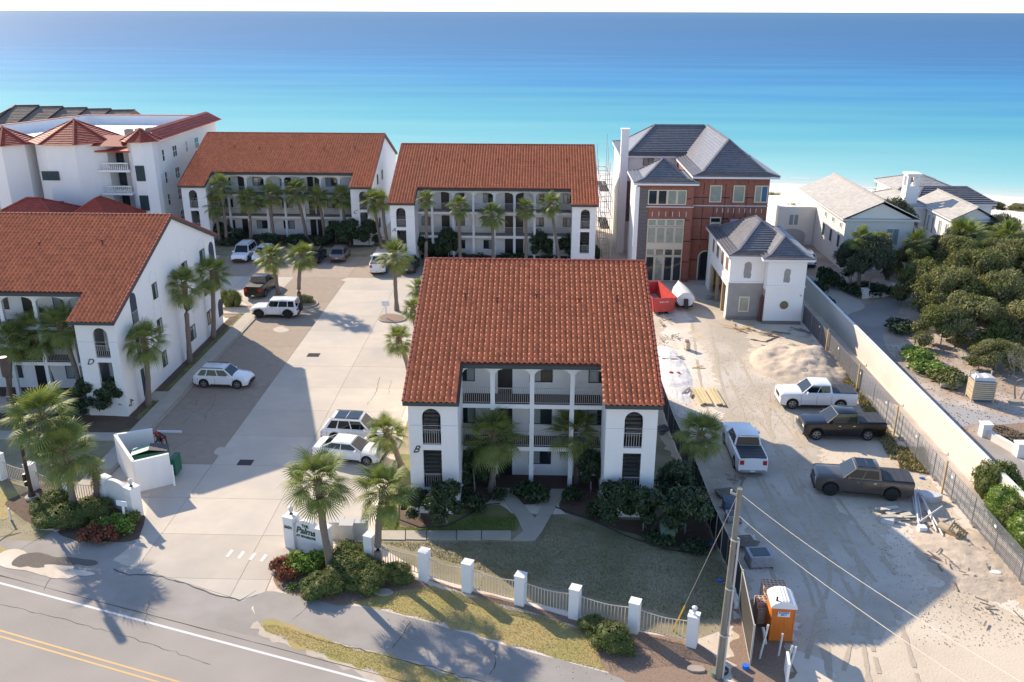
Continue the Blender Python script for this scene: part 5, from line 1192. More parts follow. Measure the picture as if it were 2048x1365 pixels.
shrub((185, 1078), .75, .8, 'crimson topped shrub left of the pair at lower left', LOW, 'red_shrub', mat=LEAFR); shrub((215, 1080), .8, .75, 'crimson topped shrub right of the pair at lower left', LOW, 'red_shrub', mat=LEAFR)
shrub((205, 1058), .9, .6, 'bright green plant behind the crimson shrubs', LOW, 'leafy_plant', mat=LEAFB); shrub((240, 1060), 1.1, .8, 'green plant at the foot of the left sign wall', LOW, 'leafy_plant', mat=LEAFB); shrub((262, 1048), .8, .8, 'dark green plant at the right foot of the left sign wall', LOW, 'leafy_plant', mat=LEAFS)
shrub((452, 612), 1.0, 1.7, 'clipped bush at the back corner of building D', RND, 'bush', mat=LEAFS); shrub((468, 613), 1.0, 1.7, 'clipped bush right of the other at the back corner of building D', RND, 'bush', mat=LEAFS)
shrub((612, 606), .9, .8, 'straggly plant on the parking island', LOW, 'bush', mat=LEAFO)
# strap leaved clumps and sagos: pinnate / blade rosettes
def rosette(px, n_, L_, label, mat, w_=.05, droop=.6, name='sago_palm', feather=False, h=0.):
    p = G(*px); r = random.Random(int(px[0])); mb = MB()
    for i in range(n_):
        a = i*2.4; el = R(75-75*(i/n_)+r.uniform(-6, 6)); d = Vector((math.cos(a)*math.cos(el), math.sin(a)*math.cos(el), math.sin(el))); sd = Vector((-math.sin(a), math.cos(a), 0)); q0 = Vector((0, 0, h)); t_ = r.random(); prev = None
        for k in range(6):
            f = k/5; q = q0+d*(L_*f)-Vector((0, 0, droop*L_*f*f)); ww = w_*(1-f**3)
            if feather:
                if k:
                    for s_ in (-1, 1):
                        for m_ in range(3):
                            qq = prev[2].lerp(q, m_/3); mb.add([qq, qq+d*.05, qq+sd*s_*L_*.28*(1-f*.6)+d*.1-Vector((0, 0, .04))], [(0, 1, 2)], t_)
                cur = (q-sd*.015, q+sd*.015, q)
            else: cur = (q-sd*ww, q+sd*ww, q)
            if prev: mb.add([prev[0], prev[1], cur[1], cur[0]], [(0, 1, 2, 3)], t_)
            prev = cur
    me = mb.mesh(name); me.materials.append(mat); o = add_obj(name, me, None, (p.x, p.y, 0)); return tag(o, label, 'plant')
for px, lb in (((960, 527), 'sago palm left of the middle palm of building A'), ((1008, 527), 'sago palm right of the middle palm of building A'), ((1098, 528), 'sago palm at the right part of building A'), ((868, 520), 'sago palm at the left part of building A')): rosette(px, 30, 1.9, lb, LEAFD, feather=True, h=.5)
for px, lb in (((478, 480), 'large sago palm before the left doors of building C'), ((655, 482), 'large sago palm right of the walk to building C'), ((480, 486), 'sago palm near the parked white wagon')): rosette(px, 34, 2.3, lb, LEAFD, feather=True, h=.6)
rosette((1692, 566), 26, 1.6, 'sago palm by the drive of the cream beach house', LEAFD, feather=True, h=.8)
rosette((585, 1178), 40, .8, 'pale strappy clump at the kerb below the sign', LEAFB, .025); rosette((172, 1070), 34, .75, 'pale strappy clump left of the crimson shrubs', LEAFB, .025)
rosette((1265, 1312), 18, .45, 'tiny yellow green tuft below the clipped shrubs', LEAFB, .02); rosette((212, 1030), 50, .6, 'dry brown twiggy clump before the left sign wall', PALMD, .012)
# ---------------------------------------------------------------- scrub oaks on the right
for px, w_, h, lb in (
    ((1840, 610), 3.4, 4.4, 'scrub oak nearest the low white wall at the end of the drive'), ((1815, 560), 2.6, 3.8, 'oak behind the low white wall with a spreading crown'),
    ((1890, 640), 4.2, 5.0, 'broad scrub oak at the bend of the drive'), ((1880, 690), 3.2, 3.6, 'lower scrub oak at the edge of the bend'), ((1935, 690), 3.8, 4.4, 'scrub oak above the stacked lumber crate'), ((1945, 610), 4.4, 5.6, 'tall scrub oak in the middle of the thicket'),
    ((2000, 650), 4.2, 5.0, 'scrub oak right of the middle of the thicket'), ((2060, 700), 4.0, 4.6, 'scrub oak at the right edge of the photo'), ((2010, 585), 4.2, 5.4, 'scrub oak at the upper right of the thicket'), ((2090, 600), 4.6, 5.6, 'scrub oak beyond the right edge, upper part'), ((1905, 570), 3.6, 5.0, 'scrub oak at the top left of the thicket'), ((1990, 740), 2.8, 2.4, 'low scrub behind the bare tree'),
    ((1985, 545), 3.6, 4.6, 'yellow green scrub behind the thicket at upper right'), ((2060, 545), 3.8, 4.8, 'scrub at the right edge below the big palms'), ((2110, 660), 4.5, 5.2, 'scrub oak outside the right edge')):
    shrub(px, w_*.9, h*1.22, lb, OAK, 'scrub_oak', stem=.05, cat='tree', group='scrub oaks in the thicket on the right')
for px, w_, h, lb in (((1735, 590), 2.6, 5.6, 'dark live oak before the gable of the cream house'), ((1700, 572), 2.3, 4.2, 'dark live oak left of the tall palm by the cream house'), ((1770, 520), 3.4, 7.0, 'tall live oak covering the gable of the cream house'), ((1880, 555), 2.6, 4.0, 'dark glossy tree between the beach houses'), ((1910, 540), 2.4, 4.4, 'magnolia before the low beach house'), ((1990, 520), 2.6, 4.6, 'tree between the two big palms on the right')):
    shrub(px, w_, h, lb, OAK, 'live_oak', stem=1.6, cat='tree', mat=M('live_oak_leaf', (.055, .07, .032), (.085, .09, .045), 1, .6, tint=.5, trans=.08))
for px, w_, h, lb in (((1650, 560), 1.3, 1.4, 'hedge plant at the foot of the cream house'), ((1662, 575), 1.4, 1.5, 'clipped plant left of the sago by the drive'), ((1715, 585), 2.2, .9, 'low dark planting around the tall palm'), ((1755, 588), 2.4, .9, 'low dark planting behind the low white wall'), ((1632, 585), 1.2, 1.2, 'plant by the perimeter wall near the parked car'), ((1650, 612), 1.0, 1.0, 'plant at the top of the perimeter wall'), ((1668, 640), 1.1, 1.1, 'plant beside the curve of the drive')):
    shrub(px, w_, h, lb, LOW, 'low_shrub')
shrub((1805, 660), 2.0, .8, 'low dark planting at the inner edge of the bend', LOW, 'low_shrub'); shrub((1835, 720), 1.8, 1.0, 'palmetto scrub at the edge of the thicket', LOW, 'low_shrub', mat=LEAFB); shrub((1860, 745), 1.8, .9, 'palmetto scrub below the thicket', LOW, 'low_shrub', mat=LEAFB); shrub((1895, 765), 2.0, 1.0, 'dry scrub beside the bagged pallet', LOW, 'low_shrub', mat=LEAFO)
# hedge at the lower right
for i, px in enumerate(((1990, 1000), (2010, 1045), (2035, 1070), (2062, 1100), (2025, 1020), (2080, 1060), (2100, 1110))):
    shrub(px, 1.5, 2.3 if i else 2.8, ['top left bush of the green hedge at the right edge', 'second bush of the green hedge beside the white wall', 'third bush of the green hedge beside the white wall', 'lowest bush of the green hedge in view at the right edge', 'upper right bush of the green hedge', 'hedge bush touching the right edge, upper', 'hedge bush touching the right edge, lower'][i], RND, 'hedge_bush', mat=LEAFB if i % 2 else LEAFS, group='hedge at the lower right')
# scrub between building A and the scaffold, along the dune
for i, x in enumerate(range(-20, 120, 7)):
    o = add_obj('dune_scrub', OAK[i % 3], None, (x+math.sin(i*3)*2, 143+math.cos(i*2)*2, -1.2)); o.scale = (3.2, 2.2, 1.3+.4*math.sin(i)); o.rotation_euler = (0, 0, i); o['kind'] = 'stuff'; o['label'] = 'dune scrub in a line between the houses and the beach'; o['category'] = 'scrub'
# bare tree
bt = thing('bare_tree', 'small nearly leafless grey tree beside the lumber crate', 'tree', G(2030, 800))
b0 = G(2030, 800); r = random.Random(5); mb = MB(); tips = []
def limb(p, d, L_, rr, dep):
    q = p+d*L_; mb.tube([p, (p+q)/2+Vector((r.gauss(0, .04), r.gauss(0, .04), 0)), q], [rr, rr*.85, rr*.65], 4 if dep else 6)
    if dep >= 4: tips.append(q); return
    for k in range(2 if dep == 0 else 3): limb(q, (d+Vector((r.gauss(0, .55), r.gauss(0, .55), r.gauss(.1, .3)))).normalized(), L_*.72, rr*.62, dep+1)
limb(b0, Vector((-.2, 0, 1)).normalized(), 1.5, .08, 0); limb(b0+Vector((.5, .2, 0)), Vector((.25, .1, 1)).normalized(), 1.3, .06, 0); mb.build('trunk', TWIG, bt)
me = leaves(3, [(t.x-b0.x, t.y-b0.y, t.z, .25) for t in tips], 500, .05, LEAFO, core=0, fluff=.5); add_obj('leaves', me, bt)
# ---------------------------------------------------------------- grass tufts on the near lawns and dry weeds
def blades(name, polys, n_, h, mat, label, seed, clump=0):
    r = np.random.RandomState(seed); pts = []
    rr_ = random.Random(seed)
    for poly in polys:
        xs_ = [p[0] for p in poly]; ys_ = [p[1] for p in poly]; k = 0; tgt = n_//len(polys)
        while k < tgt:
            x, y = rr_.uniform(min(xs_), max(xs_)), rr_.uniform(min(ys_), max(ys_)); c = False; j = len(poly)-1
            for i in range(len(poly)):
                if (poly[i][1] > y) != (poly[j][1] > y) and x < (poly[j][0]-poly[i][0])*(y-poly[i][1])/(poly[j][1]-poly[i][1]+1e-9)+poly[i][0]: c = not c
                j = i
            if c: pts.append((x, y)); k += 1
            else: k += .02
    P_ = np.array(pts); N = len(P_); a = r.uniform(0, 6.28, N); w_ = h*.35; hh = h*r.uniform(.5, 1.3, N); lean = r.normal(0, .5, (N, 2))*hh[:, None]
    base_ = np.stack([P_[:, 0], P_[:, 1], np.full(N, .01)], 1); d = np.stack([np.cos(a)*w_, np.sin(a)*w_, np.zeros(N)], 1)
    tip = base_+np.stack([lean[:, 0], lean[:, 1], hh], 1); V = np.stack([base_-d, base_+d, tip], 1).reshape(-1, 3)
    me = npmesh(name, V, np.arange(N*3).reshape(-1, 3), np.repeat(r.rand(N), 3), mat, 3); o = add_obj(name, me); o['kind'] = 'stuff'; o['label'] = label; o['category'] = 'grass'; return o
GRG = M('grass_blade', (.17, .175, .06), (.26, .22, .10), 1.2, .8, tint=.4); GRD = M('dry_grass_blade', (.56, .43, .23), (.46, .38, .17), 1.0, .8, trans=.2, tint=.35)
blades('grass', [gp((760, 1085), (850, 1110), (1040, 1165), (1260, 1212), (1385, 1240), (1460, 1240), (1455, 1130), (1380, 1100), (1200, 1060), (1100, 1030), (1060, 1085))], 26000, .055, GRG, 'short winter grass on the shaded front lawn', 1)
blades('grass', [gp((762, 1012), (752, 1070), (1030, 1063), (1030, 1035), (960, 1035), (860, 1055), (800, 1055), (790, 1000))], 9000, .05, LEAFB, 'greener grass between the Y-shaped path and the lot', 2)
blades('grass', [gp((700, 1203), (760, 1187), (850, 1174), (940, 1194), (1100, 1238), (1190, 1268), (1212, 1345), (1100, 1312), (1000, 1284), (830, 1234), (740, 1213))], 10000, .05, GRD, 'dry sunlit grass below the white fence', 3)
blades('grass', [gp((520, 1250), (560, 1251), (640, 1277), (740, 1307), (880, 1345), (960, 1372), (830, 1370), (700, 1330), (600, 1292), (530, 1262))], 5000, .05, GRD, 'dry grass verge between road and footpath', 4)
blades('weeds', [gp((1700, 770), (1740, 800), (1800, 900), (1830, 920), (1780, 920), (1720, 810)), gp((1795, 895), (1850, 900), (1860, 950), (1800, 940)), gp((1660, 720), (1720, 780), (1700, 790))], 5000, .22, LEAFY, 'dry weeds along the foot of the wire fence', 5)
blades('grass', [[(-31.0, 57), (-29.9, 57), (-29.9, 84), (-31, 84)], [(-45, 44), (-28.8, 44), (-28.8, 56), (-45, 56)]], 9000, .05, GRG, 'grass strip beside building D', 6)
# mulch chips
blades('mulch_chips', [gp((555, 1110), (740, 1135), (850, 1165), (700, 1212), (570, 1185)), gp((860, 1165), (1035, 1208), (1260, 1265), (1385, 1288), (1380, 1330), (1220, 1345), (1195, 1280), (950, 1195))], 14000, .04, PALMD, 'loose pine straw and chips under the fence', 7)
# ================================================================== vehicles
def paint(name, c, **k): return M(name, c, rough=.3, coat=.5, spec=.5, **k)
PW = paint('white_car_paint', (.78, .78, .78)); PB = paint('black_car_paint', (.006, .006, .007)); PG = paint('grey_car_paint', (.115, .10, .085), metal=.45); PD = paint('dark_tan_car_paint', (.018, .015, .013), metal=.1)
PS = paint('silver_brown_car_paint', (.20, .18, .17), metal=.4); PT = paint('dark_teal_car_paint', (.03, .05, .055), metal=.3)
CG = M('car_glass', (.008, .013, .016), rough=.04, spec=.5); RUB = M('tyre_rubber', (.018, .018, .018), rough=.85); RIM = M('alloy_rim', (.45, .45, .46), rough=.3, metal=.9); RIMD = M('dark_rim', (.05, .05, .05), rough=.4, metal=.5)
TAIL = M('tail_light', (.45, .01, .01), rough=.2, coat=.5); HEAD = M('head_light', (.65, .66, .68), rough=.08, spec=.9); TRIM = M('black_trim', (.02, .02, .02), rough=.55); CHROME = M('chrome', (.65, .65, .66), rough=.12, metal=1.)
COVER = M('bed_cover', (.03, .032, .035), (.05, .05, .055), 6, .6); PLATE = M('number_plate', (.6, .62, .6), rough=.5)
def interp(pts, x):
    if x <= pts[0][0]: return pts[0][1]
    for (a, u), (b, v) in zip(pts[:-1], pts[1:]):
        if x <= b: return u+(v-u)*(x-a)/(b-a)
    return pts[-1][1]
def vehicle(name, label, cat, L_, W_, Hh, wb, top, gh, pt, kind='suv', tyre=.37, rim=RIM, glassroof=False, rails=True, flare=None, group='parked vehicles', fo=.9):
    """front at +x. top = [(x,z)] belt/hood line; gh = (x windshield foot, x roof front, x roof rear, x rear foot, belt z, roof z)"""
    t = thing(name, label, cat, (0, 0, 0), 0, group); hw = W_/2; xf, xr = L_/2-fo, L_/2-fo-wb; ra = tyre+.07; zc = tyre
    xs = set(np.linspace(-L_/2, L_/2, 25).round(3))
    for xw in (xf, xr):
        for q in range(9): xs.add(round(xw+ra*math.cos(math.pi*q/8)*1.0, 3))
        xs.add(round(xw-ra-.012, 3)); xs.add(round(xw+ra+.012, 3))
    for x, z in top: xs.add(round(max(-L_/2, min(L_/2, x)), 3))
    xs = sorted(xs); mb = MB(); low = tyre*.72; secs = []
    for x in xs:
        zt = interp(top, x); zl = low
        for xw in (xf, xr):
            if abs(x-xw) < ra: zl = max(zl, zc+math.sqrt(max(0, ra*ra-(x-xw)**2)))
        e = max(0, (abs(x)-L_/2+.42)/.42); w_ = hw*(1-(.07 if kind == 'pickup' else .15)*e**2); zl += .10*e
        z1 = max(zl+.03, zt-.32); zt2 = max(zt, zl+.06)
        secs.append([(x, w_*.95, zl), (x, w_, min(zl+.12, zt2-.05)), (x, w_, max(min(zl+.12, zt2-.05), z1)), (x, w_*.975, zt2-.06), (x, w_*.90, zt2-.004), (x, w_*.45, zt2+.025), (x, 0, zt2+.035)])
    n_ = 13
    for s in secs: mb.v += s+[(x, -y, z) for x, y, z in s[-2::-1]]; mb.t += [.5]*n_
    for i in range(len(secs)-1):
        for j in range(n_-1): mb.f.append((i*n_+j, i*n_+j+1, (i+1)*n_+j+1, (i+1)*n_+j))
    mb.f.append(tuple(range(n_))); k = (len(secs)-1)*n_; mb.f.append(tuple(range(k, k+n_))[::-1])
    bx0, bx1 = -L_/2+.15, L_/2-.15
    body = mb.build('body', pt, t, smooth=35)
    mb = MB(); mb.box(bx0, -hw*.82, low*.8, bx1, hw*.82, max(.5, low+.25)); mb.build('underbody', TRIM, t)
    # greenhouse
    wx, rx, qx, bx, zb, zr = gh; wb_, wr = hw*.91, hw*.755
    def roofpt(x, y, z): return (x, y, z)
    A = [(wx, wb_, zb), (rx, wr, zr-.03), (qx, wr, zr-.03), (bx, wb_, zb)]
    mb = MB(); q = A+[(x, -y, z) for x, y, z in A]
    mb.v += q; mb.t += [.5]*8; mb.f += [(0, 1, 2, 3)[::-1], (4, 5, 6, 7), (0, 4, 5, 1)[::-1], (3, 2, 6, 7)[::-1]]
    # cambered roof
    nx_, k = 6, len(mb.v)
    for i in range(nx_+1):
        x = rx+(qx-rx)*i/nx_; e = .035*math.sin(math.pi*i/nx_)
        for y, dz in ((-wr, 0), (-wr*.86, .03), (0, .045), (wr*.86, .03), (wr, 0)): mb.v.append((x, y, zr-.03+dz+e*(1 if dz else 0))); mb.t.append(.5)
    for i in range(nx_):
        for j in range(4): mb.f.append((k+i*5+j, k+(i+1)*5+j, k+(i+1)*5+j+1, k+i*5+j+1))
    cab = mb.build('cabin', pt, t, smooth=30)
    def face(P0, P1, P2, P3, u0, u1, v0, v1, name_, mat, off=.012, par=cab):     # bilinear patch; P0-P1 bottom, P3-P2 top
        P0, P1, P2, P3 = [Vector(p) for p in (P0, P1, P2, P3)]; nn = (P1-P0).cross(P3-P0).normalized()
        c = (P0+P1+P2+P3)/4
        if nn.dot(c-Vector(((wx+bx)/2, 0, zb))) < 0: nn = -nn
        f = lambda u, v: (P0.lerp(P1, u)).lerp(P3.lerp(P2, u), v)+nn*off
        m_ = MB(); a, b, c_, d = f(u0, v0), f(u1, v0), f(u1, v1), f(u0, v1); m_.add([a, b, c_, d, a-nn*off*1.5, b-nn*off*1.5, c_-nn*off*1.5, d-nn*off*1.5], [(0, 1, 2, 3), (4, 5, 1, 0), (5, 6, 2, 1), (6, 7, 3, 2), (7, 4, 0, 3)]); return m_.build(name_, mat, par, fix=True)
    face(q[4], q[0], q[1], q[5], .04, .96, .02, .94, 'windshield', CG); face(q[7], q[3], q[2], q[6], .06, .94, .12, .9, 'rear_window', CG)
    for s in (0, 4):
        P0, P1, P2, P3 = q[s+3], q[s], q[s+1], q[s+2]
        cuts = [(.07, .50), (.53, .95)] if kind in ('pickup', 'sedan') else [(.06, .27), (.30, .60), (.63, .95)]
        for a, b in cuts: face(P0, P1, P2, P3, a, b, .10, .88, 'side_window', CG)
    if glassroof:
        m_ = MB(); k2 = .5
        for a, b in ((rx-.12, (rx+qx)/2+.03), ((rx+qx)/2-.03, qx+.25)): m_ = MB(); m_.box(a, -wr*.8, zr+.03, b, wr*.8, zr+.062); m_.build('glass_roof', CG, cab)
    if rails:
        for s in (-1, 1): m_ = MB(); m_.bar((rx-.1, s*wr*.95, zr+.05), (qx+.05, s*wr*.95, zr+.05), .035, .04); m_.build('roof_rail', TRIM, cab)
    # wheels
    for xw in (xf, xr):
        for s in (-1, 1):
            y0 = s*(hw-.235); y1 = s*(hw+.005); m_ = MB(); m_.lathe([(tyre*.62, 0), (tyre*.96, 0), (tyre, .04), (tyre, .19), (tyre*.95, .235), (tyre*.68, .24), (tyre*.62, .20)], (xw, 0, zc), 20, 'y')
            for i_, v in enumerate(m_.v): m_.v[i_] = (v[0], y0+s*v[1], v[2])
            wh = m_.build('wheel', RUB, t, smooth=40, fix=True)
            m_ = MB(); m_.lathe([(.02, .16), (tyre*.66, .17), (tyre*.66, .19), (.02, .19)], (xw, 0, zc), 16, 'y')
            for i_, v in enumerate(m_.v): m_.v[i_] = (v[0], y0+s*v[1], v[2])
            m_.build('brake_disc', TRIM, wh, fix=True)
            m_ = MB()
            for q_ in range(5):
                a = q_*2*math.pi/5+.3
                m_.bar((xw, y0+s*.215, zc), (xw+tyre*.6*math.cos(a), y0+s*.215, zc+tyre*.6*math.sin(a)), .02, .085, upv=(-math.sin(a), 0, math.cos(a)))
            pr = [(tyre*.58, .20), (tyre*.66, .20), (tyre*.66, .24), (tyre*.58, .24)]; k_ = len(m_.v); m_.lathe(pr, (xw, 0, zc), 16, 'y'); m_.f = m_.f[:-2]
            for i_ in range(k_, len(m_.v)): v = m_.v[i_]; m_.v[i_] = (v[0], y0+s*v[1], v[2])
            m_.build('rim', rim, wh, fix=True)
            if flare:
                m_ = MB(); n2 = 10
                for q_ in range(n2):
                    a0, a1 = math.pi*q_/n2, math.pi*(q_+1)/n2
                    P_ = [(xw+(ra-.01)*math.cos(a0), zc+(ra-.01)*math.sin(a0)), (xw+(ra+.09)*math.cos(a0), zc+(ra+.09)*math.sin(a0)), (xw+(ra+.09)*math.cos(a1), zc+(ra+.09)*math.sin(a1)), (xw+(ra-.01)*math.cos(a1), zc+(ra-.01)*math.sin(a1))]
                    m_.prismy(P_, s*hw*.97, s*(hw+flare))
                m_.build('wheel_flare', TRIM, t, fix=True)
    # lights, grille, bumpers, mirrors, seams
    zt_f = interp(top, L_/2-.05); zt_r = interp(top, -L_/2+.05); xe = L_/2
    for s in (-1, 1):
        m_ = MB(); a, b = sorted((s*hw*.50, s*hw*.86)); m_.box(xe-.14, a, zt_f-.26, xe+.015, b, zt_f-.12); m_.box(xe-.42, *sorted((s*hw*.80, s*hw*.93))[:1], zt_f-.24, xe-.1, sorted((s*hw*.80, s*hw*.93))[1], zt_f-.12); m_.build('head_light', HEAD, t)
        m_ = MB(); a, b = sorted((s*hw*.60, s*hw*.87)); hgt = .32 if kind == 'pickup' else .18; m_.box(-xe-.015, a, zt_r-.12-hgt, -xe+.1, b, zt_r-.12); m_.build('tail_light', TAIL, t)
        m_ = MB(); a, b = sorted((s*hw*.93, s*(hw+.20))); m_.box(wx-.42, a, zb+.0, wx-.30, b, zb+.17); m_.build('mirror', pt, t)
        m_ = MB(); y = s*(hw+.002); z1 = zb-.12
        for x in ((wx+.02, (wx+bx)/2+.1, bx+.25) if kind != 'pickup' else (wx+.05, (wx+bx)/2+.02, bx+.06)): m_.box(x-.008, y-.004*s, low+.14, x+.008, y+.002*s, z1)
        m_.box(xr+ra+.12, y-.01*s, low+.02, xf-ra-.12, y+.012*s, low+.10); m_.build('door_seam', TRIM, t)
        for x in ((wx+bx)/2+.3, bx+.55) if kind == 'suv' else ((wx+bx)/2+.18, bx+.32): m_ = MB(); m_.box(x, *sorted((y, y+.03*s))[:1], z1-.06, x+.18, sorted((y, y+.03*s))[1], z1-.02); m_.build('door_handle', pt if kind != 'pickup' else CHROME, t)
    m_ = MB(); m_.box(xe-.1, -hw*.48, zt_f-.42, xe+.02, hw*.48, zt_f-.14); m_.build('grille', TRIM, t)
    m_ = MB(); m_.box(xe-.12, -hw*.80, low+.02, xe+.05, hw*.80, low+.22); m_.build('front_bumper', CHROME if kind == 'pickup' and pt is not PG else TRIM, t)
    m_ = MB(); m_.box(-xe-.05, -hw*.82, low+.04, -xe+.1, hw*.82, low+.22); m_.build('rear_bumper', CHROME if kind == 'pickup' and pt is PW else TRIM, t)
    m_ = MB(); m_.box(-xe-.06, -.16, low+.3 if kind != 'pickup' else low+.08, -xe-.02, .16, low+.42 if kind != 'pickup' else low+.2); m_.build('number_plate', PLATE, t)
    if kind == 'pickup':
        zt = interp(top, -L_/2+1.); m_ = MB(); m_.box(-xe+.07, -hw*.84, zt+.015, bx-.08, hw*.84, zt+.075)
        bc = m_.build('bed_cover', COVER, t)
        for q_ in range(1, 4): m_ = MB(); x = -xe+.07+(bx-.15+xe)*q_/4; m_.box(x-.012, -hw*.84, zt+.076, x+.012, hw*.84, zt+.085); m_.build('cover_rib', TRIM, bc)
        m_ = MB(); m_.box(-xe-.012, -hw*.58, zt-.5, -xe+.02, hw*.58, zt-.06); m_.build('tailgate', pt, t)
    return t
def suv(label, pt, L_=4.7, W_=1.9, H_=1.68, **k):
    return vehicle(k.pop('name', 'parked_suv'), label, 'car', L_, W_, H_, L_*.60, [(-L_/2, .78), (-L_/2+.12, 1.02), (L_/2-1.35, 1.05), (L_/2-.35, .93), (L_/2, .70)], (L_/2-1.25, L_/2-1.95, -L_/2+.75, -L_/2+.22, 1.0, H_), pt, 'suv', **k)
def pickup(label, pt, L_=5.9, W_=2.05, H_=2.02, **k):
    return vehicle('pickup_truck', label, 'pickup truck', L_, W_, H_, L_*.625, [(-L_/2, 1.32), (-L_/2+1.6, 1.34), (L_/2-1.6, 1.34), (L_/2-.14, 1.28), (L_/2, 1.19)], (L_/2-1.62, L_/2-2.38, -.85, -1.0, 1.32, H_), pt, 'pickup', tyre=k.pop('tyre', .42), rails=False, fo=.95, **k)
def place(o, pr, pf, hw=None, z=0.025):
    """pr, pf = pixels of the rear and front; with hw they are near-side wheel contacts, otherwise on the centre line"""
    a, b = G(*pr), G(*pf); d = (b-a).normalized(); c = (a+b)/2
    if hw:
        n = Vector((-d.y, d.x, 0)); n = n if n.y > 0 else -n; c += n*hw
    o.location = (c.x, c.y, z); o.rotation_euler = (0, 0, math.atan2(d.y, d.x)); return o
place(suv('white compact SUV parked beside the sidewalk of building D', PW, 4.64, 1.85, 1.63), (410, 777), (472, 779), .9)
jp = vehicle('off_roader', 'white boxy off-roader with black wheel flares by the parking island', 'car', 4.6, 1.86, 1.84, 2.95, [(-2.3, 1.12), (.82, 1.14), (2.1, 1.08), (2.3, .98)], (.80, .42, -2.1, -2.22, 1.12, 1.84), PW, 'suv', tyre=.42, rim=RIMD, rails=False, flare=.09, fo=.72)
mb = MB(); mb.lathe([(.20, 0), (.40, 0), (.42, .05), (.42, .2), (.38, .24), (.2, .24)], (0, 0, 1.0), 18, 'x'); mb.v = [(v[0]-2.6, v[1], v[2]) for v in mb.v]; mb.build('spare_wheel', RUB, jp, smooth=40)
place(jp, (578, 638), (521, 637), .9)
place(pickup('near-black pickup parked behind the white off-roader', PD, 5.5), (507, 600), (541, 571))
place(suv('white full-size SUV facing the camera before building C', PW, 5.2, 2.0, 1.88), (503, 506), (477, 528))
place(suv('white crossover half hidden behind the left island palm', PW, 4.6, 1.85, 1.62), (540, 508), (516, 530))
place(suv('black SUV mostly hidden behind the right island palm', PB, 4.7, 1.9, 1.7), (621, 533), (642, 510))
place(suv('grey-brown SUV seen from behind, alone before building C', PS, 4.6, 1.87, 1.66), (672, 530), (690, 506))
place(pickup('white pickup seen from behind beside the tall island palm', PW, 5.5, 1.95, 1.85), (753, 556), (767, 522))
place(suv('dark teal SUV seen from behind at the corner of building A', PT, 4.7, 1.9, 1.72), (810, 556), (828, 524))
place(suv('white SUV with black glass roof parked beside building B', PW, 4.85, 1.95, 1.75, glassroof=True), (671, 886), (745, 890), .95)
sd = vehicle('sedan', 'white sedan nearest the entrance palms', 'car', 4.9, 1.86, 1.44, 2.85, [(-2.45, .80), (-2.3, 1.0), (-1.5, 1.03), (1.0, .96), (2.1, .82), (2.45, .62)], (1.15, .35, -1.0, -1.95, .95, 1.44), PW, 'sedan', tyre=.34, rails=False)
place(sd, (655, 924), (727, 932), .9)
place(pickup('white pickup, uppermost of three parked side by side facing left', PW), (1686, 821), (1585, 819), .95)
place(pickup('glossy black pickup, middle of three parked facing left', PB), (1735, 882), (1639, 881), .95)
gp_ = pickup('dark grey pickup with a glass roof and black wheels, lowest of three facing left', PG, 5.95, rim=RIMD, glassroof=True, tyre=.46); place(gp_, (1783, 1003), (1668, 993), .95)
place(pickup('white pickup seen from behind on the gravel beside building B', PW, 5.8), (1501, 948), (1472, 882))
place(suv('white SUV parked at the garage of the cream beach house', PW, 4.6, 1.85, 1.65), (1620, 541), (1603, 515))
from mathutils import noise
# ================================================================== fences, signs, site clutter
def text_mesh(s, size, extrude=.01, shear=0., bold=0., align='CENTER'):
    cu = bpy.data.curves.new('t', 'FONT'); cu.body = s; cu.size = size; cu.extrude = extrude; cu.shear = shear; cu.offset = bold; cu.align_x = align
    o = bpy.data.objects.new('t', cu); COL.objects.link(o); dg = bpy.context.evaluated_depsgraph_get(); me = bpy.data.meshes.new_from_object(o.evaluated_get(dg)); bpy.data.objects.remove(o); me.materials.clear(); return me
def put_text(name, s, size, mat, parent, loc, rz=0., rx=90, **k):
    me = text_mesh(s, size, **k); me.materials.append(mat); o = add_obj(name, me, parent, Vector(loc)-wl(parent)); o.rotation_euler = (R(rx), 0, rz); return o
PICKG = M('pale_picket', (.62, .52, .43), rough=.6)
# white pillars and picket fence along the footpath
def pillar(px, label, h=1.75, w_=.52, ang=0., lamp=False, group='white fence pillars'):
    p = G(*px); t = thing('fence_pillar', label, 'pillar', (p.x, p.y, 0), ang, group)
    mb = MB(); mb.box(-w_/2, -w_/2, -.05, w_/2, w_/2, h); me = mb.mesh('pillar_body'); me.materials.append(STUCCO); add_obj('pillar_body', me, t)
    mb = MB(); mb.box(-w_/2-.02, -w_/2-.02, h, w_/2+.02, w_/2+.02, h+.05); me = mb.mesh('cap'); me.materials.append(STUCCO); add_obj('cap', me, t)
    if lamp:
        lt = thing('post_lantern', 'small white lantern on top of the '+lamp, 'lamp', (p.x, p.y, h+.05))
        mb = MB(); mb.lathe([(.10, 0), (.05, .06), (.05, .12), (.10, .16)], (p.x, p.y, h+.05), 8); mb.build('base', WHITEP, lt)
        mb = MB(); mb.lathe([(.09, .16), (.12, .32), (.11, .36)], (p.x, p.y, h+.05), 8); mb.build('glass', M('lantern_glass', (.55, .50, .42), rough=.2), lt)
        mb = MB(); mb.lathe([(.15, .36), (.13, .41), (.03, .46)], (p.x, p.y, h+.05), 8); mb.build('cap', WHITEP, lt)
    return t, p
FA = (G(1268, 1262)-G(850, 1157)); FANG = math.atan2(FA.y, FA.x)
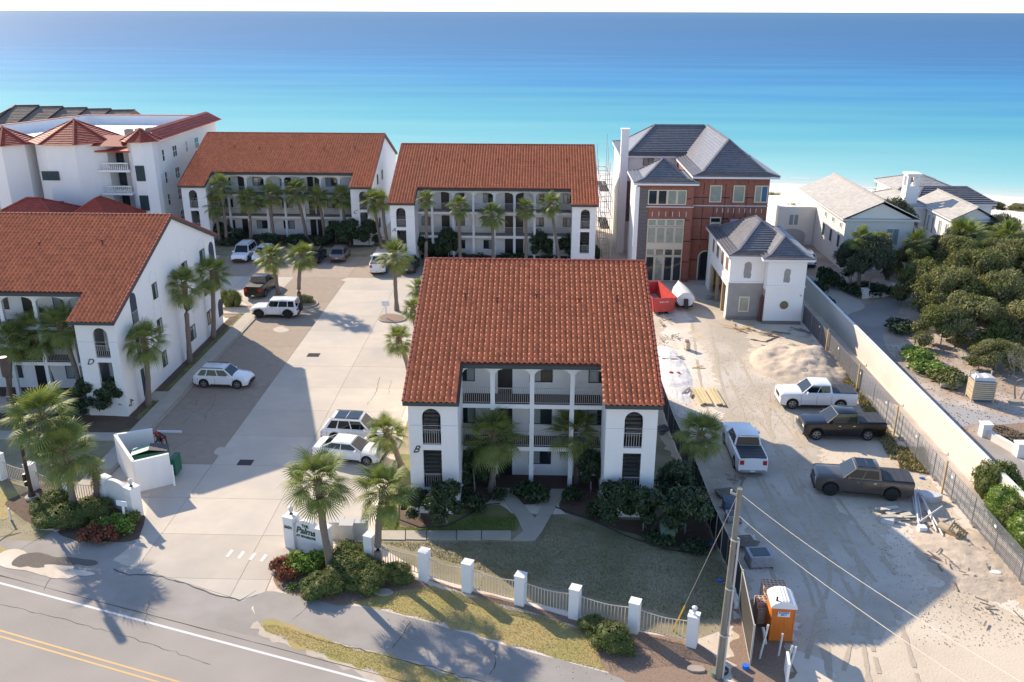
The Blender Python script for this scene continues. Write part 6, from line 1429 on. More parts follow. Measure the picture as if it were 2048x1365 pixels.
PILL = [((742, 1124), 'first square pillar right of the sign, behind the palm trunk', None), ((850, 1157), 'second square white pillar right of the sign', None), ((936, 1181), 'third square white pillar right of the sign', None), ((1041, 1207), 'fourth square white pillar, in the middle of the fence', None), ((1149, 1234), 'fifth square white pillar right of the sign', None), ((1267, 1262), 'sixth square white pillar behind the clipped shrubs', None), ((1383, 1290), 'last square white pillar at the right end of the fence with a lantern on top', 'last pillar at the right end of the fence')]
PP = [pillar(a, b, ang=FANG, lamp=c)[1] for a, b, c in PILL]
def picket_run(a, b, label, gap=.30, mat=PICKG, sag=.12, h=1.08, step=.165, group='picket fence bays'):
    a = Vector(a); b = Vector(b); d = (b-a).normalized(); a = a+d*gap; b = b-d*gap; Ln = (b-a).length; t = thing('picket_fence', label, 'fence', ((a.x+b.x)/2, (a.y+b.y)/2, 0), 0, group)
    n_ = int(Ln/step); top = lambda f: .25+h-sag*math.sin(math.pi*f)
    for nm, zf in (('top_rail', lambda f: top(f)), ('bottom_rail', lambda f: .22)):
        mb = MB(); pts = [a.lerp(b, q/8)+Vector((0, 0, zf(q/8))) for q in range(9)]; mb.tube(pts, .024, 5); mb.build(nm, mat, t)
    mb = MB(); mb.box(-.017, -.017, 0, .017, .017, 1.0); me = mb.mesh('picket'); me.materials.append(mat)
    for q in range(1, n_):
        f = q/n_; p = a.lerp(b, f); o = add_obj('picket', me, t, (p.x-t.location.x, p.y-t.location.y, .20)); o.scale = (1, 1, top(f)-.20)
    return t
names = ['picket bay right of the first pillar', 'picket bay between the second and third pillars', 'picket bay between the third and fourth pillars', 'picket bay between the fourth and fifth pillars', 'picket bay behind the clipped shrubs', 'picket bay before the last pillar crossed by the yellow guy guard']
for (a, b), lb in zip(zip(PP[:-1], PP[1:]), names): picket_run(a, b, lb)
# sign wall of the entrance
def sign_wall(pa, pb, label, mirrored=False, lampend='left'):
    """pa, pb centres of the end pillars"""
    A, Bq = G(*pa), G(*pb); d = (Bq-A).normalized(); ang = math.atan2(d.y, d.x); Ln = (Bq-A).length; mid = (A+Bq)/2
    t = thing('entrance_wall', label, 'wall', (0, 0, 0))
    def pier(x, w_, h): mb = MB(); mb.box(x-w_/2, -w_/2, -.05, x+w_/2, w_/2, h); o = mb.build('pier', STUCCO, t); m2 = MB(); m2.box(x-w_/2-.03, -w_/2-.03, h, x+w_/2+.03, w_/2+.03, h+.06); m2.build('cap', STUCCO, o)
    h0, h1 = (2.0, 1.75) if lampend == 'left' else (1.75, 2.0)
    pier(-Ln/2, .66, h0); pier(Ln/2, .66, h1); hw = Ln/2-.33; n_ = 14
    pts = [(-hw, -.05), (hw, -.05), (hw, 1.40)]+[(hw*.97*math.cos(math.pi*q/n_), 1.42+.55*math.sin(math.pi*q/n_)**.8) for q in range(0, n_+1)]+[(-hw, 1.40)]
    mb = MB(); mb.prismy(pts, -.13, .13); mb.build('sign_panel', STUCCO, t, fix=True)
    t.location = (mid.x, mid.y, 0); t.rotation_euler = (0, 0, ang)
    return t, Ln
GREENL = M('green_lettering', (.01, .07, .045), rough=.5)
sw_, Ln = sign_wall((587, 1092), (651, 1109), 'white arched sign wall reading The Palms at Seagrove')
def lt(s, size, x, z, **k):
    me = text_mesh(s, size, **k); me.materials.append(GREENL); o = add_obj('lettering', me, sw_, (x, -.15, z)); o.rotation_euler = (R(90), 0, 0)
lt('THE', .25, -.05, 1.55, bold=.008); lt('Palms', .56, -.05, 1.12, shear=.25, bold=.014); lt('AT SEAGROVE', .20, -.05, .86, bold=.006)
me = text_mesh('3604', .26, bold=.008); me.materials.append(GREENL); o = add_obj('house_number', me, sw_, (-Ln/2, -.35, 1.35)); o.rotation_euler = (R(90), 0, 0)
def lantern(loc, label):
    x, y, z = loc; l_ = thing('post_lantern', label, 'lamp', loc)
    mb = MB(); mb.lathe([(.12, 0), (.05, .06), (.05, .14), (.11, .18)], loc, 8); mb.build('base', BLACKM, l_)
    mb = MB(); mb.lathe([(.10, .18), (.13, .36), (.12, .40)], loc, 8); mb.build('glass', M('lantern_glass', (.55, .50, .42), rough=.2), l_)
    mb = MB(); mb.lathe([(.16, .40), (.13, .46), (.03, .52)], loc, 8); mb.build('cap', WHITEP, l_)
q = G(588, 1090); lantern((q.x, q.y, 2.06), 'lantern on the pier with the house number')
s2, L2 = sign_wall((215, 1005), (272, 1032), 'blank white arched entrance wall at lower left', lampend='right')
q = G(272, 1032); lantern((q.x, q.y, 2.06), 'lantern on the right pier of the blank arched wall')
lp = [(-6, 968), (60, 972), (142, 1002), (203, 1012)]
p1 = pillar((5, 958), 'leftmost white pillar at the photo edge, behind the walkway gate', ang=FANG, h=1.8)[1]; p2 = pillar((68, 978), 'white pillar right of the dark lamp post at lower left', ang=FANG, h=1.8)[1]; p3 = pillar((138, 1001), 'white pillar behind the palm pair at lower left', ang=FANG, h=1.8)[1]
picket_run(p1, p2, 'gate-like picket bay left of the dark lamp post'); picket_run(p2, p3, 'picket bay behind the big left palm'); picket_run(p3, G(207, 1008), 'picket bay between palm pair and blank arched wall')
# dark street lamp post at the left
pl = G(65, 997); t = thing('street_lamp', 'tall dark lamp post with a thick lantern head at the left edge', 'street lamp', (pl.x, pl.y, 0))
PBR = M('dark_bronze_post', (.045, .028, .02), rough=.5)
mb = MB(); mb.lathe([(.42, 0), (.42, .16), (.34, .20)], (pl.x, pl.y, 0), 16); mb.build('footing', WALK, t)
mb = MB(); mb.lathe([(.24, .2), (.2, .35), (.14, .5), (.12, 1.2), (.085, 8.3)], (pl.x, pl.y, 0), 12); mb.build('post', PBR, t)
mb = MB(); mb.lathe([(.10, 8.3), (.24, 8.4), (.24, 9.3), (.20, 9.35), (.20, 9.4), (.25, 9.42), (.23, 9.6)], (pl.x, pl.y, 0), 14); mb.build('lamp_head', PBR, t, smooth=40)
mb = MB(); mb.box(pl.x-.30, pl.y-.12, 1.3, pl.x-.12, pl.y+.12, 1.75); mb.box(pl.x-.28, pl.y-.1, .9, pl.x-.12, pl.y+.1, 1.2); stuff(mb.build('switch_box', BLACKM, t))
# little signs and markers
def post_sign(px, label, h, w_, hh, board, txt=None, rz=0, col=GREENL):
    p = G(*px); t = thing('small_sign', label, 'sign', (0, 0, 0)); mb = MB(); mb.box(-.05, -.05, -.05, .05, .05, h); mb.build('post', WHITEP, t)
    mb = MB(); mb.box(-w_/2, -.09, h-.02, w_/2, -.05, h+hh); mb.build('board', board, t)
    if txt:
        for i, s in enumerate(txt): me = text_mesh(s, hh*.36); me.materials.append(col); o = add_obj('lettering', me, t, (0, -.10, h+hh*(.58-.42*i))); o.rotation_euler = (R(90), 0, 0)
    t.location = (p.x, p.y, 0); t.rotation_euler = (0, 0, rz); return t
post_sign((252, 1050), 'small white post sign before the blank arched wall', 1.35, .72, .32, WHITEP, rz=-.25)
post_sign((773, 640), 'white notice board on a post on the small kerbed island', 1.5, .75, .5, WHITEP)
p = G(22, 1040); mb = MB(); mb.box(p.x-.04, p.y-.04, 0, p.x+.04, p.y+.04, .8); tag(mb.build('marker_post', WHITEP), 'thin white marker post at the lower left edge', 'post')
p = G(73, 1010); mb = MB(); mb.add([(p.x-.35, p.y-.15, .08), (p.x+.3, p.y-.25, .08), (p.x+.38, p.y+.2, .2), (p.x-.2, p.y+.25, .2), (p.x-.35, p.y-.15, 0), (p.x+.3, p.y-.25, 0), (p.x+.38, p.y+.2, 0), (p.x-.2, p.y+.25, 0)], [(0,1,2,3), (4,5,1,0), (5,6,2,1), (6,7,3,2), (7,4,0,3)]); tag(mb.build('valve_cover', M('green_lid', (.02, .07, .06), rough=.5)), 'dark green utility lid at the foot of the dark lamp post', 'lid')
def slab(px, w_, l_, h, mat, label, name, rz=0., cat=None):
    p = G(*px); mb = MB(); r = random.Random(int(px[0])); pts = [(w_/2*math.cos(a)*r.uniform(.85, 1.1), l_/2*math.sin(a)*r.uniform(.85, 1.1)) for a in [2*math.pi*k/9 for k in range(9)]]
    mb.prism([(p.x+x*math.cos(rz)-y*math.sin(rz), p.y+x*math.sin(rz)+y*math.cos(rz)) for x, y in pts], 0, h); return tag(mb.build(name, mat), label, cat or 'slab')
slab((180, 1072), .75, .6, .16, KERB, 'pale flat stone in front of the crimson shrubs', 'flat_stone', cat='stone'); slab((767, 1187), 1.0, .6, .12, KERB, 'pale flat stone on the grass below the sign', 'flat_stone', cat='stone'); slab((1392, 1340), .9, .5, .1, KERB, 'pale meter lid in the ground at the foot of the utility pole', 'meter_lid', cat='lid')
# dumpster enclosure
enc = thing('enclosure_wall', 'white three-sided walled enclosure round the green bin', 'wall', (-24, 50, 0)); H_ = 2.2
c0, c1, c2, c3 = G(245, 952), G(266, 985), G(345, 967), G(312, 900)
E0, E1, E2, E3 = Vector((c0.x, c0.y, 0)), None, None, None
q0 = G(240, 927); q1 = G(276, 984); q2 = G(346, 967); q3 = G(313, 915)
for nm, a, b in (('left_wall', q0, q1), ('front_wall', q1, q2), ('rear_wall', q0, q3)):
    mb = MB(); mb.bar((a.x, a.y, H_/2), (b.x, b.y, H_/2), .2, H_); mb.build('wall_panel', STUCCO, enc)
gd = thing('garbage_bin', 'green metal garbage container inside the white enclosure', 'container', (0, 0, 0)); GRN = M('green_steel', (.01, .13, .08), (.01, .10, .06), 4, .5)
mb = MB(); mb.prismx([(-.9, .2), (.9, .2), (.9, 1.5), (-.9, 1.9)], -1.1, 1.1); mb.build('body', GRN, gd, fix=True)
mb = MB(); mb.add([(-1.12, -.95, 1.94), (0, -.95, 2.2), (0, .95, 1.8), (-1.12, .95, 1.54)], [(0, 1, 2, 3)]); mb.add([(-1.12, -.95, 1.90), (0, -.95, 2.16), (0, .95, 1.76), (-1.12, .95, 1.50)], [(3, 2, 1, 0)]); mb.build('lid', M('faded_green_lid', (.25, .42, .33), (.04, .25, .17), 2, .5), gd)
mb = MB(); mb.add([(1.12, -.95, 1.94), (0, -.95, 2.2), (0, .95, 1.8), (1.12, .95, 1.54)], [(3, 2, 1, 0)]); mb.add([(1.12, -.95, 1.90), (0, -.95, 2.16), (0, .95, 1.76), (1.12, .95, 1.50)], [(0, 1, 2, 3)]); mb.build('lid', M('black_plastic_lid', (.05, .045, .05), rough=.6), gd)
qq = (q1+q3)/2; gd.location = (qq.x+.35, qq.y+.1, 0); gd.rotation_euler = (0, 0, .35)
for i, px in enumerate(((349, 972), (318, 920))):
    p = G(*px); mb = MB(); mb.tube([(p.x, p.y, 0), (p.x, p.y, 1.5 if not i else 1.1)], .08, 8); tag(mb.build('bollard', WHITEP), ['white bollard at the front opening of the bin enclosure', 'white bollard at the rear opening of the bin enclosure'][i], 'bollard')
mb = MB(); p = G(346, 955); mb.box(p.x-.06, p.y-.1, .2, p.x+.3, p.y+.9, 1.4); tag(mb.build('green_gate', GRN), 'green steel gate edge at the opening of the bin enclosure', 'gate')
# parking stop + red motorbike
p = G(337, 866); mb = MB(); mb.box(-.95, -.1, 0, .95, .1, .14); o = mb.build('wheel_stop', WHITEL); o.location = (p.x, p.y, .02); tag(o, 'white concrete wheel stop behind the red bike', 'wheel stop')
bk = thing('motorbike', 'small red and black motorbike leaning by the bin enclosure', 'motorbike', (0, 0, 0))
for x in (-.62, .62):
    mb = MB(); n_ = 18; pts = [(x+.33*math.cos(2*math.pi*q/n_), 0, .33+.33*math.sin(2*math.pi*q/n_)) for q in range(n_+1)]; mb.tube(pts, .05, 6, False); mb.build('wheel', RUB, bk)
    mb = MB(); mb.lathe([(.05, -.03), (.05, .03)], (x, 0, .33), 8, 'y'); [mb.bar((x, 0, .33), (x+.3*math.cos(a), 0, .33+.3*math.sin(a)), .01, .01) for a in np.arange(0, 6.2, .6)]; stuff(mb.build('spokes', RIM, bk))
RED = M('red_plastic', (.55, .03, .03), rough=.4); mb = MB(); mb.bar((-.62, 0, .33), (-.1, 0, .75), .05, .08); mb.bar((-.1, 0, .75), (.35, 0, .8), .14, .2); mb.bar((.62, 0, .33), (.42, 0, .98), .06, .06); mb.build('frame', RED, bk)
mb = MB(); mb.bar((-.75, 0, .78), (.1, 0, .86), .16, .08); mb.build('seat', TRIM, bk); mb = MB(); mb.bar((.4, -.35, 1.05), (.4, .35, 1.05), .03, .03); mb.build('handlebar', RIM, bk); mb = MB(); mb.box(-.2, -.1, .28, .2, .1, .6); mb.build('engine', BLACKM, bk)
mb = MB(); mb.bar((.62, 0, .70), (.85, 0, .66), .12, .02); mb.bar((-.9, 0, .72), (-.5, 0, .76), .12, .02); mb.build('fender', RED, bk)
p = G(319, 890); bk.location = (p.x, p.y, .03); bk.rotation_euler = (.15, 0, 2.5)
# drains
for px, lb in (((627, 711), 'dark metal drain grate in the middle of the lot'), ((491, 926), 'dark metal drain grate in the shadow near the entrance')):
    p = G(*px); t = thing('drain_grate', lb, 'drain', (p.x, p.y, 0)); w_ = .55 if px[1] < 800 else .5
    mb = MB(); mb.box(p.x-w_, p.y-w_*.8, .004, p.x+w_, p.y+w_*.8, .028); mb.build('frame', M('rusty_iron', (.09, .05, .04), rough=.8), t)
    for q in range(9): mb = MB(); y = p.y-w_*.7+q*w_*1.4/8; mb.box(p.x-w_*.92, y-.022, .029, p.x+w_*.92, y+.022, .04); mb.build('bar', BLACKM, t)
# kerbed islands
def island(pts, label, mat):
    P_ = smoothpoly(gp(*pts), 4); t = thing('parking_island', label, 'island', (P_[0][0], P_[0][1], 0)); mb = MB(); mb.prism(P_, 0, .14); mb.build('kerb', KERB, t)
    c = Vector((sum(p[0] for p in P_)/len(P_), sum(p[1] for p in P_)/len(P_))); mb = MB(); mb.prism([tuple(Vector(p).lerp(c, .14)) for p in P_], .1, .16); mb.build('soil', mat, t)
island(((590, 598), (612, 596), (632, 602), (636, 610), (618, 617), (598, 616)), 'rounded kerbed island under the palm pair by the off-roader', MULCHP)
island(((756, 638), (772, 630), (800, 632), (812, 640), (795, 646), (765, 645)), 'small kerbed island under the tall middle palm', MULCHP)
sheet('mulch_bed', smoothpoly(gp((447, 618), (500, 612), (505, 622), (480, 630), (450, 636)), 4), .03, MULCHP); 
# utility boxes behind the sign
for i, (px, lb) in enumerate((((676, 1074), 'left grey utility cabinet behind the entrance sign'), ((696, 1080), 'middle grey utility cabinet behind the entrance sign'), ((722, 1075), 'right grey utility cabinet behind the entrance sign'))):
    p = G(*px); t = thing('utility_cabinet', lb, 'cabinet', (p.x, p.y, 0), 0, 'grey utility cabinets'); CB = M('cabinet_grey', (.46, .45, .42), rough=.6)
    mb = MB(); mb.box(p.x-.38, p.y-.28, 0, p.x+.38, p.y+.28, 1.12); mb.build('body', CB, t); mb = MB(); mb.prismx([(p.y-.33, 1.12), (p.y+.33, 1.12), (p.y+.33, 1.22), (p.y-.33, 1.17)], p.x-.41, p.x+.41); mb.build('lid', CB, t)
    mb = MB(); mb.box(p.x-.35, p.y-.285, .08, p.x-.005, p.y-.281, 1.08); mb.box(p.x+.005, p.y-.285, .08, p.x+.35, p.y-.281, 1.08); stuff(mb.build('doors', CB, t))
p = G(1333, 1080); t = thing('transformer_box', 'squat green transformer box beside the large magnolia', 'box', (p.x, p.y, 0)); GB = M('transformer_green', (.16, .22, .15), rough=.6)
mb = MB(); mb.prismx([(p.y-.45, 0), (p.y+.45, 0), (p.y+.45, .95), (p.y+.2, 1.02), (p.y-.45, .72)], p.x-.42, p.x+.42); mb.build('body', GB, t, fix=True); mb = MB(); mb.box(p.x-.12, p.y-.46, .12, p.x+.15, p.y-.451, .30); mb.build('sticker', WHITEP, t); mb = MB(); mb.box(p.x+.1, p.y-.46, .55, p.x+.38, p.y-.451, .62); mb.build('warning_strip', M('ochre_strip', (.5, .35, .05)), t)
# edging of the beds
def edging(pts, seed): 
    mb = MB(); P_ = [G(*q) for q in pts]; out = []
    for i in range(len(P_)-1):
        for k in range(6): out.append(P_[i].lerp(P_[i+1], k/6))
    mb.tube([v+Vector((0, 0, .03)) for v in out], .04, 5); struct(mb.build('bed_edging', BLACKM))
edging([(798, 1010), (798, 1040), (840, 1056), (890, 1054), (930, 1035), (975, 1010), (1005, 1008)], 1); edging([(1110, 1015), (1180, 1040), (1250, 1072), (1330, 1100), (1440, 1115)], 2)
# ---------------------------------------------------------------- utility pole, wires, guy
pb, pt_ = G(1436, 1355), None; top = onY(1480, 978, pb.y)
t = thing('utility_pole', 'tall weathered wooden utility pole with a white conduit at lower right', 'pole', (pb.x, pb.y, 0))
mb = MB(); pts = [Vector((pb.x, pb.y, -.1)).lerp(top, k/8) for k in range(9)]; mb.tube(pts, [.17-.05*k/8 for k in range(9)], 12); mb.build('shaft', M('mossy_pole_wood', (.25, .23, .19), (.16, .15, .125), 3, .95, stretch=(3, 3, .4), bump=.01, bs=12), t, smooth=60)
mb = MB(); o_ = Vector((.19, -.08, 0)); mb.tube([pts[0]+o_, pts[6]+o_], .05, 8); mb.build('conduit', M('conduit_grey', (.50, .47, .46), rough=.5), t)
for k in (2, 4, 6): mb = MB(); c = pts[k]; mb.lathe([(.20, c.z), (.20, c.z+.06)], (c.x+.04, c.y-.03, 0), 10); mb.build('strap', RAIL, t)
mb = MB(); mb.tube([top+Vector((-.1, 0, -.3)), top+Vector((-.35, 0, -.2)), top+Vector((-.35, 0, -.05))], .05, 6); mb.build('insulator', RAIL, t)
mb = MB(); mb.lathe([(.09, top.z-2.9), (.13, top.z-2.85), (.10, top.z-2.8)], (top.x-.05, top.y, 0), 8); mb.build('bracket', M('orange_tape', (.6, .2, .05)), t)
WIRE = M('aluminium_wire', (.42, .36, .31), rough=.5)
def wire(a, b, label, sag=.3, r_=.009):
    mb = MB(); pts = [a.lerp(b, q/16)-Vector((0, 0, sag*4*(q/16)*(1-q/16))) for q in range(17)]; mb.tube(pts, r_, 4); return tag(mb.build('overhead_wire', WIRE), label, 'wire')
wire(top+Vector((.05, 0, -.25)), onY(2110, 1405, 14), 'upper overhead wire running down to the right from the pole', .25)
wire(top+Vector((.05, 0, -1.3)), onY(1985, 1400, 12), 'lower overhead wire running down to the right from the pole', .2)
an = G(1346, 1262); wire(top+Vector((-.1, 0, -.4)), Vector((an.x, an.y, .05)), 'guy wire from the pole top down to the last fence bay', 0, .015)
g1 = Vector((an.x, an.y, .02)); gd_ = (top+Vector((-.1, 0, -.4))-g1); mb = MB(); mb.tube([g1, g1+gd_*.21], .035, 6); tag(mb.build('guy_guard', M('yellow_plastic', (.72, .42, .03), rough=.4)), 'yellow plastic guard on the lower end of the guy wire', 'guard')
# ---------------------------------------------------------------- black construction fence beside building B
BLK = M('black_windscreen', (.012, .015, .018), (.02, .022, .025), 3, .8)
def screen(pa, pb_, label, h=1.85, z0=.08, n_=3, mat=BLK, group='black screen fence beside building B'):
    a, b = G(*pa), G(*pb_); t = thing('screen_fence', label, 'fence', ((a.x+b.x)/2, (a.y+b.y)/2, 0), 0, group); d = (b-a).normalized(); s_ = Vector((-d.y, d.x, 0)); mb = MB(); K = 12; r = random.Random(int(pa[0]))
    for k in range(K+1):
        p = a.lerp(b, k/K)+s_*.03*math.sin(k*1.7); mb.v += [(p.x, p.y, z0), (p.x, p.y, h*.5), (p.x, p.y, h-.03*math.sin(k*2.2)**2)]; mb.t += [.5]*3
    for k in range(K):
        for j in range(2): mb.f.append((k*3+j, k*3+j+1, k*3+4+j, k*3+3+j))
    mb.build('mesh_screen', mat, t)
    for k in range(n_+1):
        p = a.lerp(b, k/n_); mb = MB(); mb.tube([(p.x, p.y, 0), (p.x, p.y, h+.05)], .03, 6); mb.build('post', RAIL, t)
    mb = MB(); mb.tube([a+Vector((0, 0, h)), b+Vector((0, 0, h))], .02, 5); mb.build('top_rail', RAIL, t); return t
SC = [(1318, 800), (1345, 880), (1392, 985), (1420, 1060), (1452, 1130), (1478, 1200)]
for i, (a, b) in enumerate(zip(SC[:-1], SC[1:])): screen(a, b, ['topmost run of black screen fence beside the wall of building B', 'black screen fence run behind the bronze magnolia', 'black screen fence run behind the large magnolia', 'black screen fence run beside the stacked pallets', 'lowest run of dark screen fence, just behind the utility pole'][i])
p1, p2 = G(1478, 1215), G(1506, 1338); t = thing('gate_panel', 'big taut dark grey gate panel in front of the orange toilet', 'gate', ((p1.x+p2.x)/2, (p1.y+p2.y)/2, 0))
p2 = G(1500, 1330); GPM = M('grey_tarp', (.055, .05, .043), (.045, .04, .035), 2, .6)
mb = MB(); mb.bar((p1.x, p1.y, 1.15), (p2.x, p2.y, 1.15), .02, 2.1); mb.build('tarp', GPM, t)
for a in (p1, p2): mb = MB(); mb.tube([(a.x, a.y, 0), (a.x, a.y, 2.3)], .05, 8); mb.build('post', RAIL, t)
for z_ in (.1, 2.22): mb = MB(); mb.tube([(p1.x, p1.y, z_), (p2.x, p2.y, z_)], .03, 6); mb.build('rail', RAIL, t)
# ---------------------------------------------------------------- long perimeter wall and wire fence on the right
pw = thing('perimeter_wall', 'long white boundary wall between building site and neighbour drive', 'wall', (28.9, 60, 0))
xw = 28.9
for i, (a, b) in enumerate(((20, 34), (34, 48), (48, 62), (62, 76), (76, 90), (90, 108))):
    mb = MB(); mb.box(xw-.11, a+.005, 0, xw+.11, b-.005, 2.25); mb.build('wall_panel', M('perimeter_stucco', (.68, .62, .54), (.63, .57, .50), 1, .85, big=(.60, .55, .48), bigs=.3), pw)
    mb = MB(); mb.box(xw-.14, a+.005, 2.252, xw+.14, b-.005, 2.31); mb.build('coping', STUCCO2, pw)
wf = None; fx = 26.3; ys_ = [30+2.85*k for k in range(20)]
MESHM = M('galvanised_wire', (.20, .20, .205), rough=.5); SCR = M('sheer_screen', (.13, .13, .135), (.10, .10, .105), 4, .8)
labs = 'wire fence panel number counted from the lower right'
ordn = ['first', 'second', 'third', 'fourth', 'fifth', 'sixth', 'seventh', 'eighth', 'ninth', 'tenth', 'eleventh', 'twelfth', 'thirteenth', 'fourteenth', 'fifteenth', 'sixteenth', 'seventeenth', 'eighteenth', 'nineteenth']
for k in range(19):
    a, b = ys_[k]+.03, ys_[k+1]-.03; lb = '%s wire fence panel from the lower right along the white boundary wall' % ordn[k]
    t = thing('wire_fence', lb, 'fence', (fx, (a+b)/2, 0), 0, 'wire fence panels along the boundary wall')
    mb = MB(); mb.tube([(fx, a, 0), (fx, a, 1.9), (fx, b, 1.9), (fx, b, 0)], .022, 5); mb.build('frame', MESHM, t)
    if k >= 13:
        mb = MB(); mb.box(fx+.03, a+.03, .1, fx+.034, b-.03, 1.85); mb.build('screen', BLK, t)
    mb = MB()
    for q in range(1, 15): z_ = .1+q*.12; mb.bar((fx, a, z_), (fx, b, z_), .03, .03)
    for q in range(1, 5): mb.bar((fx, a+(b-a)*q/5, .1), (fx, a+(b-a)*q/5, 1.88), .02, .02)
    stuff(mb.build('wires', MESHM, t))
    mb = MB(); mb.box(fx-.02, a-.25, 0, fx+.28, a+.25, .12); mb.build('foot_block', KERB, t)
    if k % 2: mb = MB(); mb.box(fx-.03, a+.2, 1.45, fx-.024, a+.42, 1.62); mb.build('tag_plate', WHITEP, t)
for i, y_ in enumerate((50.9, 59.2, 67.4, 75.8)):
    mb = MB(); mb.box(fx-.22, y_-.05, -.05, fx-.12, y_+.05, 2.35); tag(mb.build('timber_post', WOOD), 'fresh timber post at the wire fence, %s from the bottom of the photo' % ('first', 'second', 'third', 'fourth')[i], 'post', 'timber posts along the wire fence')
# neighbour's low walls
def lowwall(pts, label, h=.75, mat=STUCCO2, w_=.3, pier=.95):
    P_ = [G(*q) for q in pts]; t = thing('low_wall', label, 'wall', (P_[0].x, P_[0].y, 0))
    for a, b in zip(P_[:-1], P_[1:]): mb = MB(); mb.bar((a.x, a.y, h/2), (b.x, b.y, h/2), w_, h); mb.build('wall_panel', mat, t)
    for p in (P_[0], P_[-1]): mb = MB(); mb.box(p.x-.32, p.y-.32, 0, p.x+.32, p.y+.32, pier); mb.box(p.x-.38, p.y-.38, pier, p.x+.38, p.y+.38, pier+.1); mb.build('pier', mat, t)
lowwall([(1728, 596), (1765, 594), (1790, 588)], 'low white wall with two capped piers at the end of the drive', .5)
lowwall([(1968, 872), (2038, 912)], 'low cream wall beside the gravel at the right edge of the photo', .6)
sheet('planting_bed', gp((1985, 852), (2060, 845), (2200, 900), (2200, 1000), (2050, 912)), .03, MULCHP)
for px, lb in (((2015, 872), 'reddish ground cover behind the low cream wall'), ((2045, 885), 'reddish ground cover at the right edge behind the low wall')): shrub(px, 1.5, .3, lb, LOW, 'ground_cover', mat=M('russet_leaf', (.16, .09, .06), (.12, .11, .05), 3, .7, tint=.4))
# ---------------------------------------------------------------- site clutter
# dumpster
dm = thing('skip_container', 'open red roll-off container between building B and the garage house', 'container', (0, 0, 0)); RD = M('red_skip_paint', (.62, .06, .05), (.55, .05, .04), 2, .5, big=(.45, .05, .04), bigs=1.)
for s in (-1, 1):
    mb = MB(); mb.add([(-3, s*1.05, .35), (3, s*1.05, .35), (3, s*1.25, 1.75), (-3, s*1.25, 1.75), (-3, s*.97, .35), (3, s*.97, .35), (3, s*1.17, 1.75), (-3, s*1.17, 1.75)], [(0,1,2,3), (4,5,6,7), (3,2,6,7), (0,1,5,4), (0,3,7,4), (1,2,6,5)]); mb.build('side_panel', RD, dm, fix=True)
    mb = MB()
    for x in np.arange(-2.7, 2.9, .65): mb.bar((x, s*1.08, .36), (x, s*1.28, 1.7), .1, .1)
    stuff(mb.build('ribs', RD, dm))
    mb = MB(); mb.bar((-3, s*1.25, 1.78), (3, s*1.25, 1.78), .14, .1); mb.build('top_rail', RD, dm)
for x in (-3, 2.92): mb = MB(); mb.add([(x, -1.05, .35), (x, 1.05, .35), (x, 1.25, 1.78), (x, -1.25, 1.78), (x+.08, -1.05, .35), (x+.08, 1.05, .35), (x+.08, 1.25, 1.78), (x+.08, -1.25, 1.78)], [(0,1,2,3), (4,5,6,7), (0,1,5,4), (1,2,6,5), (2,3,7,6), (3,0,4,7)]); mb.build('end_panel', RD, dm, fix=True)
mb = MB(); mb.box(-2.9, -1.0, .3, 2.9, 1.0, .4); mb.build('floor', M('rusty_floor', (.35, .27, .20), (.45, .40, .33), 3, .9), dm)
mb = MB(); mb.box(-3, -.5, .05, 3, -.35, .3); mb.box(-3, .35, .05, 3, .5, .3); stuff(mb.build('rails', BLACKM, dm))
me = text_mesh('ROLL OFF', .22); me.materials.append(WHITEP); o = add_obj('lettering', me, dm, (3.02, 0, 1.3)); o.rotation_euler = (R(90), 0, R(90))
a, b = G(1328, 632), G(1285, 588); d = (a-b).normalized(); c = a-d*3.1; dm.location = (c.x, c.y+.2, 0); dm.rotation_euler = (0, 0, math.atan2(d.y, d.x))
# wrapped boat on a trailer
bo = thing('wrapped_boat', 'shrink-wrapped white boat on a trailer beside the red container', 'boat', (0, 0, 0))
mb = MB(); n_ = 9; prof = [(-2.3, .95), (-2.1, 1.05), (-1, 1.1), (0, 1.05), (1., .85), (1.8, .45), (2.2, .06)]
for x, w_ in prof: mb.v += [(x, -w_*.6, .55), (x, -w_, 1.1), (x, -w_*.85, 1.55), (x, -w_*.35, 1.9), (x, 0, 1.95), (x, w_*.35, 1.9), (x, w_*.85, 1.55), (x, w_, 1.1), (x, w_*.6, .55)]; mb.t += [.5]*9
for i in range(6):
    for j in range(8): mb.f.append((i*9+j, i*9+j+1, (i+1)*9+j+1, (i+1)*9+j))
mb.f += [tuple(range(9))[::-1], tuple(range(54, 63))]; mb.build('hull_wrap', M('white_shrink_wrap', (.75, .74, .73), (.65, .63, .63), 3, .4, bump=.03, bs=4), bo, smooth=50, fix=True)
mb = MB(); mb.box(-2.2, -.8, .35, 2.4, -.7, .45); mb.box(-2.2, .7, .35, 2.4, .8, .45); mb.box(-2.2, -.8, .35, -2.0, .8, .45); stuff(mb.build('trailer_frame', BLACKM, bo))
for s in (-1, 1): mb = MB(); mb.lathe([(.3, -.1), (.3, .1)], (-.6, s*.95, .3), 14, 'y'); mb.build('trailer_wheel', RUB, bo, fix=True)
mb = MB(); mb.box(-2.7, -.2, .35, -2.3, .2, 1.3); mb.build('outboard_motor', BLACKM, bo)
a, b = G(1372, 625), G(1352, 592); d = (a-b).normalized(); c = (a+b)/2; bo.location = (c.x, c.y, 0); bo.rotation_euler = (0, 0, math.atan2(-d.y, -d.x))
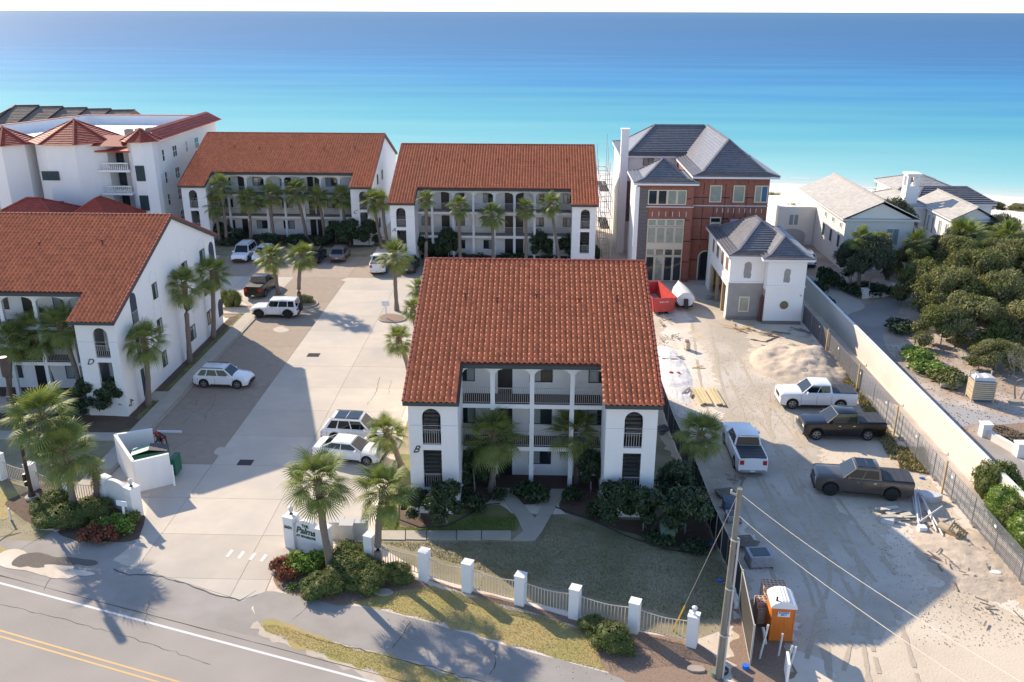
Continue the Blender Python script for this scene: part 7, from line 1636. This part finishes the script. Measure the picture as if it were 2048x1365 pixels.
# pallets, stacks, blocks
def pallet(px, label, rz=0., z=0., tilt=0., mat=WOODG):
    p = G(*px); t = thing('wood_pallet', label, 'pallet', (0, 0, 0))
    for q in range(7): mb = MB(); mb.box(-.6, -.5+q*.15, .12, .6, -.40+q*.15, .145, t=rnd.random()); mb.build('slat', mat, t)
    for x in (-.55, 0, .5): mb = MB(); mb.box(x, -.5, 0, x+.06, .5, .118); mb.build('runner', mat, t)
    t.location = (p.x, p.y, z+.02); t.rotation_euler = (tilt, 0, rz); return t
def stack(px, w_, l_, h, label, wrap, rz=0., cat='pallet load'):
    p = G(*px); t = thing('wrapped_pallet_load', label, cat, (0, 0, 0)); mb = MB()
    for x in (-w_/2, -.04, w_/2-.08): mb.box(x, -l_/2, 0, x+.08, l_/2, .12)
    stuff(mb.build('pallet', WOODG, t)); mb = MB(); mb.prism([(-w_/2, -l_/2+.06), (-w_/2+.06, -l_/2), (w_/2-.06, -l_/2), (w_/2, -l_/2+.06), (w_/2, l_/2-.06), (w_/2-.06, l_/2), (-w_/2+.06, l_/2), (-w_/2, l_/2-.06)], .12, h); mb.build('load', wrap, t)
    mb = MB(); mb.prism([(-w_*.36, -l_*.34), (w_*.36, -l_*.34), (w_*.34, l_*.36), (-w_*.34, l_*.36)], h+.001, h+.03); mb.build('top_sheet', M('dark_film', (.05, .06, .075), rough=.4), t)
    t.location = (p.x, p.y, .02); t.rotation_euler = (0, 0, rz); return t
WRAP = M('plastic_wrap', (.38, .37, .39), (.26, .25, .27), 5, .35, bump=.02, bs=8); WRAPW = M('white_wrap', (.66, .65, .66), (.5, .5, .52), 4, .45, bump=.03, bs=6)
stack((1517, 1128), 1.35, 1.1, .75, 'shrink-wrapped pallet load beside the utility pole', WRAP, .1)
pallet((1487, 1085), 'flat wooden pallet above the shrink-wrapped load', .15); pallet((1494, 1096), 'second wooden pallet lying over the first near the fence', -.5, .17)
pallet((1452, 990), 'weathered pallet stack near the top of the pole', .1); pallet((1452, 993), 'upper pallet of the stack near the top of the pole', .25, .16)
stack((1460, 1018), .9, .8, .7, 'dark wrapped load behind the top of the pole', M('blue_grey_wrap', (.10, .14, .22), rough=.5)); stack((1466, 1042), .9, .8, .5, 'low dark wrapped load behind the pole', WRAP)
slab((1402, 908), 1.1, 1.0, .6, M('white_bag', (.60, .62, .68), (.45, .48, .55), 6, .5, bump=.05, bs=5), 'crumpled white bags beside the pale-trunked palm', 'rubbish_bags', cat='bags')
# concrete blocks on pallets
BLKM = M('concrete_block', (.62, .47, .36), (.54, .40, .30), 5, .9, tint=.12); CAV = M('block_cavity', (.10, .075, .06), rough=.95)
def blocks(px, nx_, ny_, nz_, label, rz=0.):
    p = G(*px); t = thing('block_stack', label, 'concrete blocks', (0, 0, 0)); bw, bl, bhh = .20, .40, .20
    mb = MB(); x0_, x1_, y0_, y1_ = 0, .39, 0, .19; xs_ = [.03, .175, .215, .36]
    mb.box(0, 0, 0, .39, .03, .195); mb.box(0, .16, 0, .39, .19, .195); mb.box(0, .03, 0, .03, .16, .195); mb.box(.175, .03, 0, .215, .16, .195); mb.box(.36, .03, 0, .39, .16, .195); mb.box(.03, .03, 0, .36, .16, .03)
    me = mb.mesh('concrete_block'); me.materials.append(BLKM)
    for k in range(nz_):
        for i in range(nx_):
            for j in range(ny_):
                if k == nz_-1 and i == 0 and j < 2: continue
                if 0 < i < nx_-1 and 0 < j < ny_-1 and k < nz_-1: continue
                add_obj('concrete_block', me, t, (i*.4-nx_*.2, j*.2-ny_*.1, .13+k*.2))
    mb = MB(); mb.box(-nx_*.2, -ny_*.1, 0, nx_*.2, ny_*.1, .1); mb.build('pallet', WOODG, t); t.location = (p.x, p.y, 0); t.rotation_euler = (0, 0, rz)
blocks((1545, 1215), 3, 6, 6, 'tall stack of hollow concrete blocks behind the orange toilet', -.05); blocks((1525, 1240), 2, 5, 5, 'lower stack of concrete blocks at the left of the tall one', 0)
blocks((1374, 700), 1, 3, 4, 'small block stack on the bright sand', .2)
# portable toilet
tl_ = thing('portable_toilet', 'orange portable toilet with a white domed roof', 'portable toilet', (0, 0, 0)); ORG = M('orange_plastic', (.72, .20, .02), (.62, .16, .02), 3, .55)
mb = MB(); mb.add([(-.56, -.6, .12), (.56, -.6, .12), (.56, .6, .12), (-.56, .6, .12), (-.56, -.6, 2.02), (.56, -.6, 2.02), (.56, .6, 2.02), (-.56, .6, 2.02)], [(3,2,1,0), (4,5,6,7), (0,1,5,4), (1,2,6,5), (2,3,7,6), (3,0,4,7)]); mb.build('cabin', ORG, tl_)
for x in (-.54, .5): mb = MB(); mb.box(x, -.62, .12, x+.04, -.6, 2.0); mb.build('corner_rib', ORG, tl_)
for x in (-.35, -.12, .12, .35): mb = MB(); mb.box(x-.012, -.612, .3, x+.012, -.6, 1.15); mb.build('panel_rib', ORG, tl_)
mb = MB(); mb.box(-.58, -.45, .2, -.562, .45, 1.95); mb.build('door', ORG, tl_); mb = MB(); mb.box(-.6, -.62, 0, .6, .62, .12); mb.build('skid_base', M('grime', (.2, .12, .06)), tl_)
mb = MB(); pr = [(-.62, 2.02), (.62, 2.02), (.62, 2.12), (.5, 2.26), (.25, 2.38), (0, 2.42), (-.25, 2.38), (-.5, 2.26), (-.62, 2.12)]; mb.prismy(pr, -.65, .65); rf = mb.build('roof', M('white_plastic', (.78, .76, .76), rough=.45), tl_, fix=True)
for x in (-.12, .02, .16): mb = MB(); mb.box(x, -.6, 2.40, x+.06, .6, 2.45); mb.build('roof_rib', MATS['white_plastic'], rf)
mb = MB(); mb.tube([(-.35, -.45, 2.3), (-.35, -.45, 2.55)], .05, 8); mb.build('vent_pipe', BLACKM, rf)
mb = MB(); mb.box(-.28, -.625, 1.55, .30, -.612, 1.83); lb_ = mb.build('label_plate', WHITEP, tl_); BLU = M('blue_print', (.03, .10, .40))
for s, z_, q_ in (('JOHNNY', 1.73, .125), ('SPOT', 1.61, .125)): me = text_mesh(s, q_, .003, .2, .004); me.materials.append(BLU); o = add_obj('lettering', me, lb_, (.01, -.63, z_)); o.rotation_euler = (R(90), 0, 0)
p = G(1555, 1270); tl_.location = (p.x, p.y, 0); tl_.rotation_euler = (0, 0, -.06)
# white sleeve posts round the toilet
def stake(px, h, label, lean=(0, 0), r_=.05):
    p = G(*px); mb = MB(); mb.tube([(p.x, p.y, 0), (p.x+lean[0], p.y+lean[1], h)], r_, 8); return tag(mb.build('white_post', M('pvc_white', (.74, .74, .73), (.6, .58, .55), 6, .4)), label, 'post', 'white plastic posts near the toilet')
stake((1519, 1318), 1.9, 'long white post leaning at the left of the orange toilet', (.25, .1)); stake((1557, 1312), 1.2, 'white post standing against the front of the toilet', (.1, .12)); stake((1531, 1288), .8, 'short white pipe stub at the left corner of the toilet', (-.15, .2), .08)
stake((1572, 1336), 1.2, 'left of the twin white posts right of the toilet', (.2, .1)); stake((1579, 1338), 1.2, 'right of the twin white posts right of the toilet', (.2, .1))
p = G(1573, 1372); mb = MB(); mb.bar((p.x, p.y, .7), (p.x+.15, p.y+.9, .7), .12, 1.0); tag(mb.build('standing_board', WHITEP), 'white and blue panel standing below the twin posts', 'panel')
slab((1491, 1338), .35, .3, .22, M('blue_plastic', (.02, .16, .62), rough=.4), 'bright blue plastic bag at the foot of the gate panel', 'blue_bag', cat='bag'); slab((1444, 1345), .6, .5, .2, M('dark_box', (.03, .04, .05)), 'dark box at the base of the pole', 'dark_box', cat='box'); slab((1427, 1352), .3, .4, .25, GB, 'small green pedestal at the foot of the utility pole', 'green_pedestal', cat='box')
for px, lb in (((1423, 1090), 'blue rag on the black fence, upper'), ((1440, 1163), 'blue rag on the black fence, lower'), ((1410, 1022), 'blue scrap beside the large magnolia'), ((1844, 958), 'blue scrap by the wire fence above the bags')): slab(px, .35, .2, .1, MATS['blue_plastic'], lb, 'blue_scrap', cat='scrap')
# lumber on the sand
lu = thing('lumber_stack', 'bundle of fresh pale boards lying on the sand beside building B', 'lumber', tuple(G(1413, 795))); c = G(1413, 795)
for i in range(7): mb = MB(); x = c.x-.8+i*.25+(.25 if i > 3 else 0); mb.bar((x-.1, c.y+1.5+rnd.uniform(-.15, .15), .12+.03*(i % 2)), (x+.12, c.y-1.7+rnd.uniform(-.15, .15), .12+.03*(i % 2)), .2, .14, t=rnd.random()); mb.build('board', M('pale_lumber', (.66, .53, .30), (.58, .45, .24), 4, .8, tint=.15), lu)
def bits(px, n_, sp, label, mat, l_=(.5, 1.6), w_=.12, name='board_pile', cat='boards', seed=1, z=.03, dirn=None, spy=None):
    p = G(*px); r = random.Random(seed); t = thing(name, label, cat, (p.x, p.y, 0))
    for i in range(n_):
        a = dirn+r.gauss(0, .2) if dirn is not None else r.uniform(0, 3.14); L_ = r.uniform(*l_); x, y = p.x+r.uniform(-sp, sp), p.y+r.uniform(-(spy or sp), spy or sp); dx, dy = math.cos(a)*L_/2, math.sin(a)*L_/2; zz = z+i*.025
        mb = MB(); mb.bar((x-dx, y-dy, zz), (x+dx, y+dy, zz+r.uniform(0, .08)), w_*r.uniform(.7, 1.4), .03, t=r.random()); mb.build('board', mat, t)
    return t
bits((1790, 1035), 14, .7, 'heap of broken pale boards below the grey pickup', M('pale_board', (.58, .54, .44), (.48, .44, .36), 4, .8, tint=.2), (.6, 1.4), .25, seed=3, dirn=.1)
bits((1338, 722), 8, .7, 'dark planks at the right wall of building B', WOODG, (1, 2.2), .15, seed=4, dirn=0); bits((1340, 680), 12, .8, 'scattered sticks and debris on the sand right of building B', WOODG, (.3, 1.), .05, seed=5)
bits((1482, 655), 9, 1.2, 'loose boards at the foot of the garage house', WOOD, (.8, 2.2), .12, seed=6); bits((1545, 668), 6, 1.0, 'old boards in the shade before the garage house', WOODG, (1, 2.2), .14, seed=7, dirn=-.5)
bits((1395, 735), 2, .4, 'single plank on the sand above the lumber bundle', WOOD, (.8, 1.3), .1, seed=8, dirn=0); bits((1600, 660), 4, .6, 'scrap boards by the blue pipes', WOODG, (1, 2), .15, seed=9, dirn=-1)
bits((1935, 1150), 6, 1.6, 'scattered small scraps on the sandy ground at lower right', WOODG, (.2, .7), .12, seed=10); bits((1665, 720), 5, .9, 'boards lying along the wire fence above the sand pile', WOODG, (1.5, 3), .15, seed=11, dirn=1.5)
bits((1338, 860), 6, .6, 'dark scraps and a blue bin lid behind the black fence', M('dark_scrap', (.06, .07, .10), (.12, .09, .07), 3, .7), (.4, .9), .3, seed=12)
# white and blue pvc pipes, log, bags
PVC = M('pvc_pipe', (.70, .68, .66), rough=.4); t = thing('pipe_bundle', 'bundle of long white plastic pipes behind the grey pickup', 'pipes', tuple(G(1835, 1020)))
for i, (a, b) in enumerate((((1822, 985), (1838, 1060)), ((1828, 975), (1842, 1062)), ((1832, 985), (1846, 1060)), ((1836, 985), (1872, 1068)), ((1840, 1000), (1885, 1078)), ((1826, 990), (1836, 1055)), ((1882, 1026), (1838, 1052)))):
    A, Bq = G(*a), G(*b); mb = MB(); mb.tube([A+Vector((0, 0, .1+.06*i)), Bq+Vector((0, 0, .05+.04*i))], .05, 8); mb.build('pipe', PVC, t)
t = thing('pipe_bundle', 'bright blue plastic pipes lying by the wire fence near the garage house', 'pipes', tuple(G(1630, 670)))
for i, (a, b) in enumerate((((1622, 660), (1640, 682)), ((1625, 657), (1643, 684)), ((1629, 660), (1641, 676)), ((1618, 656), (1634, 668)))):
    A, Bq = G(*a), G(*b); mb = MB(); mb.tube([A+Vector((0, 0, .1)), Bq+Vector((0, 0, .1))], .07, 6); mb.build('pipe', M('blue_pipe', (.03, .30, .50), rough=.4), t)
c = G(1598, 666); mb = MB(); [mb.tube([(c.x+rr*math.cos(a), c.y+rr*.9*math.sin(a), .06) for a in np.linspace(0, 6.28, 25)], .03, 5) for rr in (1.15, 1.0)]; tag(mb.build('hose_coil', M('pale_hose', (.50, .60, .66), rough=.4)), 'pale coil of hose in the shade before the garage house', 'hose')
p = G(1895, 1068); mb = MB(); mb.tube([(p.x-.35, p.y+.45, .28), (p.x+.35, p.y-.5, .28)], [.27, .27], 14); tag(mb.build('log_bucket', M('pale_cardboard_tube', (.55, .42, .27), (.45, .34, .22), 4, .8)), 'fat pale log lying at the end of the pipes', 'log')
pallet((1912, 1073), 'wooden pallet leaning behind the fat log', .9, .25, .5, WOOD)
slab((1856, 1000), 1.5, .9, .45, WRAPW, 'crumpled white plastic tarp behind the grey pickup', 'plastic_tarp', -.2, cat='tarp'); slab((1772, 1045), 1.0, .5, .3, WRAPW, 'crumpled clear plastic beside the board heap', 'plastic_sheet', -.6, cat='plastic'); p = G(1843, 1062); mb = MB(); mb.box(p.x-.22, p.y-.2, 0, p.x+.22, p.y+.2, .32); tag(mb.build('white_box', WHITEP), 'small white box at the lower end of the pipes', 'box')
slab((1990, 1150), .6, .4, .2, WHITEP, 'white bag at the foot of the wire fence lower right', 'white_bag', cat='bag')
# lumber crate, bag pallet, slab across the drive
cr_ = thing('slatted_crate', 'tall crate of pale slats with white bags on top, at the edge of the thicket', 'crate', (0, 0, 0)); PL_ = M('crate_slat', (.60, .47, .29), (.52, .40, .24), 4, .8, tint=.15)
for z_ in np.arange(.25, 1.75, .17): mb = MB(); mb.box(-.8, -.55, z_, .8, -.51, z_+.11, t=rnd.random()); mb.build('slat', PL_, cr_); mb = MB(); mb.box(-.84, -.5, z_, -.80, .6, z_+.11, t=rnd.random()); mb.build('slat', PL_, cr_); mb = MB(); mb.box(.80, -.5, z_, .84, .6, z_+.11, t=rnd.random()); mb.build('slat', PL_, cr_)
for x, y in ((-.84, -.56), (.8, -.56), (-.84, .6), (.8, .6)): mb = MB(); mb.box(x, y, 0, x+.08, y+.08, 2.3 if y > 0 or x < 0 else 1.8); mb.build('corner_post', PL_, cr_)
mb = MB(); mb.box(-.76, -.48, .15, .76, .55, 1.8); mb.build('blue_load', M('blue_tarp', (.05, .20, .38), rough=.6), cr_); mb = MB(); mb.prismy([(-.74, 1.8), (.74, 1.8), (.7, 2.05), (.3, 2.12), (-.1, 2.05), (-.5, 2.12), (-.72, 2.0)], -.45, .55); mb.build('bags', WRAPW, cr_, fix=True)
p = G(1958, 800); cr_.location = (p.x, p.y, 0); cr_.rotation_euler = (0, 0, -.08)
stack((1897, 775), 1.3, .9, .45, 'low pallet of white bags left of the slatted crate', WRAPW, -.3); slab((2030, 807), 1.2, .6, .25, KERB, 'pale concrete block at the foot of the bare tree', 'concrete_piece', cat='block')
# sand pile: rough mound with tyre ruts
def mound(cx, cy, rx_, ry_, h, name, label, mat, seed, N=44):
    r = np.random.RandomState(seed); ph = r.uniform(0, 6, 8); mb = MB()
    for j in range(N+1):
        for i in range(N+1):
            u, v = i/N*2-1, j/N*2-1; x, y = cx+u*rx_, cy+v*ry_; q = max(0, 1-(u*u+v*v)); f1 = noise.fractal(Vector((x*.35, y*.3, seed)), 1., 2., 3); f2 = noise.fractal(Vector((x*1.1+y*.5, y*1.6, seed)), .8, 2., 5); z = h*q**.9*(1+.55*f1)+min(q*2.5, 1)*(.16*h**.4*f2+.02*r.rand()); mb.v.append((x, y, z-.03 if q > 0 else -.05)); mb.t.append(.5)
    for j in range(N):
        for i in range(N): mb.f.append((j*(N+1)+i, j*(N+1)+i+1, (j+1)*(N+1)+i+1, (j+1)*(N+1)+i))
    return tag(mb.build(name, mat, smooth=180), label, 'mound')
SPM = M('sand_pile', (.56, .46, .35), (.46, .37, .27), 2.5, .95, bump=.04, bs=6)
p = G(1600, 730); mound(p.x, p.y, 4.3, 5.2, 1.1, 'sand_pile', 'large rutted sand pile above the white pickup', SPM, 3)
p = G(1345, 745); mound(p.x, p.y, 1.6, 7, .28, 'sand_bank', 'low bank of white sand along the right wall of building B', M('white_sand', (.72, .68, .64), (.62, .58, .54), 2, .95, bump=.04, bs=5), 5)
p = G(1935, 1120); mound(p.x, p.y, 3.0, 4.2, .22, 'dirt_ridge', 'low churned dirt ridges at the lower right', SPM, 8)
p = G(1480, 600); bits((1425, 600), 12, .5, 'cluttered tool pile under the posts of the garage house', M('tool_grey', (.15, .17, .20), (.3, .25, .2), 3, .6), (.4, 1.1), .08, 'tool_pile', 'tools', 13, .1)
for px, lb in (((1342, 751), 'left red ball-like bucket on the sand'), ((1356, 752), 'right red ball-like bucket on the sand')):
    p = G(*px); mb = MB(); mb.lathe([(.12, 0), (.19, .08), (.2, .25), (.14, .33)], (p.x, p.y, 0), 12); tag(mb.build('red_bucket', RED, smooth=50), lb, 'bucket')
# tyre ruts on the right
RUT = M('rut_dark', (.22, .15, .10), (.32, .24, .17), 4, .95)
for i, pts in enumerate((((1900, 1100), (1925, 1140), (1950, 1180)), ((1935, 1095), (1950, 1130), (1952, 1170)), ((1880, 1120), (1900, 1160), (1920, 1190)), ((1520, 690), (1560, 700), (1590, 690)), ((1500, 680), (1530, 685), (1560, 672)))):
    P_ = [G(*q) for q in pts]; mb = MB(); out = []
    for a, b in zip(P_[:-1], P_[1:]):
        for k in range(6): out.append(a.lerp(b, k/6)+Vector((rnd.gauss(0, .06), rnd.gauss(0, .06), .03)))
    mb.tube(out, [.05+.05*rnd.random() for _ in out], 5); struct(mb.build('tyre_rut', RUT))
# small litter, pebbles
def pebbles(poly, n_, size, mat, label, seed):
    r = random.Random(seed); mb = MB(); xs_ = [p[0] for p in poly]; ys_ = [p[1] for p in poly]
    for i in range(n_):
        x, y = r.uniform(min(xs_), max(xs_)), r.uniform(min(ys_), max(ys_)); s_ = size*r.uniform(.4, 1.3); a = r.uniform(0, 3)
        mb.add([(x+s_*math.cos(a), y+s_*math.sin(a), .02), (x-s_*math.sin(a), y+s_*math.cos(a), .02), (x-s_*math.cos(a), y-s_*math.sin(a), .02), (x+s_*math.sin(a), y-s_*math.cos(a), .02), (x, y, .03+s_*.8)], [(0, 1, 4), (1, 2, 4), (2, 3, 4), (3, 0, 4)], r.random())
    o = mb.build('pebbles', mat); o['kind'] = 'stuff'; o['label'] = label; o['category'] = 'pebbles'
pebbles([(9, 36), (26, 80)], 5200, .028, M('stone_bits', (.50, .43, .35), (.30, .25, .2), 3, .9, tint=.4), 'loose stones scattered over the site ground', 1)
pebbles([(9, 58), (13, 80)], 900, .035, WOODG, 'bits of debris on the sand by building B', 2)
pebbles([(-8, 33), (9, 41)], 500, .03, KERB, 'small pale stones in the verge', 3)

bits((1330, 640), 14, .9, 'tangle of sticks on the white sand near the red container', WOODG, (.4, 1.4), .05, 'stick_pile', 'sticks', 21, spy=2)
bits((1370, 790), 5, .5, 'thin planks left of the fresh lumber bundle', WOODG, (.8, 1.8), .12, seed=22, dirn=1.4)
bits((1860, 1045), 9, .8, 'loose scrap sticks round the lower end of the pipes', WOODG, (.3, 1.1), .06, 'stick_pile', 'sticks', 23)
bits((1915, 1120), 16, 1.8, 'splintered wood strewn over the churned dirt at lower right', WOODG, (.2, .9), .07, 'stick_pile', 'sticks', 24)
bits((1470, 960), 8, .6, 'broken lath beside the pale palm trunk behind the black fence', WOODG, (.4, 1.2), .08, 'stick_pile', 'sticks', 25)
bits((1985, 1225), 8, 1.2, 'small scraps near the fence at the lower right corner', WOODG, (.2, .7), .08, 'stick_pile', 'sticks', 26)
pebbles([(19.5, 36), (25.8, 49)], 1000, .04, M('dirt_clods', (.46, .34, .23), (.58, .47, .35), 3, .95, tint=.3), 'clods of churned dirt at the lower right', 5)
pebbles([(16, 60), (24.5, 74)], 900, .035, M('sand_clods', (.60, .50, .38), (.5, .41, .31), 3, .95, tint=.3), 'clods of sand round the pile', 6)
pebbles([(29.5, 60), (45, 78)], 1800, .05, PALMD, 'fallen leaves below the thicket', 7)
for k, (a, b) in enumerate(((55, 1045), (40, 1052))): pass
print('objects', len(bpy.data.objects))
